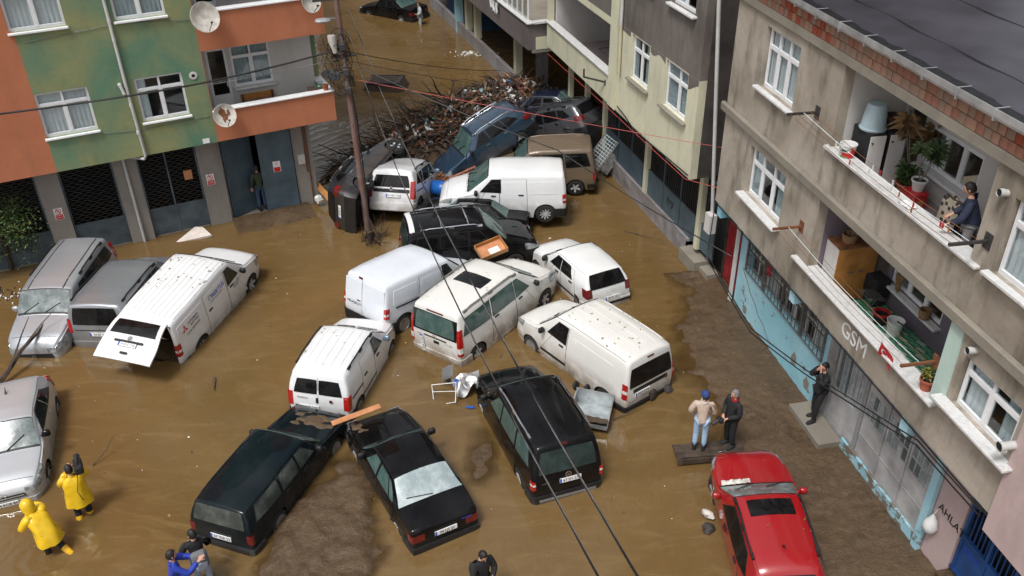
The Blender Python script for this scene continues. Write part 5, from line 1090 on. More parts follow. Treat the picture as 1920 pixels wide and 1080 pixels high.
# ------------------------------------------------------------------ vehicles
import json as _json
POSE = _json.loads('''{"dokker": [-13.314, 22.406, -0.345, 4.674, 0.093, 0.049], "berlingo": [-11.423, 22.794, -0.369, 1.475, 0.006, -0.035], "transporter": [-9.425, 22.448, -0.28, 1.306, -0.091, 0.042], "corsa": [-12.186, 16.449, -0.333, 5.036, -0.004, 0.041], "fiorino": [-4.489, 19.328, -0.332, 1.342, 0.006, -0.002], "partner": [-2.88, 22.964, -0.288, 7.153, 0.098, -0.019], "vito": [-0.622, 21.861, -0.226, 0.908, -0.042, -0.061], "palio": [2.04, 24.041, -0.323, 2.05, 0.024, 0.013], "doblo": [2.067, 19.763, -0.319, 2.243, -0.019, 0.04], "caddy": [0.431, 16.7, -0.449, 8.205, 0.007, 0.027], "redsuv": [5.328, 13.302, -0.246, 7.862, -0.068, -0.052], "sedan": [-2.521, 15.213, -0.41, 2.07, -0.03, 0.025], "wagon": [-5.525, 15.269, -0.324, 1.21, -0.017, -0.034], "qubo": [-3.792, 29.493, -0.095, 1.375, 0.243, -0.013], "combo": [-0.297, 28.111, 0.25, -3.151, -0.0, 0.026], "bluesuv": [-0.821, 32.094, 0.459, 3.54, 0.453, 0.091], "oldvan": [1.222, 30.596, -0.024, 3.109, 0.053, -0.016], "blackmpv": [-1.374, 25.291, -0.158, 0.224, 0.009, -0.024], "topcar": [-6.904, 54.312, -0.317, 2.55, 0.026, 0.006], "sidesuv": [-4.361, 28.988, 0.884, 1.239, -0.103, -1.425], "greysuv": [1.926, 33.598, 0.423, 2.498, 0.379, 0.016], "hiddencar": [-1.425, 27.504, -0.15, 3.002, -0.035, 0.052], "navycar": [1.559, 36.66, 0.1, 2.793, 0.105, 0.07]}''')
VEH = [
 ('dokker', 'silver_car', 'silver tall car with nose under water, leaning by the shuttered garages', 'silver_a', 'dokker'),
 ('berlingo', 'silver_car', 'grey-silver tall car seen from behind, wedged between the silver car and the lettered white van', 'silver_b', 'berlingo'),
 ('transporter', 'white_van', 'long white van with company lettering and its tailgate raised', 'white_b', 'transporter'),
 ('corsa', 'silver_car', 'silver hatchback cut by the left picture edge, bonnet towards the yellow raincoats', 'silver_c', 'corsa'),
 ('fiorino', 'white_van', 'small white van with black roof rails behind the dark estate car and black saloon', 'white_b', 'fiorino'),
 ('partner', 'white_van', 'white panel van with closed blank rear doors beside the white minibus', 'white_blue', 'partner'),
 ('vito', 'white_minibus', 'white minibus with green-tinted windows and dark roof hatch, number plate hanging upright', 'white_dirty', 'vito'),
 ('palio', 'white_car', 'small white hatchback with black rear window nearest the barred shopfront', 'white_a', 'palio'),
 ('doblo', 'white_van', 'white panel van with ribbed leaf-strewn roof, rear towards the two standing men', 'white_dirty', 'doblo'),
 ('caddy', 'black_car', 'black tall estate with chrome roof rails, rear towards the camera', 'black_paint', 'caddy'),
 ('sedan', 'black_car', 'black saloon with misted rear window beside the mud bank', 'black_paint', 'sedan'),
 ('wagon', 'dark_estate_car', 'dark blue-green old estate car with mud on its bonnet', 'teal_black', 'wagon'),
 ('redsuv', 'red_car', 'red car with black sunroof parked at the muddy edge', 'red_paint', 'redsuv'),
 ('qubo', 'white_car', 'small white car tipped nose up, red tail lights, beside the utility pole', 'white_b', 'qubo'),
 ('combo', 'white_van', 'white panel van facing left, broken rear light, in front of the brown van', 'white_b', 'combo'),
 ('bluesuv', 'blue_car', 'blue car with chrome roof rails pitched nose-down on the debris heap', 'blue_suv', 'suv'),
 ('oldvan', 'brown_van', 'mud-brown tall car with ribbed roof wedged behind the white panel van', 'brown_van', 'oldvan'),
 ('blackmpv', 'black_car', 'black tall car with chrome roof bars, damaged front to the right', 'black_paint', 'blackmpv'),
 ('topcar', 'black_car', 'black saloon half sunk at the far end of the flooded street', 'black_paint', 'darkcar'),
 ('sidesuv', 'grey_car', 'dark grey car lying on its side against the utility pole', 'dark_grey', 'suv'),
 ('hiddencar', 'black_car', 'black car with green-tinted glass crushed between the black tall car and white panel van', 'black_paint', 'darkcar'),
 ('navycar', 'dark_blue_car', 'dark navy car buried behind the blue car under the balcony', 'navy', 'darkcar'),
 ('greysuv', 'grey_car', 'grey car with sloping rear quarter window beside the blue car', 'grey_suv', 'suv'),
]
CARS = {}
for _k, _dz in (('sedan', .12), ('caddy', .12), ('wagon', .06)): POSE[_k][2] += _dz
for key, nm, lab, pa, sp in VEH:
    if sp == 'darkcar' and key == 'topcar': pass
    spec = dict(SP[sp])
    if key in ('bluesuv', 'sidesuv'): spec['plate'] = [('34 PU 7', .86, 0, 0)] if key == 'sidesuv' else []
    if key == 'greysuv': spec['plate'] = []
    CARS[key] = build_car(spec, nm, lab, POSE[key], pa, group='vehicles swept together by the flood')

# ------------------------------------------------------------------ vehicle lettering and special parts
def badge(root, S, y, z, r=.07, style='ring', front=False, off=.03):
    p = S.front(y, z) if front else S.rear(y, z); p2 = S.front(y, z + .1) if front else S.rear(y, z + .1); nx = 1 if front else -1
    M = basis((p[0] + nx * off, p[1], p[2]), (0, 1, 0) if front else (0, -1, 0), (p2[0] - p[0], 0, .1)); m = MB(); n = 20
    for i in range(n):
        a0, a1 = 2 * math.pi * i / n, 2 * math.pi * (i + 1) / n
        m.add([M @ Vector((q * math.cos(a), q * math.sin(a), .004)) for a in (a0, a1) for q in (r * .8, r)], [(0, 1, 3, 2)])
        if style == 'disc': m.add([M @ Vector((0, 0, .003)), M @ Vector((r * .8 * math.cos(a0), r * .8 * math.sin(a0), .003)), M @ Vector((r * .8 * math.cos(a1), r * .8 * math.sin(a1), .003))], [(0, 1, 2)], 1)
    def st(*pts):
        for a, b in zip(pts, pts[1:]): m.bar(M @ Vector((a[0] * r, a[1] * r, .005)), M @ Vector((b[0] * r, b[1] * r, .005)), r * .13, .006, up=(nx, 0, 0))
    if style == 'vw': st((-.38, .72), (0, -.02), (.38, .72)); st((-.75, .45), (-.36, -.7), (0, .02), (.36, -.7), (.75, .45))
    if style == 'star': [st((0, 0), (math.cos(R(a)) * .9, math.sin(R(a)) * .9)) for a in (90, 210, 330)]
    if style == 'bolt': st((-.9, 0), (.1, .1), (-.1, -.1), (.9, 0))
    if style == 'chev': st((-.6, -.1), (0, .45), (.6, -.1)); st((-.6, -.55), (0, 0), (.6, -.55))
    m.build('badge', [MATS['chrome'], MATS['tail_dark']], root)
def rear_text(root, S, txt, y, z, size, mat='ink_grey', off=.022, sx=1.2, rot=0):
    p = S.rear(y, z); p2 = S.rear(y, z + .1); M = basis((p[0] - off, p[1], p[2]), (0, -1, 0), (p2[0] - p[0], 0, .1)) @ Matrix.Rotation(rot, 4, 'Z'); text_mesh('lettering', txt, size, MATS[mat], root, M, .002, sx)
def side_text(root, S, txt, x, z, size, mat, sd, off=.02, sx=1.):
    p = S.side(x, z, sd); p2 = S.side(x, z + .1, sd); M = basis((p[0], p[1] + sd * off, p[2]), (sd * -1., 0, 0) if sd > 0 else (1., 0, 0), (0, p2[1] - p[1], .1)); return text_mesh('lettering', txt, size, MATS[mat], root, M, .002, sx), M
C_ = CARS
badge(*C_['caddy'], 0, .985, .075, 'vw'); badge(*C_['qubo'], .0, 1.0, .06, 'disc'); badge(*C_['vito'], .0, 1.0, .06, 'star'); badge(*C_['doblo'], -.56, .915, .06, 'disc'); badge(*C_['fiorino'], -.35, .9, .045, 'disc'); badge(*C_['corsa'], 0, .62, .07, 'bolt', True); badge(*C_['berlingo'], 0, 1.03, .06, 'chev')
rear_text(*C_['partner'], 'PEUGEOT', .42, .86, .11); rear_text(*C_['fiorino'], 'FIORINO', .42, .92, .06, rot=0); rear_text(*C_['caddy'], 'CADDY', .55, .86, .05, 'chrome'); rear_text(*C_['doblo'], 'DOBLO', .62, .62, .06); rear_text(*C_['qubo'], 'FIORINO', -.1, .92, .06, 'rail_grey'); rear_text(*C_['vito'], 'VITO', .55, .93, .06); rear_text(*C_['vito'], '111 CDI', -.52, .88, .055); rear_text(*C_['sedan'], 'Europa', -.5, .84, .07, 'ink_blue', .03)
# hanging number plate of the minibus
ro, S = C_['vito']; p = S.rear(.45, .68); M = basis((p[0] - .05, p[1], p[2]), (.04, .10, 1), (0, 1, 0)); m = MB(); m.box((-.26, -.055, -.008), (.26, .055, 0), 0, M); m.box((.215, -.055, 0), (.26, .055, .0015), 1, M); po = m.build('number_plate', [MATS['plate_white'], MATS['plate_blue']], ro); text_mesh('plate_text', '34 VT 5921', .10, MATS['ink'], po, M @ Matrix.Rotation(math.pi, 4, 'Z') @ Matrix.Translation((.03, 0, .003)), .001, .85)
# van with raised tailgate: open load bay, tailgate, lettering
ro, S = C_['transporter']; L = S.L
m = MB(); hy = .80; xb = -L / 2 + .04; z0, z1 = .56, 1.80; xf = -.2
for q in ([(xb, -hy, z0), (xf, -hy, z0), (xf, hy, z0), (xb, hy, z0)],): m.add(q, [(0, 1, 2, 3)], 1)
for q in ([(xb, -hy, z1), (xf, -hy, z1), (xf, hy, z1), (xb, hy, z1)], [(xb, -hy, z0), (xf, -hy, z0), (xf, -hy, z1), (xb, -hy, z1)], [(xb, hy, z0), (xf, hy, z0), (xf, hy, z1), (xb, hy, z1)], [(xf, -hy, z0), (xf, hy, z0), (xf, hy, z1), (xf, -hy, z1)]): m.add(q, [(0, 1, 2, 3)])
m.build('load_bay', [MATS['dark_trim'], MATS['mud']], ro)
A = R(72); H0 = Vector((-L / 2 + .07, 0, 1.90)); dx = Vector((-math.sin(A), 0, -math.cos(A))); nn = Vector((-math.cos(A), 0, math.sin(A)))
def TG(a, b, c): return H0 + dx * a + Vector((0, b, 0)) + nn * c
m = MB(); w0, w1, Lg = .74, .84, 1.28; n = 8; rows = []
for i in range(n + 1):
    t = i / n; w = w0 + (w1 - w0) * min(1, t * 1.5); bow = .05 * math.sin(math.pi * min(1, t / .55)) - (.05 * (t - .55) / .45 if t > .55 else 0)
    rows.append([TG(Lg * t, y * w, .02 + bow - .03 * abs(y) ** 4 + o) for o in (0, -.045) for y in np.linspace(-1, 1, 9)])
vs = [p for r_ in rows for p in r_]; fs = []
for i in range(n):
    for j in range(8): a = i * 18 + j; fs.append((a, a + 1, a + 19, a + 18)); a += 9; fs.append((a + 18, a + 19, a + 1, a))
    fs.append((i * 18, i * 18 + 18, i * 18 + 27, i * 18 + 9)); fs.append((i * 18 + 8, i * 18 + 17, i * 18 + 35, i * 18 + 26))
fs.append(tuple(range(9)) + tuple(range(17, 8, -1))); e = n * 18; fs.append(tuple(range(e, e + 9)) + tuple(range(e + 17, e + 8, -1)))
m.add(vs, fs); tg = m.build('tailgate', MATS['white_b'], ro, 40)
m = MB(); m.grid(lambda u, v: TG(.10 + .44 * v, (-.62 + 1.24 * u) * (1 + .10 * v), .035 + .05 * math.sin(math.pi * min(1, (.10 + .44 * v) / Lg / .55)) - .02 * abs(2 * u - 1) ** 4), 8, 5); m.build('rear_window', MATS['black_glass'], tg, 60)
def TM(a, b, c=.10): return basis(TG(a, b, c), (0, -1, 0), -dx)
m = MB(); M = TM(.80, 0, .055); m.box((-.42, .02, -.02), (.42, .08, .012), 1, M); m.box((-.26, -.10, -.02), (.26, .01, .01), 0, M); m.box((-.26, -.1, .0101), (-.215, .01, .012), 2, M); po = m.build('number_plate', [MATS['plate_white'], MATS['dark_trim'], MATS['plate_blue']], tg); text_mesh('plate_text', '34 KVD 220', .10, MATS['ink'], po, M @ Matrix.Translation((.02, -.045, .012)), .001, .85)
m = MB(); m.box((-.10, -.03, -.02), (.10, .03, .015), 0, TM(1.08, 0, .03)); m.build('handle', MATS['dark_trim'], tg)
m = MB(); M = TM(.655, 0, .075)
for i in range(20):
    a0, a1 = 2 * math.pi * i / 20, 2 * math.pi * (i + 1) / 20; m.add([M @ Vector((q * math.cos(a), q * math.sin(a), .006)) for a in (a0, a1) for q in (.052, .066)], [(0, 1, 3, 2)])
for a, b in (((-.38, .72), (0, -.02)), ((0, -.02), (.38, .72)), ((-.75, .45), (-.36, -.7)), ((-.36, -.7), (0, .02)), ((0, .02), (.36, -.7)), ((.36, -.7), (.75, .45))): m.bar(M @ Vector((a[0] * .06, a[1] * .06, .007)), M @ Vector((b[0] * .06, b[1] * .06, .007)), .010, .004, up=nn)
m.build('badge', MATS['iron'], tg)
for sd in (1, -1):
    m = MB(); m.tube([(-L / 2 + .05, sd * .72, 1.35), TG(.42, sd * .72, -.04)], .014, 6); m.build('gas_strut', MATS['chrome'], ro)
side_text(ro, S, 'REKTUS', 2.62, 1.45, .19, 'ink_blue', -1); side_text(ro, S, 'ELEKTRIK  KLIMA  SOGUTMA', 2.76, 1.31, .05, 'ink_grey', -1); side_text(ro, S, 'MITSUBISHI', 4.0, 1.47, .10, 'ink_grey', -1); side_text(ro, S, 'ELECTRIC', 3.95, 1.36, .10, 'ink_grey', -1); side_text(ro, S, 'KLIMA SISTEMLERI', 4.06, 1.21, .085, 'ink_grey', -1)
for k, zz in enumerate((1.16, 1.09, 1.02)): side_text(ro, S, ('ISTANBUL ANADOLU', 'YETKILI SATICISI', '0216 300 00')[k], 1.72, zz - .06, .05, 'ink_grey', -1)
_, M = side_text(ro, S, '.', 4.42, 1.40, .02, 'ink_red', -1); m = MB()
for a in (90, 210, 330):
    c = Vector((math.cos(R(a)) * .07, math.sin(R(a)) * .07, 0)); d1 = Vector((math.cos(R(a)), math.sin(R(a)), 0)); d2 = Vector((-d1.y, d1.x, 0)); m.add([M @ (c - d1 * .068), M @ (c + d2 * .038), M @ (c + d1 * .068), M @ (c - d2 * .038)], [(0, 1, 2, 3)])
m.build('emblem', MATS['ink_red'], ro)
m = MB()
for i in range(20):
    a0, a1 = 2 * math.pi * i / 20, 2 * math.pi * (i + 1) / 20; p = S.side(3.05, 1.46, -1); m.add([(p[0] + .09 * 0 + q * math.cos(a), p[1] - .016, p[2] + q * math.sin(a)) for a in (a0, a1) for q in (.06, .085)], [(0, 1, 3, 2)])
m.build('emblem', MATS['ink_grey'], ro)
# grilles
for k, (z0, z1, hw) in dict(dokker=(.50, .66, .58), corsa=(.50, .58, .48), redsuv=(.5, .7, .5)).items():
    ro, S = C_[k]; m = MB(); patch(m, S.front, [(hw, z0), (-hw, z0), (-hw * .92, z1), (hw * .92, z1)], 8, 3, .014, .05); m.build('grille', MATS['dark_trim'], ro, 40)
    if k == 'corsa':
        m = MB(); patch(m, S.front, [(hw * .9, .53), (-hw * .9, .53), (-hw * .9, .55), (hw * .9, .55)], 8, 1, .022, 0); m.build('grille_bar', MATS['chrome'], ro)
        m = MB(); patch(m, S.front, [(.5, .22), (-.5, .22), (-.5, .33), (.5, .33)], 8, 2, .03, 0); m.build('lower_grille', MATS['dark_trim'], ro)
badge(*C_['dokker'], 0, .58, .05, 'ring', True)
# chrome cross bars on the black tall car, pale spoiler edge
ro, S = C_['blackmpv']
for x in (2.35, 3.3):
    m = MB(); pts = [S.roof(x, v) for v in np.linspace(-.92, .92, 7)]; m.tube([(p[0], p[1], p[2] + .07) for p in pts], .025, 6); m.build('roof_bar', MATS['chrome'], ro, 50)
m = MB(); patch(m, S.roof, [(4.22, .9), (4.22, -.9), (4.38, -.9), (4.38, .9)], 8, 3, .03, 0); m.build('spoiler', MATS['white_a'], ro, 50)
# leaves and grit on roofs
def litter(key, n, x0, x1, seed, mat='leaf_dry', s=.045):
    ro, S = C_[key]; rnd = random.Random(seed); m = MB()
    for i in range(n):
        x = rnd.uniform(x0, x1); v = rnd.uniform(-.85, .85); p = S.roof(x, v); a = rnd.random() * 6; l = s * rnd.uniform(.5, 1.3); w = l * rnd.uniform(.25, .6); c, s_ = math.cos(a), math.sin(a)
        m.add([(p[0] + c * u - s_ * t, p[1] + s_ * u + c * t, p[2] + .018 + .01 * h) for u, t, h in ((-l, 0, 1), (0, -w, 0), (l, 0, 1), (0, w, 0))], [(0, 1, 2, 3)])
    o = m.build('fallen_leaves', MATS[mat], ro); o['kind'] = 'stuff'
litter('doblo', 34, 1.9, 4.4, 1, 'leaf_yellow'); litter('transporter', 46, 1.9, 3.6, 2, 'leaf_dry', .04); litter('fiorino', 12, 1.8, 3.6, 3, 'leaf_yellow', .03); litter('vito', 22, 2.0, 4.6, 4, 'leaf_dry', .03); litter('berlingo', 12, 1.9, 4.2, 5, 'leaf_dry', .025); litter('dokker', 14, 1.7, 4.2, 6, 'leaf_dry', .02); litter('redsuv', 4, 2.8, 4.0, 7, 'leaf_yellow', .04); litter('partner', 8, 1.9, 4.2, 8, 'leaf_dry', .02)
# mud lying on the estate's bonnet
ro, S = C_['wagon']; m = MB()
def mudf(u, v):
    p = S.roof(.30 + .62 * v, -.86 + 1.35 * u); e = min(u, 1 - u, v, 1 - v) * 6; n = mnoise.noise(Vector((u * 5, v * 4, 3))); return (p[0], p[1], p[2] - .02 + .055 * min(1, max(0, e * .5 + n * 1.3)) + .01 * mnoise.noise(Vector((u * 22, v * 18, 1))))
m.grid(mudf, 40, 24); m.build('mud_layer', MATS['mud'], ro, 60)
ro, S = C_['sedan']; m = MB()
def mudf2(u, v):
    p = S.roof(.15 + .5 * v, .35 + .55 * u); e = min(u, 1 - u, v, 1 - v) * 6; n = mnoise.noise(Vector((u * 4, v * 4, 8))); return (p[0], p[1], p[2] - .025 + .05 * min(1, max(0, e * .4 + n * 1.3)))
m.grid(mudf2, 24, 20); m.build('mud_layer', MATS['mud'], ro, 60)

ro, S = C_['sedan']; a = S.roof(3.50, -.05); c = S.roof(3.40, .55); m = MB(); m.tube([(a[0], a[1], a[2] + .03), (c[0], c[1], c[2] + .03)], .010, 5); m.build('wiper', MATS['dark_trim'], ro)

# ------------------------------------------------------------------ things on and around the buildings
def at(fac, name, label, cat, x, o, z, rot=0, group=None):
    e = thing(name, label, cat, group=group); e.matrix_world = fac.root.matrix_world @ Matrix.Translation(fac.p(x, o, z)) @ Matrix.Rotation(rot, 4, 'Z'); return e
bpy.context.view_layer.update()
def dish(fac, label, x, o, z, r, face, mat, rust=False, arm=True):
    t = at(fac, 'satellite_dish', label, 'satellite dish', x, o, z, group='satellite dishes')
    d = Vector(face).normalized(); q = d.to_track_quat('Z', 'Y').to_matrix().to_4x4(); m = MB()
    m.lathe([(.001, -.10 * r / .4), (r * .35, -.088 * r / .4), (r * .7, -.05 * r / .4), (r * .95, 0), (r, .012), (r * .985, .02), (r * .7, -.036 * r / .4), (r * .35, -.074 * r / .4), (.001, -.086 * r / .4)], 26, 0, q)
    b = m.build('bowl', MATS[mat], t, 40)
    if arm:
        m = MB(); a = q @ Vector((0, -r * .9, 0)); c = q @ Vector((0, -r * .45, r * .95)); m.tube([a, c], .012, 6); m.tube([c, c + d * -.09], .03, 8); m.build('feed_arm', MATS['iron'], t, 50)
        m = MB(); bk = q @ Vector((0, 0, -.10 * r / .4)); m.tube([bk, (0, fac.sg * -(o) * 1.0 + 0, bk.z - .1)], .018, 6); m.build('mount', MATS['rust'], t, 50)
    if rust:
        m = MB(); rnd = random.Random(3)
        for (cx, cy, w, h) in ((-.05, .12, .10, .17), (.02, .0, .09, .2), (.16, .05, .05, .10), (-.02, -.1, .06, .1)):
            n = 11; pts = []
            for i in range(n):
                an = 2 * math.pi * i / n; px, py = cx + w * math.cos(an) * rnd.uniform(.6, 1.2), cy + h * math.sin(an) * rnd.uniform(.6, 1.2); rr = math.hypot(px, py); pts.append(q @ Vector((px, py, np.interp(rr, [0, r * .35, r * .7, r * .95], [-.086 * r / .4, -.074 * r / .4, -.036 * r / .4, .0]) + .012)))
            m.add(pts, [tuple(range(n))])
        m.build('rust_stain', MATS['rust'], t)
    return t
simple('dish_worn', (.50, .47, .42), .6, var=.3, scale=5)
dish(FL, 'large worn cream satellite dish at the corner of the upper balcony', .70, .35, 7.46, .46, (.25, -1, .35), 'dish_worn'); dish(FL, 'rust-stained white satellite dish on the orange parapet corner', .72, .33, 4.30, .38, (.2, -1, .38), 'dish_worn', True); dish(FL, 'cream satellite dish cut by the top edge beside the street lamp', 4.0, .35, 7.5, .36, (.4, -1, .3), 'dish_worn'); dish(FL, 'black satellite dish tipped flat on the balcony corner', 4.42, .05, 4.92, .33, (.1, -.25, 1), 'dish_black')
# bench, pots and box on the left balcony
t = at(FL, 'bench', 'small wooden bench under the balcony window of the orange building', 'bench', 2.15, -1.12, 3.46)
for nm, a, b in (('seat', (-.58, -.14, .40), (.58, .14, .44)), ('backrest', (-.58, .15, .62), (.58, .18, .86))): m = MB(); m.bevbox(a, b, .01); m.build(nm, MATS['wood_yellow'], t)
for x in (-.5, .5): m = MB(); m.box((x - .03, -.12, 0), (x + .03, -.08, .40)); m.box((x - .03, .14, 0), (x + .03, .18, .86)); m.build('leg', MATS['iron'], t)
def pot(fac, label, x, o, z, r, h, mat, plant=None, seed=1, cat='flower pot', leafm='leaf'):
    t = at(fac, 'flower_pot', label, cat, x, o, z); m = MB(); m.lathe([(.001, 0), (r * .7, 0), (r * .95, h * .82), (r * 1.08, h * .82), (r * 1.08, h), (r * .95, h), (r * .9, h * .85), (.001, h * .85)], 18); m.build('pot', MATS[mat], t, 40); rnd = random.Random(seed)
    m = MB(); m.lathe([(.001, h * .88), (r * .92, h * .86)], 14); m.build('soil', MATS['dark_debris'], t)
    if plant:
        ht, n, ll, lw, kind = plant; m = MB(); st = MB()
        for s_ in range(3 if kind == 'palm' else 4):
            a = rnd.random() * 6; tip = Vector((math.cos(a) * ht * .22, math.sin(a) * ht * .22, ht * rnd.uniform(.7, 1.0))); st.tube([(0, 0, h * .8), tip * .5 + Vector((0, 0, h * .4)), tip + Vector((0, 0, h * .8))], [.014, .011, .008], 5)
            for i in range(n // 3):
                f = rnd.uniform(.35, 1.) if kind != 'palm' else rnd.uniform(.75, 1.); base = tip * f + Vector((0, 0, h * .8)); an = rnd.random() * 6.28; el = rnd.uniform(-.2, 1.0); L_ = ll * rnd.uniform(.6, 1.2)
                d0 = Vector((math.cos(an) * math.cos(el), math.sin(an) * math.cos(el), math.sin(el))); sdv = d0.cross(Vector((0, 0, 1))).normalized() * lw
                p = [base, base + d0 * L_ * .5 + Vector((0, 0, L_ * .05)), base + d0 * L_ + Vector((0, 0, -L_ * .35))]
                m.add([p[0], p[1] + sdv, p[2], p[1] - sdv], [(0, 1, 2), (0, 2, 3)])
        st.build('stem', MATS['bark_light'], t, 50); m.build('leaves', MATS[leafm], t)
    return t
pot(FL, 'terracotta flower pot on the orange balcony parapet', 4.22, -.10, 4.40, .11, .19, 'terracotta'); 
t = at(FL, 'crate', 'small brown wooden box beside the flower pot on the orange balcony', 'box', 3.86, -.38, 4.0); m = MB(); m.bevbox((-.16, -.14, 0), (.16, .14, .42), .01); m.build('body', MATS['wood'], t); m = MB(); m.box((-.17, -.15, .421), (.17, .15, .45)); m.build('lid', MATS['wood_dark'], t)
t = at(FL, 'watering_can', 'green plastic container behind the flower pot on the orange balcony', 'container', 4.12, -.45, 4.1); m = MB(); m.lathe([(.001, 0), (.13, 0), (.14, .36), (.08, .42), (.001, .42)], 14); m.build('body', MATS['tile_green_dark'], t, 40); m = MB(); m.tube([(.08, 0, .41), (.1, 0, .5), (-.1, 0, .5), (-.08, 0, .41)], .014, 6); m.build('handle', MATS['tile_green_dark'], t)
pot(FL, 'brown flower pot at the top edge on the upper left balcony', .62, -.08, 7.56, .12, .2, 'terracotta')
# upper right balcony
for i, o in enumerate((-.55, -1.0)):
    t = at(FR, 'cabinet', ['black cabinet with white door under the grey tub', 'black cabinet with white door next to the plants, farther from the parapet'][i], 'cabinet', 3.86, o, 6.50, group='balcony cabinets'); m = MB(); m.bevbox((-.32, -.19, 0), (.32, .19, 1.28), .01); m.build('body', MATS['cloth_black'], t); m = MB(); m.bevbox((-.345, -.175, .04), (-.323, .175, 1.24), .004); d_ = m.build('door', MATS['wall_white'], t); m = MB(); m.tube([(-.37, .13, 1.1), (-.345, .13, 1.1)], .02, 8); m.build('knob', MATS['iron'], d_)
t = at(FR, 'upturned_tub', 'grey-blue plastic tub standing upside down on the cabinet', 'tub', 3.84, -.58, 7.79); m = MB(); m.lathe([(.26, 0), (.275, .0), (.27, .05), (.255, .06), (.20, .50), (.17, .53), (.001, .53)], 26); m.build('body', MATS['plastic_grey_blue'], t, 40)
m = MB(); m.lathe([(.276, .012), (.286, .03), (.276, .05)], 26); m.build('rim', MATS['plastic_grey_blue'], t, 40)
t = at(FR, 'bowl', 'dark basket of oddments on the second cabinet', 'basket', 3.84, -1.05, 7.79); m = MB(); m.lathe([(.001, .01), (.16, .0), (.24, .22), (.25, .22), (.17, -.01)], 16); m.build('body', MATS['iron'], t, 40)
for i in range(6): m = MB(); m.bevbox((-.05, -.04, 0), (.06, .04, .07), .02); m.build('contents', MATS[['plastic_red', 'terracotta', 'wood'][i % 3]], t, None, ((i % 3 - 1) * .1, (i // 3 - .5) * .14, .13), (i, i * .4, i))
t = at(FR, 'paint_tub', 'white plastic paint tub with green and orange print on the parapet', 'tub', 3.76, -.06, 7.236); m = MB(); m.lathe([(.001, .004), (.135, 0), (.165, .27), (.175, .27), (.178, .30), (.165, .30), (.155, .28), (.13, .03), (.001, .03)], 24); m.build('body', MATS['plastic_white'], t, 40)
for (a0, a1, z0, z1, mt) in ((100, 215, .02, .14, 'ink_red'), (60, 160, .015, .06, 'tile_green'), (165, 225, .10, .20, 'ink_red'), (95, 150, .17, .21, 'tile_green_dark')):
    m = MB(); m.grid(lambda u, v: ((.1365 + .111 * (z0 + (z1 - z0) * v)) * math.cos(R(a0 + (a1 - a0) * u)), (.1365 + .111 * (z0 + (z1 - z0) * v)) * math.sin(R(a0 + (a1 - a0) * u)), z0 + (z1 - z0) * v), 10, 2); m.build('label', MATS[mt], t, 60)
m = MB(); m.tube([(.17 * math.cos(a), .17 * math.sin(a) + .0, .28 - .12 * math.sin(a)) for a in np.linspace(0, math.pi, 9)], .005, 5); m.build('handle', MATS['iron'], t)
pot(FR, 'tall drooping palm in the corner behind the balcony cabinets', 3.25, -1.35, 6.50, .2, .3, 'terracotta', (1.7, 150, .36, .009, 'palm'), 3, 'plant', 'leaf_dry'); pot(FR, 'leafy pot plant on the floor of the upper balcony', 3.15, -1.15, 6.55, .17, .26, 'terracotta', (.5, 110, .2, .035, 'bush'), 4, 'plant'); pot(FR, 'spiky yucca in a white pot on the red box', 2.72, -1.12, 6.86, .15, .24, 'plastic_white', (.9, 150, .26, .009, 'palm'), 5, 'plant', 'leaf_light')
t = at(FR, 'red_box', 'red plastic box under the white pot on the upper balcony', 'box', 2.70, -1.08, 6.50); m = MB(); m.bevbox((-.2, -.17, 0), (.2, .17, .32), .03); m.build('body', MATS['plastic_red'], t, 40); m = MB(); m.bevbox((-.21, -.18, .321), (.21, .18, .355), .012); m.build('lid', MATS['plastic_red'], t); m = MB(); m.box((-.203, -.07, .1), (-.2005, .07, .22)); m.build('label', MATS['plywood'], t)
t = at(FR, 'chair', 'chair covered with a patterned rug beside the man on the balcony', 'chair', 1.05, -.85, 6.50)
for x in (-.2, .2):
    for y in (-.2, .2): m = MB(); m.bar((x * 1.15, y * 1.15, 0), (x, y, .45), .04, .04); m.build('leg', MATS['wood_dark'], t)
m = MB(); m.bevbox((-.23, -.23, .45), (.23, .23, .49), .01); m.build('seat', MATS['wood_dark'], t)
m = MB(); m.bevbox((-.22, .19, .49), (.22, .23, 1.05), .01); m.build('backrest', MATS['wood_dark'], t)
m, ns, ls, bs = nt('rug'); vo = ns.new('ShaderNodeTexVoronoi'); vo.inputs['Scale'].default_value = 9; vo.distance = 'CHEBYCHEV'; tc = ns.new('ShaderNodeTexCoord'); ls.new(tc.outputs['Object'], vo.inputs['Vector']); ls.new(mixc(ns, ls, ramp(ns, ls, vo.outputs[0], .28, .34), (.035, .032, .028), (.34, .30, .23)), bs.inputs['Base Color']); bs.inputs['Roughness'].default_value = .95
m = MB(); m.grid(lambda u, v: (-.25 + .5 * u, [.30, .25, .20, -.26, -.29][int(v * 4)] + .015 * math.sin(u * 9), [.2, 1.0, 1.10 - .2 * abs(u - .5), .54, .1][int(v * 4)]), 10, 4); o = m.build('rug', MATS['rug'], None, 40); o.matrix_world = t.matrix_world; tag(o, 'patterned black and cream rug draped over the balcony chair', 'rug')
m = MB(); m.grid(lambda u, v: (1.5 + .34 * (u - .5) + .03 * mnoise.noise(Vector((u * 5, v * 5, 1))), -.05 + .22 * (v - .5), 7.245 + .05 * max(0, mnoise.noise(Vector((u * 4, v * 4, 9))) + .4)), 12, 10); o = m.build('crumpled_cloth', MATS['fabric_white'], None, 50); o.matrix_world = FR.root.matrix_world.copy(); tag(o, 'crumpled pale cloth lying on the upper balcony parapet', 'cloth')
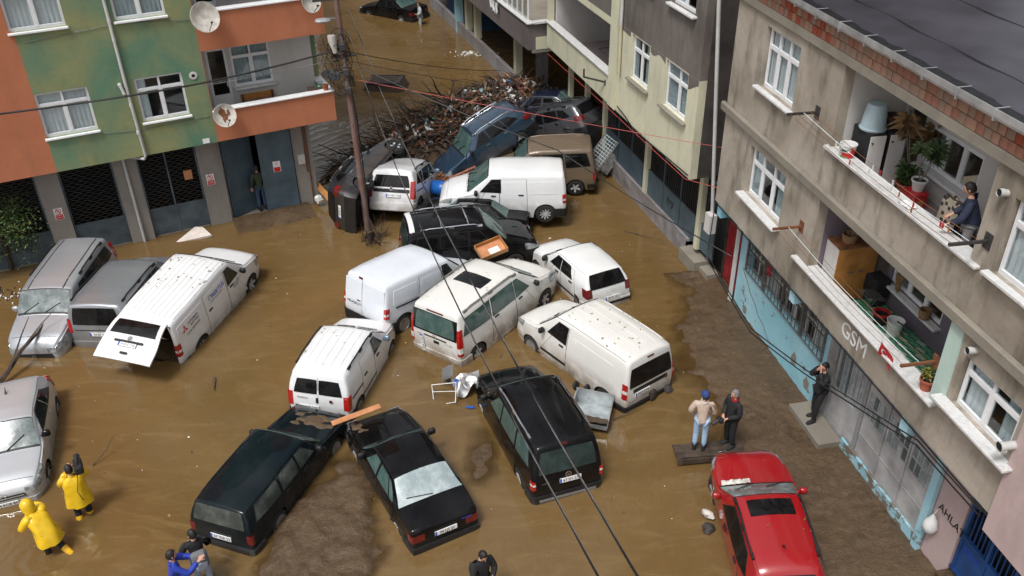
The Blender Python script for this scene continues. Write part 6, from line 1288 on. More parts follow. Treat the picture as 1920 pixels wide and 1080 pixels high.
# lower right balcony
t = at(FR, 'wardrobe', 'wooden wardrobe with two brown doors and white side on the lower balcony', 'wardrobe', 4.02, -.85, 3.58); m = MB(); m.bevbox((-.26, -.5, 0), (.26, .5, 1.40), .008); m.build('body', MATS['wall_white'], t)
for y in (-.25, .25): m = MB(); m.bevbox((-.285, y - .245, .02), (-.262, y + .245, 1.38), .004); d_ = m.build('door', MATS['wood_yellow'], t); m = MB(); m.bar((-.30, y - .12 * (1 if y > 0 else -1) - .07, .78), (-.30, y - .12 * (1 if y > 0 else -1) + .07, .78), .012, .02); m.build('handle', MATS['iron_grey'], d_)
m = MB(); m.box((-.29, -.51, 1.401), (.265, .51, 1.42)); m.build('top', MATS['wood'], t)
def basket(label, x, o, z, r, h, hoop=True):
    t = at(FR, 'wicker_basket', label, 'basket', x, o, z); m = MB()
    for k in range(7): zz = h * k / 7; rr = r * (.8 + .2 * k / 7); m.tube([(rr * (1 + .03 * (-1) ** j) * math.cos(2 * math.pi * j / 20), rr * (1 + .03 * (-1) ** j) * math.sin(2 * math.pi * j / 20), zz + h / 14) for j in range(21)], h / 13, 5)
    m.build('body', MATS['wicker'], t, 50)
    if hoop: m = MB(); m.tube([(r * math.cos(a), 0, h + r * .9 * math.sin(a)) for a in np.linspace(0, math.pi, 11)], .013, 6); m.build('handle', MATS['tile_green_dark'], t, 50)
basket('wicker basket with hoop handle on top of the wardrobe', 4.0, -.72, 5.005, .17, .2); basket('brown wicker basket on the lower balcony window sill', 1.95, -1.46, 4.19, .12, .22, False)
for lab, x, o, r, h, mt in (('white plastic bucket on the green tiled balcony floor', 2.3, -1.1, .18, .36, 'plastic_white'), ('red and black bucket beside the white bucket on the balcony', 2.75, -1.05, .17, .28, 'cloth_black')):
    t = at(FR, 'bucket', lab, 'bucket', x, o, 3.59); m = MB(); m.lathe([(.001, .005), (r * .8, 0), (r, h), (r * 1.05, h), (r * .95, h * .98), (r * .76, .03), (.001, .03)], 20); m.build('body', MATS[mt], t, 40)
    if mt == 'cloth_black': m = MB(); m.lathe([(r * 1.0, h * .8), (r * 1.1, h * .86), (r * 1.1, h * 1.02), (r * .95, h * 1.02), (r * .9, h * .8)], 20); m.build('rim', MATS['plastic_red'], t, 40)
    else: m = MB(); m.tube([(-.05, 0, h), (-.5, .05, h + .12)], .016, 6); m.build('mop_handle', MATS['cloth_black'], t)
pot(FR, 'yellow-green plant in a terracotta pot on the balcony coping by the mint pillar', -.28, -.05, 4.28, .14, .24, 'terracotta', (.34, 40, .12, .04, 'bush'), 7, 'plant', 'leaf_yellow')
t = at(FR, 'flag', 'small red flag with white crescent and star hung over the balcony coping', 'flag', .80, .13, 4.52); m = MB(); m.grid(lambda u, v: (.20 - .42 * u, .03 * math.sin(u * 5 + v * 2), -.02 - .30 * v - .12 * u + .03 * math.sin(u * 4)), 8, 6); m.build('cloth', MATS['plastic_red'], t, 60)
def fl(u, v): return Vector((.20 - .42 * u, .03 * math.sin(u * 5 + v * 2) + .006, -.02 - .30 * v - .12 * u + .03 * math.sin(u * 4)))
m = MB(); n = 14
for i in range(n):
    a0, a1 = R(40 + 280 * i / n), R(40 + 280 * (i + 1) / n); f = lambda a, q: fl(.36 + (.16 * math.cos(a) if q else .125 * math.cos(a) + .03), .5 + (.22 if q else .17) * math.sin(a)); m.add([f(a0, 1), f(a1, 1), f(a1, 0), f(a0, 0)], [(0, 1, 2, 3)])
for i in range(5): a = R(72 * i + 180); m.add([fl(.56, .5), fl(.56 + .022 * math.cos(a - .6), .5 + .03 * math.sin(a - .6)), fl(.56 + .055 * math.cos(a), .5 + .075 * math.sin(a)), fl(.56 + .022 * math.cos(a + .6), .5 + .03 * math.sin(a + .6))], [(0, 1, 2, 3)])
m.build('crescent', MATS['fabric_white'], t)
t = at(FR, 'drying_rack', 'folding wire drying rack on the lower balcony floor', 'drying rack', 3.15, -1.0, 3.58); m = MB()
for x in (-.22, .22): m.tube([(x, -.2, 0), (x, .05, .5), (x, .28, .0)], .010, 5)
m.build('frame', MATS['iron_grey'], t); m = MB()
for k in range(8): m.tube([(-.25, -.2 + k * .06, .46 + .01 * k), (.25, -.2 + k * .06, .46 + .01 * k)], .005, 4)
m.build('wires', MATS['iron_grey'], t)
t = at(FR, 'black_chest', 'dark box on a stand beside the wardrobe on the lower balcony', 'box', 3.55, -1.35, 3.58); m = MB(); m.bevbox((-.25, -.2, .25), (.25, .2, .7), .03); m.build('body', MATS['cloth_black'], t)
for x in (-.2, .2): m = MB(); m.box((x - .02, -.15, 0), (x + .02, .15, .25)); m.build('leg', MATS['iron'], t)
m = MB(); m.bar((-.55, .1, 0), (.35, .5, .12), .06, .05)
t = at(FR, 'broom_head', 'straw broom leaning on the balcony window', 'broom', 3.0, -1.48, 4.22); m = MB(); m.prism([(-.05, 0), (.05, 0), (.16, .36), (-.12, .40)], -.02, .02, 0, Matrix.Rotation(R(90), 4, 'X')); m.build('straw', MATS['leaf_dry'], t)
m = MB(); m.tube([(0, 0, .02), (-.03, .02, -.2)], .012, 6); m.build('handle', MATS['wood'], t)
# green tiles, single pieces
ti = bpy.data.objects.new('floor_tiling', None); COL.objects.link(ti); ti.parent = FR.root; bpy.data.objects.remove(ti)
m = MB(); FR.box(m, -.45, 4.30, -1.59, -.26, 3.581, 3.586); base = m.build('floor_tiling', MATS['tile_green_dark'], FR.root); protos = []
for mt in ('tile_green', 'tile_pale', 'tile_green'): m = MB(); m.add([(0, 0, 0), (.20, .05, 0), (.20, .15, 0), (0, .10, 0), (0, 0, .006), (.20, .05, .006), (.20, .15, .006), (0, .10, .006)], [(4, 5, 6, 7), (0, 1, 5, 4), (1, 2, 6, 5), (2, 3, 7, 6), (3, 0, 4, 7)]); o = m.build('tile_tmp', MATS[mt], None); protos.append(o.data); bpy.data.objects.remove(o)
for i in range(19):
    for j in range(9):
        if i * 9 + j > 290: break
        o = bpy.data.objects.new('tile', protos[(i + j) % 3]); COL.objects.link(o); o.parent = base; o.location = (-.40 + i * .215, -1.57 + j * .145, 3.588)
# table, frame and red machine on the far terrace
t = at(FC, 'clothes_airer', 'black folding clothes airer on the yellow terrace', 'clothes airer', 7.4, -1.1, 3.52); m = MB()
for x in (-.35, .35): m.tube([(x, -.4, 0), (x, .1, .95)], .014, 5); m.tube([(x, .4, 0), (x, -.1, .95)], .014, 5)
for y in (-.4, .4): m.tube([(-.35, y, .03), (.35, y, .03)], .014, 5)
m.build('legs', MATS['iron'], t); m = MB()
for x in (-.6, .6): m.tube([(x, -.45, 1.0), (x, .45, 1.0)], .014, 5)
for y in (-.45, .45): m.tube([(-.6, y, 1.0), (.6, y, 1.0)], .014, 5)
m.build('rack', MATS['iron'], t)
t = at(FC, 'table', 'grey table with a red machine on it at the near end of the terrace', 'table', 5.75, -1.0, 3.52); m = MB(); m.bevbox((-.4, -.4, .72), (.4, .4, .76), .01); m.build('tabletop', MATS['metal_grey'], t)
for x in (-.36, .36):
    for y in (-.36, .36): m = MB(); m.box((x - .025, y - .025, 0), (x + .025, y + .025, .72)); m.build('leg', MATS['iron'], t)
t = at(FC, 'red_machine', 'red machine standing on the terrace table', 'machine', 5.75, -1.0, 4.28); m = MB(); m.bevbox((-.26, -.2, .0), (.26, .2, .34), .05); m.build('body', MATS['metal_red'], t, 40); m = MB(); m.bevbox((-.2, -.16, .34), (.2, .16, .46), .03); m.build('cover', MATS['plastic_red'], t, 40); m = MB(); m.lathe([(.001, .0), (.08, 0), (.08, .05), (.001, .05)], 14, 0, basis((-.26, .0, .18), (0, 1, 0), (0, 0, 1))); m.build('dial', MATS['iron'], t)
# ramp in front of the blue sheet doors, foam block, step slab
m = MB(); m.grid(lambda u, v: (.45 + 2.7 * u, -FL.sg * -(-.72) * 1 + 0, 0), 1, 1); m = MB(); m.grid(lambda u, v: FL.p(.42 + 2.75 * u, -.73 + 1.35 * v, .13 - .16 * v + .02 * mnoise.noise(Vector((u * 5, v * 5, 1)))), 20, 10); o = m.build('door_ramp', MATS['mud'], FL.root, 60)
t = thing('foam_block', 'pale triangular foam board floating by the roller shutter', 'board', (-10.95, 26.95, .0), (R(9), R(-6), .3)); m = MB(); m.prism([(-.62, -.1), (.62, -.16), (.36, .42), (.1, .55)], -.01, .07); m.build('board', MATS['foam'], t)
# ---- utility pole
PX, PY = -4.989, 27.335
t = thing('utility_pole', 'rusty steel utility pole with street lamp and tangled wires beside the tipped cars', 'pole', (PX, PY, 0), (0, R(-1.3), R(10)))
m = MB(); m.tube([(0, 0, -.4), (0, 0, 9.2)], [.115, .075], 12); m.build('post', MATS['pole_mat'] if 'pole_mat' in MATS else stucco('pole_mat', (.20, .155, .145), (.16, .07, .05), sc=1.2, st=.5), t, 60)
m = MB(); m.tube([(0, .0, 7.35), (-.35, -.1, 7.42)], .03, 6); m.build('lamp_arm', MATS['iron_grey'], t); m = MB(); m.lathe([(.001, -.05), (.12, -.045), (.16, 0), (.13, .07), (.001, .09)], 16, 0, Matrix.Translation((-.48, -.12, 7.36)) @ Matrix.Diagonal((1.55, .8, .9, 1))); m.build('lamp_head', MATS['gutter_metal'], t, 50)
m = MB(); m.tube([(-.28, -.1, 6.9), (-.28, -.1, 6.72), (-.24, -.1, 6.35)], [.13, .13, .07], 12); m.build('siren_horn', MATS['clay_dish'], t, 40)
m = MB(); m.bar((-.7, 0, 7.95), (.7, 0, 7.95), .10, .08); m.bar((-.4, 0, 6.2), (.4, 0, 6.2), .06, .06); m.build('crossarm', MATS['iron'], t)
for x in (-.6, -.2, .2, .6): m = MB(); m.lathe([(.02, 0), (.05, .02), (.03, .05), (.05, .08), (.02, .12), (.001, .12)], 8, 0, Matrix.Translation((x, 0, 8.0))); m.build('insulator', MATS['wood_dark'], t)
m = MB(); rnd = random.Random(21)
for i in range(46):
    z = rnd.uniform(5.2, 6.8); a = rnd.random() * 6.28; r_ = rnd.uniform(.15, .42); c = Vector((math.cos(a) * .12, math.sin(a) * .12, z)); ph = rnd.random() * 6; tl = rnd.uniform(-.5, .5)
    m.tube([c + Vector((math.cos(ph + q) * r_ * .8 - r_ * .4, math.sin(ph + q) * r_ * tl, math.sin(ph + q) * r_)) for q in np.linspace(0, rnd.uniform(3, 7), 10)], .010, 4, caps=False)
o = m.build('wire_tangle', MATS['wire_black'], t)
m = MB()
for i in range(4): m.tube([(.10 + .02 * i, -.1, 5.2 - i * .3), (.14 + .03 * math.sin(i * 3), -.13, 3.5), (.12, -.13, 1.0)], .012, 4)
m.build('riser_cable', MATS['wire_black'], t); 
for z in (5.0, 5.6, 6.4): m = MB(); m.bevbox((-.10, -.2, z), (.10, -.08, z + .24), .02); m.build('junction_box', MATS['iron'], t)
# ---- overhead wires
def wire(name, label, pts, r, mat, sag=0., group='overhead wires', n=14, cat='wire'):
    P = [Vector(p) for p in pts]; out = []
    for a, b in zip(P, P[1:]):
        for k in range(n): q = k / n; p = a.lerp(b, q); p.z -= sag * (b - a).length * 4 * q * (1 - q); out.append(p)
    out.append(P[-1]); m = MB(); m.tube(out, r, 6); return tag(m.build(name, MATS[mat], None, 60), label, cat, group)
TOP = (PX + .12, PY, 7.9)
def twist(label, a, b, r, sag, n=60, tw=.55):
    a = Vector(a); b = Vector(b); Ln = (b - a).length; t = thing('overhead_cable', label, 'cable', a, group='overhead wires'); ax = (b - a).normalized(); s1 = ax.cross(Vector((0, 0, 1))).normalized(); s2 = s1.cross(ax)
    for k in range(3):
        pts = []
        for i in range(n + 1):
            q = i / n; p = (b - a) * q; p.z -= sag * 4 * q * (1 - q); an = q * Ln / tw + k * 2.09; pts.append(p + s1 * math.cos(an) * r * 1.1 + s2 * math.sin(an) * r * 1.1)
        m = MB(); m.tube(pts, r, 5); m.build('conductor', MATS['wire_black' if k else 'iron_grey'], t, 60)
twist('thick twisted cable from the pole top to the bottom edge, right of the pair', (PX + .2, PY, 7.6), (1.12, 4.6, 9.0), .0065, .75); twist('thick twisted cable from the pole to the bottom edge, left of the pair', (PX + .1, PY - .1, 7.0), (.80, 4.6, 9.0), .006, .95)
wire('overhead_wire', 'black cable from the pole across the green facade to the left edge', [(PX - .1, PY, 6.45), (-9.4, 25.2, 6.05), (-16.5, 22.0, 6.2)], .028, 'wire_black', .012); wire('overhead_wire', 'thin wire below the black cable on the white balcony', [(PX - .1, PY, 6.15), (-9.3, 26.0, 5.75)], .008, 'iron_grey', .01)
wire('overhead_wire', 'red wire running from the pole to the yellow building corner', [(PX + .15, PY + .2, 5.35), (6.05, 23.5, 4.62)], .008, 'wire_red', .004); wire('overhead_wire', 'red wire along the lower edge of the yellow terrace', [tuple(FC.root.matrix_world @ Vector(FC.p(*p))) for p in ((11.9, .05, 3.2), (5.2, .14, 3.42), (-1.2, .1, 3.46), (-2.6, -.9, 3.5))], .009, 'wire_red', .002)
wire('overhead_wire', 'black wire from the pole over the white vans to the blue wall corner', [(PX + .15, PY, 5.9), (1.4, 24.2, 4.3), (5.9, 20.6, 2.75)], .016, 'wire_black', .012); wire('overhead_wire', 'black wire from the pole to the far debris', [(PX + .1, PY, 6.3), (-.4, 41.5, .8)], .014, 'wire_black', .01); wire('overhead_wire', 'black wire hanging from the pole towards the terrace', [(PX + .1, PY, 6.0), (1.2, 36.5, 1.6)], .010, 'wire_black', .008)
def frp(*p): return tuple(FR.root.matrix_world @ Vector(FR.p(*p)))
for k, (lab, dz) in enumerate((('upper black cable strung along the concrete overhang', 0), ('lower black cable strung along the concrete overhang', -.12))): wire('facade_cable', lab, [frp(9.4, .05, 3.35), frp(8.9, .35, 2.0 + dz), frp(5.6, .45, 1.7 + dz), frp(3.0, .4, 2.35 + dz), frp(1.0, .25, 2.9 + dz), frp(-.6, .06, 3.3 + dz), frp(-2.5, .05, 3.34 + dz)], .016, 'wire_black', .004, n=8)
wire('facade_cable', 'black cable clipped under the bottom edge of the concrete facade', [frp(9.5, .03, 3.36), frp(-2.6, .03, 3.36)], .018, 'wire_black', .0); wire('facade_cable', 'black cable clipped to the yellow building edge', [tuple(FC.root.matrix_world @ Vector(FC.p(*p))) for p in ((4.3, .06, 3.7), (3.6, .06, 3.62), (2.8, .06, 3.44), (-1.25, .06, 3.6))], .02, 'wire_black', 0)

# ------------------------------------------------------------------ debris, plants, loose things
def branch(m, p, d, L_, r, rnd, depth, mi=0, spread=.7, twigs=3, droop=0.):
    pts = [p]; q = p.copy(); dd = d.normalized(); n = 4 if depth > 0 else 3
    for i in range(n):
        dd = (dd + Vector((rnd.uniform(-1, 1), rnd.uniform(-1, 1), rnd.uniform(-1, 1) - droop)) * .22).normalized(); q = q + dd * L_ / n; pts.append(q)
    m.tube(pts, [r * (1 - .75 * i / n) for i in range(n + 1)], 5 if depth > 0 else 3, mi, caps=False)
    if depth > 0:
        for k in range(twigs):
            i = rnd.randint(1, n); sp = Vector((rnd.uniform(-1, 1), rnd.uniform(-1, 1), rnd.uniform(-.6, 1)))
            branch(m, pts[i], dd + sp * spread * 1.3, L_ * rnd.uniform(.4, .7), r * (1 - .7 * i / n) * .65, rnd, depth - 1, mi, spread, twigs, droop)
RIDGE = [(-6.6, 31.6, .6, .15), (-5.6, 32.4, .9, .3), (-4.5, 33.4, 1.4, .55), (-3.3, 34.6, 1.9, .75), (-2.2, 36.2, 2.1, .8), (-1.1, 38.2, 2.0, .75), (.4, 39.4, 1.9, .75), (1.7, 38.0, 1.4, .6)]
def ridge_at(t):
    t = max(0, min(.9999, t)) * (len(RIDGE) - 1); i = int(t); f = t - i; a, b = RIDGE[i], RIDGE[i + 1]; return [a[k] + (b[k] - a[k]) * f for k in range(4)]
def heap_z(x, y):
    best = -1
    for i in range(29):
        a = ridge_at(i / 28); d = math.hypot(x - a[0], y - a[1]) / a[2]; best = max(best, a[3] * (1 - d * d))
    return best
rnd = random.Random(31)
m = MB(); m.grid(lambda u, v: (-9.2 + 12.5 * u, 30.2 + 12 * v, heap_z(-9.2 + 12.5 * u, 30.2 + 12 * v) + .13 * mnoise.noise(Vector((u * 30, v * 30, 0))) - .05), 90, 90)
tag(m.build('debris_bank', MATS['mud'], None, 180), kind='structure')
m = MB()
for i in range(1500):
    a = ridge_at(rnd.random()); an = rnd.random() * 6.28; q = rnd.random() ** .6 * a[2] * 1.05; x, y = a[0] + math.cos(an) * q, a[1] + math.sin(an) * q; z = max(.01, heap_z(x, y)) + rnd.uniform(0, .3); d = Vector((rnd.uniform(-1, 1), rnd.uniform(-1, 1), rnd.uniform(-.15, .35))); branch(m, Vector((x, y, z)), d, rnd.uniform(.4, 1.9), rnd.choice([.008, .012, .018, .03, .05]), rnd, 1 if rnd.random() < .45 else 0, rnd.choice([0, 0, 1, 1, 2, 3]), .35, 2, .35)
tag(m.build('driftwood', [MATS['twig'], MATS['bark'], MATS['wood'], MATS['wood_dark']], None), 'dark heap of broken branches and driftwood across the flooded street', 'driftwood', kind='stuff')
m = MB(); TM_ = ['paper', 'plastic_blue', 'tile_green', 'wood', 'plastic_grey_blue', 'dark_debris', 'plastic_red', 'bark_light']
for i in range(900):
    a = ridge_at(.25 + .75 * rnd.random()); an = rnd.random() * 6.28; q = rnd.random() ** .6 * a[2]; x, y = a[0] + math.cos(an) * q, a[1] + math.sin(an) * q; z = max(.02, heap_z(x, y)) + rnd.uniform(.12, .42); s = rnd.uniform(.03, .10)
    M = Matrix.Translation((x, y, z)) @ Euler((rnd.random() * 3, rnd.random() * 3, rnd.random() * 6)).to_matrix().to_4x4(); m.bevbox((-s, -s * rnd.uniform(.3, .9), -s * .25), (s, s * rnd.uniform(.3, .9), s * .25), s * .1, rnd.choices(range(8), [2.6, .35, .2, 5, 1., 5, .2, 4.5])[0], M)
tag(m.build('litter', [MATS[k] for k in TM_], None), 'scattered plastic bottles and litter lying on the driftwood heap', 'litter', kind='stuff')
m = MB(); PM_ = ['wood', 'wood_red', 'wood_dark', 'plywood', 'plastic_white', 'bark', 'steel_sheet', 'bark_light']
for i in range(230):
    a = ridge_at(.12 + .8 * rnd.random()); an = rnd.random() * 6.28; q = rnd.random() ** .6 * a[2] * .9; x, y = a[0] + math.cos(an) * q, a[1] + math.sin(an) * q; z = max(.02, heap_z(x, y)) + rnd.uniform(.05, .3); M = Matrix.Translation((x, y, z)) @ Euler((rnd.uniform(-.5, .5), rnd.uniform(-.5, .5), rnd.random() * 6)).to_matrix().to_4x4(); k = rnd.choices(range(8), [5, 3, 5, 2, .8, 4, .6, 2])[0]
    if k == 5: m.tube([M @ Vector((-.7, 0, 0)), M @ Vector((0, .05, .04)), M @ Vector((.8, 0, 0))], [.08, .065, .04], 7, k)
    elif k in (4, 6): m.bevbox((-.18, -.13, -.008), (.2, .15, .008), .003, k, M)
    else: L_ = rnd.uniform(.25, .7); m.bevbox((-L_, -.05, -.012), (L_, .05, .012), .003, k, M)
tag(m.build('broken_timber', [MATS[k] for k in PM_], None), 'broken planks, logs and sheets mixed into the driftwood heap', 'timber', kind='stuff')
# uprooted tree
t = thing('fallen_tree', 'bare uprooted tree with thin black branches sticking up from the debris heap', 'tree', (-4.4, 33.8, .3)); m = MB(); m.tube([(-.3, -.9, -.1), (0, 0, .15), (.5, 1.0, .35), (.8, 2.0, .5)], [.11, .09, .07, .05], 8); m.build('trunk', MATS['bark'], t, 60); m = MB(); r2 = random.Random(77)
for i in range(26):
    f = r2.random(); p = Vector((0, 0, .15)).lerp(Vector((.8, 2.0, .5)), f); branch(m, p, Vector((r2.uniform(-1.2, 1.), r2.uniform(-.6, 1), r2.uniform(-.1, .6))), r2.uniform(.9, 2.0), .022, r2, 2, spread=.6, twigs=3)
m.build('branches', MATS['twig'], t)
t = thing('fallen_branch', 'dead tangle of twigs caught at the foot of the utility pole', 'branch', (-4.75, 26.6, -.05)); m = MB()
for i in range(34): branch(m, Vector((r2.uniform(-.35, .35), r2.uniform(-.3, .3), 0)), Vector((r2.uniform(-1, 1), r2.uniform(-1, 1), r2.uniform(.1, 1.4))), r2.uniform(.3, .9), .02, r2, 1)
m.build('twigs', MATS['bark'], t); m = MB(); m.grid(lambda u, v: (-.25 + .3 * u + .1 * v, -.1 + .15 * math.sin(u * 6 + v * 3), .1 + .45 * v * (1 - .5 * u)), 8, 8); m.build('torn_plastic', MATS['dark_debris'], t, 60)
# single branches in the water
def lone(label, p, d, L_, r, seed, depth=1, tw=2): 
    rr = random.Random(seed); t = thing('fallen_branch', label, 'branch', p); m = MB(); branch(m, Vector((0, 0, 0)), Vector(d), L_, r, rr, depth, twigs=tw); m.build('limb', MATS['bark'], t, 60)
lone('thick wet branch leaning on the bonnet of the silver car', (-13.9, 18.7, .0), (1.35, 2.0, .75), 2.7, .085, 1); lone('short dark branch in the water below the raised tailgate', (-8.1, 19.15, .02), (.05, -.6, .1), .6, .05, 2, 0); lone('thin curved twig in the water behind the cameraman', (-10.1, 15.8, .02), (.5, .8, .25), .9, .015, 5, 1); lone('twig lying in the water by the barred shopfront', (3.9, 27.0, .01), (1, -.8, .05), 1.1, .02, 6, 2, 3); lone('thin stick by the steel trough', (2.5, 17.2, .02), (1, .55, .12), 1.0, .018, 7, 0); lone('stick in the water between the minibus and the panel van', (-.35, 19.9, .01), (.6, .9, .08), .6, .012, 8, 0); lone('dry twig in the shallow water beside the black estate', (1.6, 15.6, .01), (.2, 1, .03), .9, .012, 9, 1); lone('small twig standing in the water near the shutters', (-11.7, 22.9, .0), (.2, .3, 1), .35, .012, 10, 1)
# barrel, pallets, boards, rack
t = thing('barrel', 'bright blue plastic barrel lying between the small white car and white panel van', 'barrel', (-2.45, 29.55, .48), (R(90), 0, R(75))); m = MB(); m.lathe([(.001, -.44), (.25, -.44), (.28, -.40), (.285, -.16), (.30, -.14), (.285, -.12), (.285, .12), (.30, .14), (.285, .16), (.28, .40), (.25, .44), (.001, .44)], 22); m.build('body', MATS['drum_blue'], t, 40); m = MB(); m.lathe([(.281, .39), (.295, .41), (.27, .45), (.2, .45)], 22); m.build('rim', MATS['iron_grey'], t, 40)
def pallet(label, loc, rot, w, d, mt, n=6):
    t = thing('pallet', label, 'pallet', loc, rot)
    for i in range(n): m = MB(); y = -d / 2 + d * i / (n - 1); m.box((-w / 2, y - .045, .08), (w / 2, y + .045, .10)); m.build('slat', MATS[mt], t)
    for x in (-w / 2 + .05, 0, w / 2 - .05): m = MB(); m.box((x - .04, -d / 2 - .05, 0), (x + .04, d / 2 + .05, .079)); m.build('bearer', MATS[mt], t)
pallet('red-brown wooden pallet in front of the blue car', (-1.55, 29.6, .75), (R(20), R(-12), .5), 1.1, .8, 'wood_red'); pallet('broken wooden pallet beside the blue barrel', (-2.3, 30.6, .35), (R(14), R(8), 1.3), 1.0, .8, 'wood', 7)
for i in range(7):
    a = [(-1.0, 29.8, 1.0), (-1.8, 29.1, .75), (-2.9, 29.9, .55), (1.0, 31.6, 1.0), (.75, 31.9, .9), (-6.6, 29.2, .3), (-2.2, 32.2, .6)][i]; t = thing('board', ['red-brown board bridging the blue car bonnet', 'splintered board pointing at the blue barrel', 'short brown board behind the small white car', 'broken chipboard beside the mud-brown car', 'pale chipboard panel under the blue car', 'orange splintered board at the grey garage corner', 'dark board in the heap before the blue car'][i], 'board', a, (R(10 * i), R(-20 + 9 * i), i * 1.1)); m = MB(); m.bevbox((-.55 - .05 * i, -.06 - .02 * (i % 3), -.015), (.55, .06 + .03 * (i % 3), .015), .004); m.build('plank', MATS[['wood_red', 'wood_red', 'wood', 'plywood', 'plywood', 'wood_yellow', 'wood_dark'][i]], t)
t = thing('metal_rack', 'pale perforated metal rack tipped against the barred shopfront', 'rack', (3.35, 31.2, .9), (R(24), R(-52), R(20)))
for y in (-.35, .35): m = MB(); m.box((-.9, y - .02, -.02), (.9, y + .02, .02)); m.build('upright', MATS['iron_grey'], t)
m = MB()
for i in range(15): x = -.85 + i * .121; m.box((x - .012, -.329, -.012), (x + .012, .329, .012))
for i in range(5): y = -.26 + i * .13; m.box((-.88, y - .008, .0125), (.88, y + .008, .02))
o = m.build('mesh', MATS['fabric_grey'], t); o['kind'] = 'stuff'
m = MB(); m.bevbox((-.4, -.4, -.65), (.4, .4, -.62), .005); m.build('base', MATS['iron_grey'], t)
t = thing('wooden_crate', 'open wooden drawer with papers lying on the black tall car', 'crate', (-.62, 23.75, 1.22), (R(16), R(-10), R(25))); m = MB(); m.box((-.42, -.28, 0), (.42, .28, .02)); m.build('bottom', MATS['plywood'], t)
for (a, b) in (((-.42, -.30, 0), (.42, -.281, .16)), ((-.42, .281, 0), (.42, .30, .16)), ((-.44, -.30, 0), (-.421, .30, .16)), ((.421, -.30, 0), (.44, .30, .16))): m = MB(); m.box(a, b); m.build('side', MATS['wood_yellow'], t)
m = MB(); m.box((-.1, -.2, .021), (.24, .05, .035)); m.build('papers', MATS['paper'], t)
t = thing('upturned_tank', 'dark blue upturned metal tank floating in the far water', 'tank', (-5.95, 41.6, -.1), (R(3), R(-4), R(-12))); m = MB(); m.add([(-1.0, -.6, 0), (1.0, -.6, 0), (1.0, .6, 0), (-1.0, .6, 0), (-.8, -.48, .52), (.85, -.48, .52), (.85, .48, .52), (-.8, .48, .52)], [(4, 5, 6, 7), (0, 1, 5, 4), (1, 2, 6, 5), (2, 3, 7, 6), (3, 0, 4, 7)]); m.build('shell', MATS['navy'], t); m = MB(); m.box((-.84, -.52, .48), (.89, -.478, .54)); m.box((-.84, .478, .48), (.89, .52, .54)); m.build('rim', MATS['cloth_navy'], t)
m = MB(); m.box((-.72, -.42, .5205), (.6, .42, .525)); m.build('bottom_panel', MATS['wood_dark'], t)
# plank over the two dark cars
t = thing('plank', 'orange-brown plank lying across the estate and saloon bonnets', 'plank', (-3.82, 16.62, .80), (R(2), R(-3), R(27))); m = MB(); m.bevbox((-.62, -.085, -.012), (.62, .085, .012), .004); m.build('board', MATS['plywood'], t)
# torn sheet and white frame by the minibus
t = thing('torn_panel', 'torn white sheet-metal panel behind the minibus', 'panel', (-1.42, 18.35, .02), (0, 0, .25)); t.scale = (1.25, 1.25, 1.2); m = MB(); m.grid(lambda u, v: (-.1 + .62 * u, -.25 + .62 * v + .1 * u, .12 + .30 * mnoise.noise(Vector((u * 2.5, v * 2.5, 4))) + .05 * u), 18, 16); m.build('crumpled_sheet', MATS['foil'], t, 60); m = MB(); m.grid(lambda u, v: (-.32 + .26 * u, .12 + .1 * u + .22 * v, .62 - .55 * v + .04 * math.sin(u * 3)), 6, 8); m.build('white_flap', MATS['plastic_white'], t, 60)
t = thing('clothes_horse', 'white tubular frame half under water beside the torn panel', 'clothes horse', (-2.0, 18.1, -.10), (R(22), R(-14), -.35)); m = MB(); m.tube([(-.05, -.1, .0), (-.12, .35, .32), (.55, .45, .28), (.55, .0, .02)], .018, 6); m.tube([(-.05, -.1, .02), (.55, 0, .05)], .012, 6); m.tube([(-.1, .2, .22), (.55, .25, .18)], .012, 6); m.build('tube', MATS['plastic_white'], t, 60)
for lab, loc, mt, sc in (('blue plastic scrap floating by the white frame', (-1.5, 18.75, .06), 'plastic_blue', (.16, .10, .10)), ('small blue plastic piece in the water below the torn panel', (-1.12, 17.75, .03), 'plastic_blue', (.05, .12, .03)), ('black plastic part floating behind the minibus', (-1.8, 18.95, .05), 'cloth_black', (.16, .12, .09)), ('dark stone block in the water beside the panel van', (4.05, 18.35, .05), 'dark_debris', (.15, .13, .12)), ('wet red brick at the muddy edge', (4.15, 20.3, .02), 'wood_red', (.12, .06, .05)), ('black lump in the shallow water near the brick', (4.05, 20.9, .02), 'dark_debris', (.09, .10, .05)), ('pale stone caught under the red car wing', (4.25, 13.9, .12), 'clay_dish', (.16, .10, .09)), ('grey debris lump beside the red car wheel', (4.2, 13.55, .05), 'dark_debris', (.16, .14, .12)), ('white bag in the debris at the garage corner', (-7.0, 29.2, .3), 'plastic_white', (.16, .14, .18)), ('dark debris bundle under the panel van rear corner', (3.6, 18.1, .1), 'twig', (.14, .2, .22)), ('grey sheet piece caught by the pole', (-5.35, 31.0, .75), 'plastic_white', (.32, .22, .03)), ('white board on the debris left of the pole', (-5.5, 32.2, .6), 'plastic_white', (.3, .2, .03)), ('white rag on the bonnet edge of the red car', None, 'clay_dish', None)):
    if loc is None: continue
    r3 = random.Random(hash(lab[:9]) % 100 if False else len(lab) * 7); t = thing('debris_piece', lab, 'debris', loc, (0, 0, len(lab))); m = MB(); m.lathe([(.001, -1), (.6, -.8), (1, -.1), (.8, .6), (.001, 1)], 9, 0, Matrix.Diagonal((sc[0], sc[1], sc[2], 1)))
    m.v = [(x * r3.uniform(.75, 1.2), y * r3.uniform(.75, 1.2), z * r3.uniform(.85, 1.15)) for x, y, z in m.v]; m.build('lump', MATS[mt], t, 30)
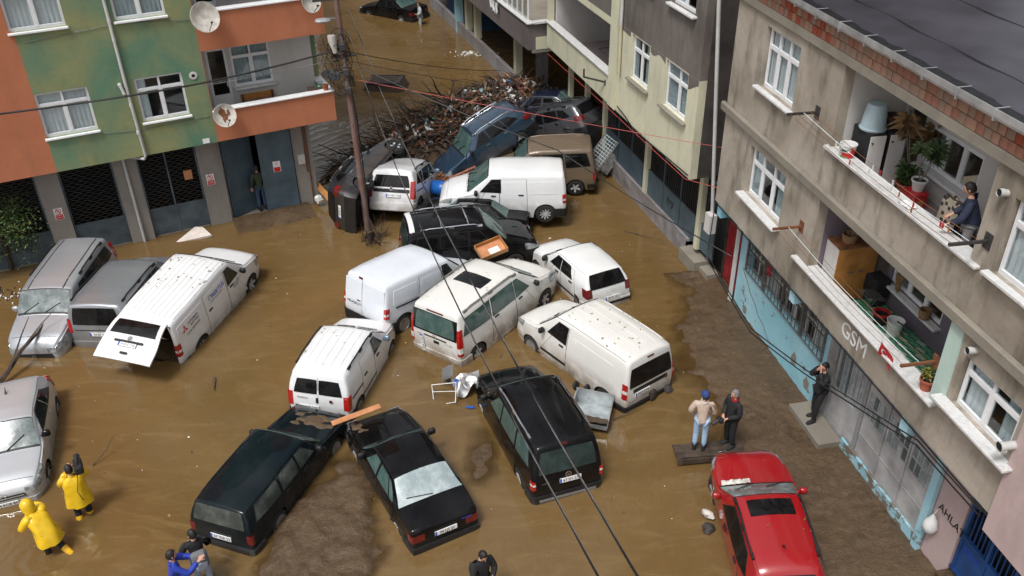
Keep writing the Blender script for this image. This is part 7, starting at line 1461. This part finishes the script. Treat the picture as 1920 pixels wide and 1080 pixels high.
ro, S = CARS['redsuv']; p0 = S.roof(1.25, .72); m = MB(); m.grid(lambda u, v: (p0[0] + .02 + .12 * v + .03 * mnoise.noise(Vector((u * 6, v * 3, 1))), p0[1] - .62 * u, S.roof(1.25, .72 - .6 * u)[2] + .02 + .07 * math.sin(v * 3.1) * (.6 + mnoise.noise(Vector((u * 7, v * 4, 5))))), 22, 8); o = m.build('wet_rag', MATS['clay_dish'], None, 60); o.matrix_world = ro.matrix_world.copy(); tag(o, 'wet pale rag lying along the red car windscreen', 'rag')
# steel trough with mud, bicycle wheel hubs
t = thing('steel_trough', 'tipped galvanised steel trough holding mud beside the black estate', 'trough', (1.95, 17.25, .12), (R(-7), R(4), R(-14)))
m = MB(); m.box((-.48, -.5, 0), (.46, .5, .015)); m.build('bottom', MATS['steel_sheet'], t)
for (a, b) in (((-.5, -.52, 0), (.48, -.501, .10)), ((-.5, .501, 0), (.48, .52, .42)), ((-.52, -.52, 0), (-.481, .52, .3)), ((.461, -.52, 0), (.48, .52, .3))): m = MB(); m.box(a, b); m.build('side', MATS['steel_sheet'], t)
m = MB(); m.grid(lambda u, v: (-.45 + .9 * u, -.48 + .42 * v, .03 + .13 * (1 - v) * (.5 + u * .6) + .02 * mnoise.noise(Vector((u * 8, v * 8, 1)))), 20, 10); m.build('mud_fill', MATS['mud'], t, 60); m = MB()
for i in range(5): m.box((.483, .0 + i * .08, .05 + .03 * i), (.486, .04 + i * .08, .25), 0)
m.build('red_marking', MATS['ink_red'], t)
for i, (x, y) in enumerate(((-.55, .75), (-.25, .70))): m = MB(); m.lathe([(.03, -.03), (.10, -.04), (.13, 0), (.10, .04), (.03, .03), (.03, -.03)], 16, 0, Matrix.Translation((x, y, .32)) @ Matrix.Rotation(R(70), 4, 'Y') @ Matrix.Rotation(.5, 4, 'X')); m.tube([(x, y, .32), (x + .1, y - .2, .15)], .02, 6); m.build('castor', MATS['tyre'], t, 40)
# board platform under the two men
t = thing('wooden_bench', 'dark wet wooden bench the two men stand on', 'bench', (4.66, 15.86, 0), (0, 0, R(6)))
for y in (-.16, .0, .16): m = MB(); m.bevbox((-.85, y - .075, .20), (.82, y + .075, .25), .006); m.build('plank', MATS['wood_dark'], t)
for x in (-.7, .0, .7): m = MB(); m.bar((x, -.2, -.15), (x, -.2, .20), .05, .05); m.bar((x, .2, -.15), (x, .2, .20), .05, .05); m.bar((x, -.22, .17), (x, .22, .17), .05, .05); m.build('leg', MATS['iron'], t)
m = MB(); m.bevbox((-.85, -.275, .06), (.8, -.25, .22), .004); m.build('front_rail', MATS['wood_dark'], t)
# bag hanging by the blue post
t = at(FR, 'plastic_bag', 'white plastic bag hanging beside the painted name on the pink wall', 'bag', -.82, -.66, 1.0); m = MB(); m.lathe([(.02, .38), (.05, .30), (.13, .18), (.16, .05), (.13, -.08), (.05, -.14), (.001, -.15)], 12); r3 = random.Random(5); m.v = [(x * r3.uniform(.8, 1.15), y * r3.uniform(.7, 1.1), z) for x, y, z in m.v]; m.build('bag', MATS['fabric_white'], t, 60); m = MB(); m.tube([(0, 0, .38), (0, -.06, .5)], .008, 5); m.build('tie', MATS['fabric_white'], t)
# leafy tree by the left shutters
def tree(label, loc, h, crx, crz, nl, seed):
    t = thing('tree', label, 'tree', loc); r2 = random.Random(seed); m = MB(); m.tube([(0, 0, -.4), (.08, .05, h * .35), (.02, 0, h * .6)], [.07, .055, .04], 8); tips = []
    for i in range(11):
        a = r2.random() * 6.28; b = Vector((.04, 0, h * r2.uniform(.2, .6))); e = b + Vector((math.cos(a) * crx * r2.uniform(.5, 1.), math.sin(a) * crx * r2.uniform(.5, 1.), crz * r2.uniform(.15, .8))); mid = b.lerp(e, .5) + Vector((0, 0, .1)); m.tube([b, mid, e], [.03, .018, .008], 5); tips += [mid, e, b.lerp(e, .75)]
    m.build('trunk', MATS['bark'], t, 60); lv = MB()
    for i in range(nl):
        c = r2.choice(tips) + Vector((r2.gauss(0, .24), r2.gauss(0, .24), r2.gauss(0, .24))); an = r2.random() * 6.28; el = r2.uniform(-.9, .5); L_ = r2.uniform(.05, .10); d = Vector((math.cos(an) * math.cos(el), math.sin(an) * math.cos(el), math.sin(el))); s = d.cross(Vector((r2.uniform(-.5, .5), r2.uniform(-.5, .5), 1))).normalized() * L_ * .28
        lv.add([c, c + d * L_ * .5 + s, c + d * L_, c + d * L_ * .5 - s], [(0, 1, 2, 3)], r2.choices([0, 1, 2], [5, 3, 1])[0])
    o = lv.build('crown', [MATS['leaf'], MATS['leaf_light'], MATS['leaf_yellow']], t)
tree('leafy shrub-like tree in front of the leftmost roller shutter', (-16.35, 25.0, 0), 2.6, 1.0, 1.3, 5200, 3)
m = MB(); r2 = random.Random(8)
for i in range(150): x = -15.4 + r2.gauss(0, .8); y = 23.5 + r2.gauss(0, .22); s = r2.uniform(.015, .05); M = Matrix.Translation((x, y, .02)) @ Euler((r2.random() * 3, r2.random() * 3, r2.random() * 6)).to_matrix().to_4x4(); m.bevbox((-s, -s * .6, -s * .4), (s, s * .6, s * .4), s * .2, r2.choice([0, 0, 1]), M)
tag(m.build('floating_litter', [MATS['dark_debris'], MATS['paper']], None), 'line of pale litter floating by the silver car and tree', 'litter', kind='stuff')
m = MB()
for i in range(60): x = -2.0 + r2.gauss(0, .55); y = 46.6 + r2.gauss(0, .2); s = r2.uniform(.025, .07); M = Matrix.Translation((x, y, .02)) @ Euler((r2.random(), r2.random(), r2.random() * 6)).to_matrix().to_4x4(); m.bevbox((-s, -s * .6, -s * .3), (s, s * .6, s * .3), s * .2, 0, M)
tag(m.build('floating_litter', [MATS['paper']], None), 'white litter drifting in the far water near the low wall', 'litter', kind='stuff')
# livelier water: real ripples
def ripples(name, x0, x1, y0, y1, cx, cy, k, amp, n=130, wob=1.2):
    def f(u, v):
        x, y = x0 + (x1 - x0) * u, y0 + (y1 - y0) * v; e = sstep(min(u, 1 - u, v, 1 - v) * 4); r = math.hypot(x - cx, y - cy) + .25 * wob * mnoise.noise(Vector((x * .9, y * .9, 2))) + .08 * wob * mnoise.noise(Vector((x * 3, y * 3, 4)))
        return (x, y, -.012 + e * (.016 + amp * (math.sin(r * k) + .35 * mnoise.noise(Vector((x * 5, y * 5, 1)))) * (.6 + .5 * mnoise.noise(Vector((x * .8, y * .8, 9))))))
    m = MB(); m.grid(f, n, n); o = m.build(name, MATS['flood_water'], None, 180); depth_attr(o, [1.] * len(m.v)); return tag(o, kind='structure')
ripples('water_rapids', -10.5, -4.9, 31.6, 38.5, -12, 40, 13, .022); ripples('water_ripples', -12.0, -8.3, 11.0, 14.6, -9.9, 13.1, 21, .004, 110, 1.6)

m = MB(); r2 = random.Random(15)
for i in range(520):
    x = r2.uniform(-14, 5.5); y = r2.uniform(10.5, 33); s = r2.uniform(.008, .028) * (1 + (r2.random() < .06) * 1.6); a = r2.random() * 6.28; c, q = math.cos(a), math.sin(a); w_ = s * r2.uniform(.3, .8)
    if ground_h(x, y) > -.02: continue
    m.add([(x + c * u - q * t_, y + q * u + c * t_, z) for u, t_, z in ((-s, 0, .004), (0, -w_, .008), (s, 0, .004), (0, w_, .010))], [(0, 1, 2, 3)], r2.choices([0, 1, 2], [5, 2, 2])[0])
tag(m.build('flotsam', [MATS['dark_debris'], MATS['leaf_dry'], MATS['paper']], None), 'small leaves and specks floating on the brown water', 'flotsam', kind='stuff')

# ------------------------------------------------------------------ people (x forward, y left, z up)
def skin_mesh(name, chains, mat, parent, sub=2, smooth=True):
    """chains: list of [(point, radius or (rx, ry)), ...]; equal points are shared joints"""
    verts, rad, edges, idx = [], [], [], {}
    for ch in chains:
        prev = None
        for p, r in ch:
            k = tuple(round(c, 4) for c in p)
            if k not in idx: idx[k] = len(verts); verts.append(p); rad.append(r if isinstance(r, tuple) else (r, r))
            i = idx[k]
            if prev is not None and prev != i: edges.append((prev, i))
            prev = i
    me = bpy.data.meshes.new(name + '_tmp'); me.from_pydata([tuple(v) for v in verts], edges, []); ob = bpy.data.objects.new(name + '_tmp', me); COL.objects.link(ob)
    mo = ob.modifiers.new('skin', 'SKIN'); mo.use_smooth_shade = True; mo.branch_smoothing = .4
    for i, v in enumerate(me.skin_vertices[0].data): v.radius = rad[i]; v.use_root = (i == 0)
    sb = ob.modifiers.new('sub', 'SUBSURF'); sb.levels = sub; sb.render_levels = sub
    dg = bpy.context.evaluated_depsgraph_get(); out = bpy.data.meshes.new_from_object(ob.evaluated_get(dg)); bpy.data.objects.remove(ob); bpy.data.meshes.remove(me)
    out.name = name; out.materials.clear(); out.materials.append(mat); out.polygons.foreach_set('use_smooth', [True] * len(out.polygons))
    o = bpy.data.objects.new(name, out); COL.objects.link(o); o.parent = parent; return o
def head_geo(mb, c, yaw, pitch):
    M = Matrix.Translation(c) @ Matrix.Rotation(yaw, 4, 'Z') @ Matrix.Rotation(pitch, 4, 'Y'); n, k = 16, 12; vs = []; fs = []
    for j in range(k + 1):
        th = math.pi * j / k
        for i in range(n):
            ph = 2 * math.pi * i / n; x, y, z = math.sin(th) * math.cos(ph), math.sin(th) * math.sin(ph), math.cos(th)
            w = 1 - .28 * max(0, -z) ** 1.3; X, Y, Z = x * .098 * (1 + .05 * (z > 0)), y * .076 * w, z * .122
            if x > 0.6 and abs(y) < .5: X += .012 * max(0, 1 - abs(z + .75) * 3) - .010 * max(0, 1 - abs(z - .08) * 5) * (abs(y) > .2)
            vs.append(M @ Vector((X, Y, Z)))
    for j in range(k):
        for i in range(n): fs.append((j * n + i, (j + 1) * n + i, (j + 1) * n + (i + 1) % n, j * n + (i + 1) % n))
    mb.add(vs, fs)
    mb.add([M @ Vector(p) for p in ((.092, 0, .022), (.100, .016, -.034), (.122, 0, -.03), (.100, -.016, -.034), (.098, 0, -.042))], [(0, 1, 2), (0, 2, 3), (1, 4, 2), (2, 4, 3)])
    for s in (1, -1): mb.lathe([(.001, .012), (.02, .008), (.028, 0), (.001, -.006)], 8, 0, M @ Matrix.Translation((.0, s * .078, -.01)) @ Matrix.Rotation(R(-90 * s), 4, 'X') @ Matrix.Diagonal((.7, 1.1, 1, 1)))
    for s in (1, -1): mb.lathe([(.001, .006), (.010, .003), (.013, 0)], 8, 1, M @ Matrix.Translation((.088, s * .032, .016)) @ Matrix.Rotation(R(90), 4, 'Y'))
    mb.tube([M @ Vector((.093, .024, -.066)), M @ Vector((.099, 0, -.064)), M @ Vector((.093, -.024, -.066))], .005, 5, 2)
    return M
def hand_geo(mb, w, d, side, curl=.5):
    d = Vector(d).normalized(); up = Vector((0, 0, 1)) if abs(d.z) < .8 else Vector((1, 0, 0)); a = d.cross(up).normalized(); b = a.cross(d)
    w = Vector(w); c = w + d * .045; vs = []
    for t, hw, hh in ((-.05, .026, .02), (0, .034, .016), (.045, .042, .014), (.085, .040, .011)):
        for q in range(8): an = q * math.pi / 4; vs.append(w + d * (t + .02) + a * math.cos(an) * hw + b * math.sin(an) * hh)
    mb.add(vs, [(r * 8 + q, r * 8 + (q + 1) % 8, r * 8 + 8 + (q + 1) % 8, r * 8 + 8 + q) for r in range(3) for q in range(8)] + [tuple(range(24, 32))])
    for i, L_ in enumerate((.068, .078, .073, .056)):
        p = w + d * .10 + a * (-.030 + .020 * i); q1 = p + d * L_ * .5 - b * L_ * .15 * curl; q2 = q1 + d * L_ * .32 - b * L_ * .45 * curl; mb.tube([p, q1, q2], [.0095, .009, .0075], 6)
    p = w + d * .03 + a * -.035 * side; mb.tube([p, p + d * .03 - a * .03 * side - b * .01, p + d * .065 - a * .035 * side - b * .025], [.012, .011, .009], 6)
J0 = dict(pelvis=(0, 0, .95), waist=(0, 0, 1.08), chest=(.01, 0, 1.30), neck=(.0, 0, 1.47), head=(.02, 0, 1.62), shl=(0, .185, 1.41), shr=(0, -.185, 1.41), ell=(-.03, .25, 1.13), elr=(-.03, -.25, 1.13), wrl=(.06, .25, .89), wrr=(.06, -.25, .89), hpl=(0, .095, .90), hpr=(0, -.095, .90), knl=(.02, .105, .50), knr=(.02, -.105, .50), anl=(-.02, .11, .09), anr=(-.02, -.11, .09))
def person(label, loc, yaw, top, legs, shoe='cloth_black', hair='hair_dark', J=None, face=0., nod=0., hat=None, coat=None, hood=None, scale=1., topr=1.0, collar=None, boots=None):
    j = {k: Vector(v) for k, v in J0.items()}
    for k, v in (J or {}).items(): j[k] = Vector(v)
    t = thing('person', label, 'person', loc, (0, 0, yaw), group=None); t.scale = (scale,) * 3
    V = lambda k: tuple(j[k])
    mid = lambda a, b, f=.5: tuple(j[a].lerp(j[b], f))
    # continuous body
    body = [[(V('pelvis'), (.13, .10)), (V('waist'), (.115, .09)), (V('chest'), (.135, .10)), (V('neck'), .055), (tuple(j['neck'].lerp(j['head'], .45)), .052)]]
    for s in 'lr':
        body.append([(V('chest'), (.135, .10)), (V('sh' + s), .062), (V('el' + s), .045), (V('wr' + s), .03)])
        body.append([(V('pelvis'), (.13, .10)), (V('hp' + s), .088), (V('kn' + s), .058), (V('an' + s), .042)])
    bo = skin_mesh('body', body, MATS['skin'], t, 1)
    mb = MB(); HM = head_geo(mb, j['head'], face, nod)
    for s, sg in (('l', 1), ('r', -1)): hand_geo(mb, j['wr' + s], j['wr' + s] - j['el' + s], sg, .6)
    hd = mb.build('head_tmp', [MATS['skin'], MATS['hair_dark'], MATS['terracotta']], None, 60)
    bo.data.materials.append(MATS['hair_dark']); bo.data.materials.append(MATS['terracotta']); bo.data.materials.append(MATS[coat or top]); bo.data.materials.append(MATS[legs]); nz = j['neck'].lerp(j['head'], .2)
    for pl in bo.data.polygons:
        c = pl.center
        if (c - j['neck']).length < .09 and (c - j['chest']).length > (j['neck'] - j['chest']).length: continue
        if min((c - j['wrl']).length, (c - j['wrr']).length) < .05: continue
        dl = min((c - j['kn' + s]).length for s in 'lr'); dl = min(dl, min((c - j['an' + s]).length for s in 'lr'))
        pl.material_index = 4 if (c.z < j['pelvis'].z - .06 and min((c - j['elr']).length, (c - j['ell']).length, (c - j['wrl']).length * 1.2, (c - j['wrr']).length * 1.2) > .11) else 3
    bm = bmesh.new(); bm.from_mesh(bo.data); bm.from_mesh(hd.data); bm.to_mesh(bo.data); bm.free(); bpy.data.objects.remove(hd)
    # clothes
    k = topr; ch = [[(tuple(j['pelvis'] + Vector((0, 0, -.12))), (.165 * k, .13 * k)), (V('pelvis'), (.165 * k, .135 * k)), (V('waist'), (.15 * k, .12 * k)), (V('chest'), (.165 * k, .13 * k)), (mid('chest', 'neck', .8), (.085, .075))]]
    for s in 'lr': ch.append([(V('chest'), (.165 * k, .13 * k)), (V('sh' + s), .085 * k), (V('el' + s), .066 * k), (mid('el' + s, 'wr' + s, .93), .050 * k)])
    if not coat: skin_mesh('jacket', ch, MATS[top], t, 2)
    tr = []
    for s in 'lr': tr.append([(V('pelvis'), (.145, .115)), (V('hp' + s), .105), (V('kn' + s), .078), (mid('kn' + s, 'an' + s, .9), .066)])
    skin_mesh('trousers', tr, MATS[legs], t, 2)
    for s in 'lr':
        a = j['an' + s]; d = Vector((1, .12 if s == 'l' else -.12, 0)).normalized(); m = MB(); vs = []
        for x, hw, z0, z1 in ((-.09, .032, -.09, .03), (-.05, .042, -.09, .04), (.04, .046, -.09, .01), (.12, .045, -.09, -.03), (.17, .028, -.085, -.055)):
            for y, z in ((-1, z0), (1, z0), (1, (z0 + z1) / 2 + .02), (.55, z1), (-.55, z1), (-1, (z0 + z1) / 2 + .02)): vs.append(a + d * x + Vector((-d.y, d.x, 0)) * y * hw + Vector((0, 0, z)))
        m.add(vs, [(r * 6 + q, r * 6 + (q + 1) % 6, r * 6 + 6 + (q + 1) % 6, r * 6 + 6 + q) for r in range(4) for q in range(6)] + [(5, 4, 3, 2, 1, 0), tuple(range(24, 30))])
        if boots: m.tube([a + Vector((0, 0, -.02)), a + Vector((-.01, 0, .10)), a.lerp(j['kn' + s], .62)], [.062, .066, .078], 10)
        m.build('boot' if boots else 'shoe', MATS[boots or shoe], t, 50)
    if coat:   # loose raincoat: flared body and wide sleeves
        P = [j['neck'] + Vector((0, 0, -.02)), j['chest'].lerp(j['neck'], .55), j['chest'], j['waist'], j['pelvis'], j['pelvis'].lerp((j['knl'] + j['knr']) / 2, .55)]; rx = [.085, .15, .19, .20, .225, .27]; ry = [.09, .20, .235, .225, .24, .28]; m = MB(); n = 22; vs = []
        rr = random.Random(len(label))
        for i, p in enumerate(P):
            for q in range(n): an = 2 * math.pi * q / n; f = 1 + (.07 * math.sin(an * 5 + i) + .06 * math.sin(an * 9 + 2.6 * i) + .05 * math.sin(an * 13 + 1.3 * i)) * ((i + 1) / 6); vs.append(p + Vector((math.cos(an) * rx[i] * f, math.sin(an) * ry[i] * f, .015 * math.sin(an * 3 + i))))
        m.add(vs, [(r * n + q, r * n + (q + 1) % n, r * n + n + (q + 1) % n, r * n + n + q) for r in range(5) for q in range(n)]); co = m.build('raincoat', MATS[coat], t, 80)
        for s in 'lr': skin_mesh('sleeve', [[(mid('chest', 'sh' + s, .5), .10), (V('sh' + s), .105), (V('el' + s), .088), (mid('el' + s, 'wr' + s, .9), .075)]], MATS[coat], co, 2)
    if hood:
        m = MB(); m.lathe([(.001, .155), (.07, .145), (.125, .08), (.14, 0), (.135, -.09), (.12, -.16)], 16, 0, HM @ Matrix.Translation((-.025, 0, 0))); m.v = [p for p in m.v]; m.build('hood', MATS[hood], t, 80)
    elif hat:
        m = MB(); m.lathe([(.001, .135), (.06, .13), (.095, .09), (.104, .03), (.104, .01)], 16, 0, HM @ Matrix.Diagonal((1.05, .92, 1, 1))); m.add([HM @ Vector(p) for p in ((.07, -.075, .03), (.17, -.055, .012), (.185, 0, .012), (.17, .055, .012), (.07, .075, .03))], [(0, 1, 2, 3, 4)]); m.build('cap', MATS[hat], t, 60)
    if not hood:
        m = MB(); n = 18; vs = []; ks = 7
        for jx in range(ks + 1):
            for i in range(n):
                ph = 2 * math.pi * i / n; lim = .62 * math.pi if math.cos(ph) < .2 else (.30 * math.pi if math.cos(ph) > .75 else .44 * math.pi); th = lim * jx / ks; vs.append(HM @ Vector((math.sin(th) * math.cos(ph) * .107 - .004, math.sin(th) * math.sin(ph) * .085, math.cos(th) * .132)))
        m.add(vs, [(r * n + q, r * n + (q + 1) % n, r * n + n + (q + 1) % n, r * n + n + q) for r in range(ks) for q in range(n)]); m.build('hair', MATS[hair], t, 80)
    if collar:
        m = MB(); m.lathe([(.085, -.03), (.10, .02), (.09, .06), (.07, .05), (.07, -.02)], 14, 0, Matrix.Translation(j['neck'] + Vector((0, 0, -.02)))); m.build('collar', MATS[collar], t, 60)
    return t, j
up = lambda d, **k: dict(d, **k)
# raincoat cameraman, camera on the right shoulder, looking away up the street
pc, jc = person('person in a yellow raincoat and yellow boots carrying a camera on the shoulder', (-9.70, 14.30, -.32), R(118), 'raincoat', 'cloth_black', J=dict(elr=(.20, -.30, 1.22), wrr=(.16, -.16, 1.50), ell=(.12, .26, 1.16), wrl=(.26, .08, 1.42), anl=(-.16, .12, .10), knl=(.0, .11, .50)), coat='raincoat', boots='boot_yellow', face=.2, scale=1.02)
cm = thing('video_camera', 'black shoulder video camera held by the yellow raincoat person', 'camera'); cm.matrix_world = Matrix.Translation((-9.70, 14.30, -.32)) @ Matrix.Rotation(R(118), 4, 'Z') @ Matrix.Translation((.05, -.20, 1.62)); m = MB(); m.bevbox((-.22, -.09, -.08), (.16, .09, .13), .03); m.build('body', MATS['cloth_black'], cm, 40); m = MB(); m.tube([(.16, 0, .02), (.36, 0, .02)], [.055, .065], 12); m.build('lens', MATS['cloth_black'], cm, 40); m = MB(); m.tube([(-.1, 0, .12), (-.1, 0, .2), (.12, 0, .2), (.12, 0, .12)], .018, 6); m.build('handle', MATS['iron'], cm); m = MB(); m.tube([(-.2, .05, -.05), (-.35, .15, -.4), (-.25, .1, -.8), (-.05, .25, -.75)], .008, 5); m.build('cable', MATS['wire_black'], cm)
person('hooded person in a yellow raincoat wading to the left', (-9.95, 13.25, -.34), R(150), 'raincoat', 'cloth_black', J=dict(pelvis=(-.02, 0, .92), waist=(.05, 0, 1.04), chest=(.17, 0, 1.24), neck=(.28, 0, 1.39), head=(.38, 0, 1.50), shl=(.20, .19, 1.33), shr=(.20, -.19, 1.33), ell=(.30, .30, 1.10), wrl=(.46, .22, 1.0), elr=(.40, -.28, 1.22), wrr=(.62, -.20, 1.24), anr=(-.38, -.14, .22), knr=(-.08, -.12, .52), anl=(.06, .12, .08)), coat='raincoat', hood='raincoat', boots='boot_yellow', nod=.3)
tel = (.34, -.06, 1.30)
person('person in a blue jacket holding up a phone at the bottom edge', (-6.74, 11.91, -.30), R(28), 'cloth_blue', 'denim_dark', J=dict(elr=(.22, -.26, 1.22), wrr=(.46, -.10, 1.30), ell=(.22, .24, 1.22), wrl=(.46, .04, 1.30)), face=.1, topr=1.12)
ph = thing('phone', 'phone held by the person in the blue jacket', 'phone'); ph.matrix_world = Matrix.Translation((-6.74, 11.91, -.30)) @ Matrix.Rotation(R(28), 4, 'Z') @ Matrix.Translation((.60, -.03, 1.33)); m = MB(); m.bevbox((-.005, -.08, -.04), (.005, .08, .04), .004); m.build('body', MATS['ink'], ph); m = MB(); m.box((-.0065, -.07, -.035), (-.0052, .07, .035)); m.build('screen', MATS['plate_white'], ph)
person('person in a black jacket with a grey backpack beside the dark estate car', (-6.46, 12.42, -.30), R(120), 'cloth_black', 'denim_grey', J=dict(elr=(.10, -.28, 1.16), wrr=(.28, -.16, 1.12), ell=(.10, .28, 1.16), wrl=(.28, .14, 1.14)), topr=1.15, face=.4)
bp_ = thing('backpack', 'grey backpack worn by the person in the black jacket', 'backpack'); bp_.matrix_world = Matrix.Translation((-6.46, 12.42, -.30)) @ Matrix.Rotation(R(120), 4, 'Z') @ Matrix.Translation((-.24, 0, 1.12)); m = MB(); m.bevbox((-.10, -.16, -.22), (.08, .16, .26), .06); m.build('bag', MATS['cloth_grey'], bp_, 50); m = MB(); m.bevbox((-.15, -.12, -.18), (-.09, .12, .04), .03); m.build('pocket', MATS['denim_grey'], bp_, 50)
person('person in a dark jacket with head bowed at the bottom edge', (-.67, 11.85, -.30), R(-55), 'cloth_black', 'cloth_black', J=dict(elr=(.08, -.25, 1.14), wrr=(.28, -.06, 1.16), ell=(.08, .25, 1.14), wrl=(.28, .06, 1.14), head=(.06, 0, 1.61)), nod=.45, topr=1.1)
person('person in a beige fleece-collar jacket, blue cap and light jeans on the bench', (4.40, 15.88, .25), R(75), 'cloth_beige', 'denim_light', J=dict(ell=(-.02, .30, 1.15), wrl=(.12, .22, .98), elr=(.02, -.27, 1.14), wrr=(.22, -.20, 1.02)), hat='cap_blue', face=.55, topr=1.15, collar='fleece', scale=.98)
person('person in a black jacket and black trousers standing on the bench', (5.12, 15.95, .25), R(205), 'cloth_black', 'cloth_black', hair='hair_grey', J=dict(elr=(.02, -.26, 1.13), wrr=(.22, -.08, .98), ell=(.02, .26, 1.13), wrl=(.22, .06, .98)), face=-.25, nod=.15, topr=1.12, collar='metal_red', scale=.98)
cm2 = thing('hand_camera', 'black hand camera held low between the two men', 'camera'); cm2.matrix_world = Matrix.Translation((5.12, 15.95, .25)) @ Matrix.Rotation(R(205), 4, 'Z') @ Matrix.Translation((.34, -.02, .92)); m = MB(); m.bevbox((-.06, -.09, -.06), (.06, .09, .06), .015); m.build('body', MATS['cloth_black'], cm2); m = MB(); m.tube([(.06, 0, 0), (.22, 0, -.05)], [.045, .05], 12); m.build('lens', MATS['iron'], cm2, 40)
person('person in a long black coat pressing both hands to the face by the blue wall', (7.45, 16.85, .27), R(195), 'cloth_black', 'cloth_black', J=dict(elr=(.20, -.24, 1.26), wrr=(.15, -.06, 1.53), ell=(.20, .24, 1.26), wrl=(.15, .05, 1.54), anl=(.14, .12, .09), knl=(.10, .11, .5)), nod=.25, topr=1.18, face=.1)
w = FR.root.matrix_world @ Vector(FR.p(.28, -.46, 6.50)); person('person in a dark navy sweater leaning over the upper balcony parapet', tuple(w), R(150), 'cloth_navy', 'cloth_grey', J=dict(chest=(.08, 0, 1.29), neck=(.12, 0, 1.45), head=(.17, 0, 1.59), shl=(.08, .185, 1.40), shr=(.08, -.185, 1.40), ell=(.16, .27, 1.12), wrl=(.34, .22, .98), elr=(.16, -.27, 1.12), wrr=(.34, -.2, .98)), nod=.3, topr=1.1)
w = FL.root.matrix_world @ Vector(FL.p(1.62, -1.05, .0)); person('person in an olive jacket and jeans in the gap of the blue sheet doors', (w.x, w.y, .05), R(120), 'cloth_olive', 'denim_dark', topr=1.1)
person('person in a pale grey coat wading beside the half sunk saloon', (-5.10, 52.1, -.45), R(200), 'fabric_grey', 'fabric_grey', topr=1.15, J=dict(ell=(.05, .26, 1.13), wrl=(.2, .1, 1.1)))
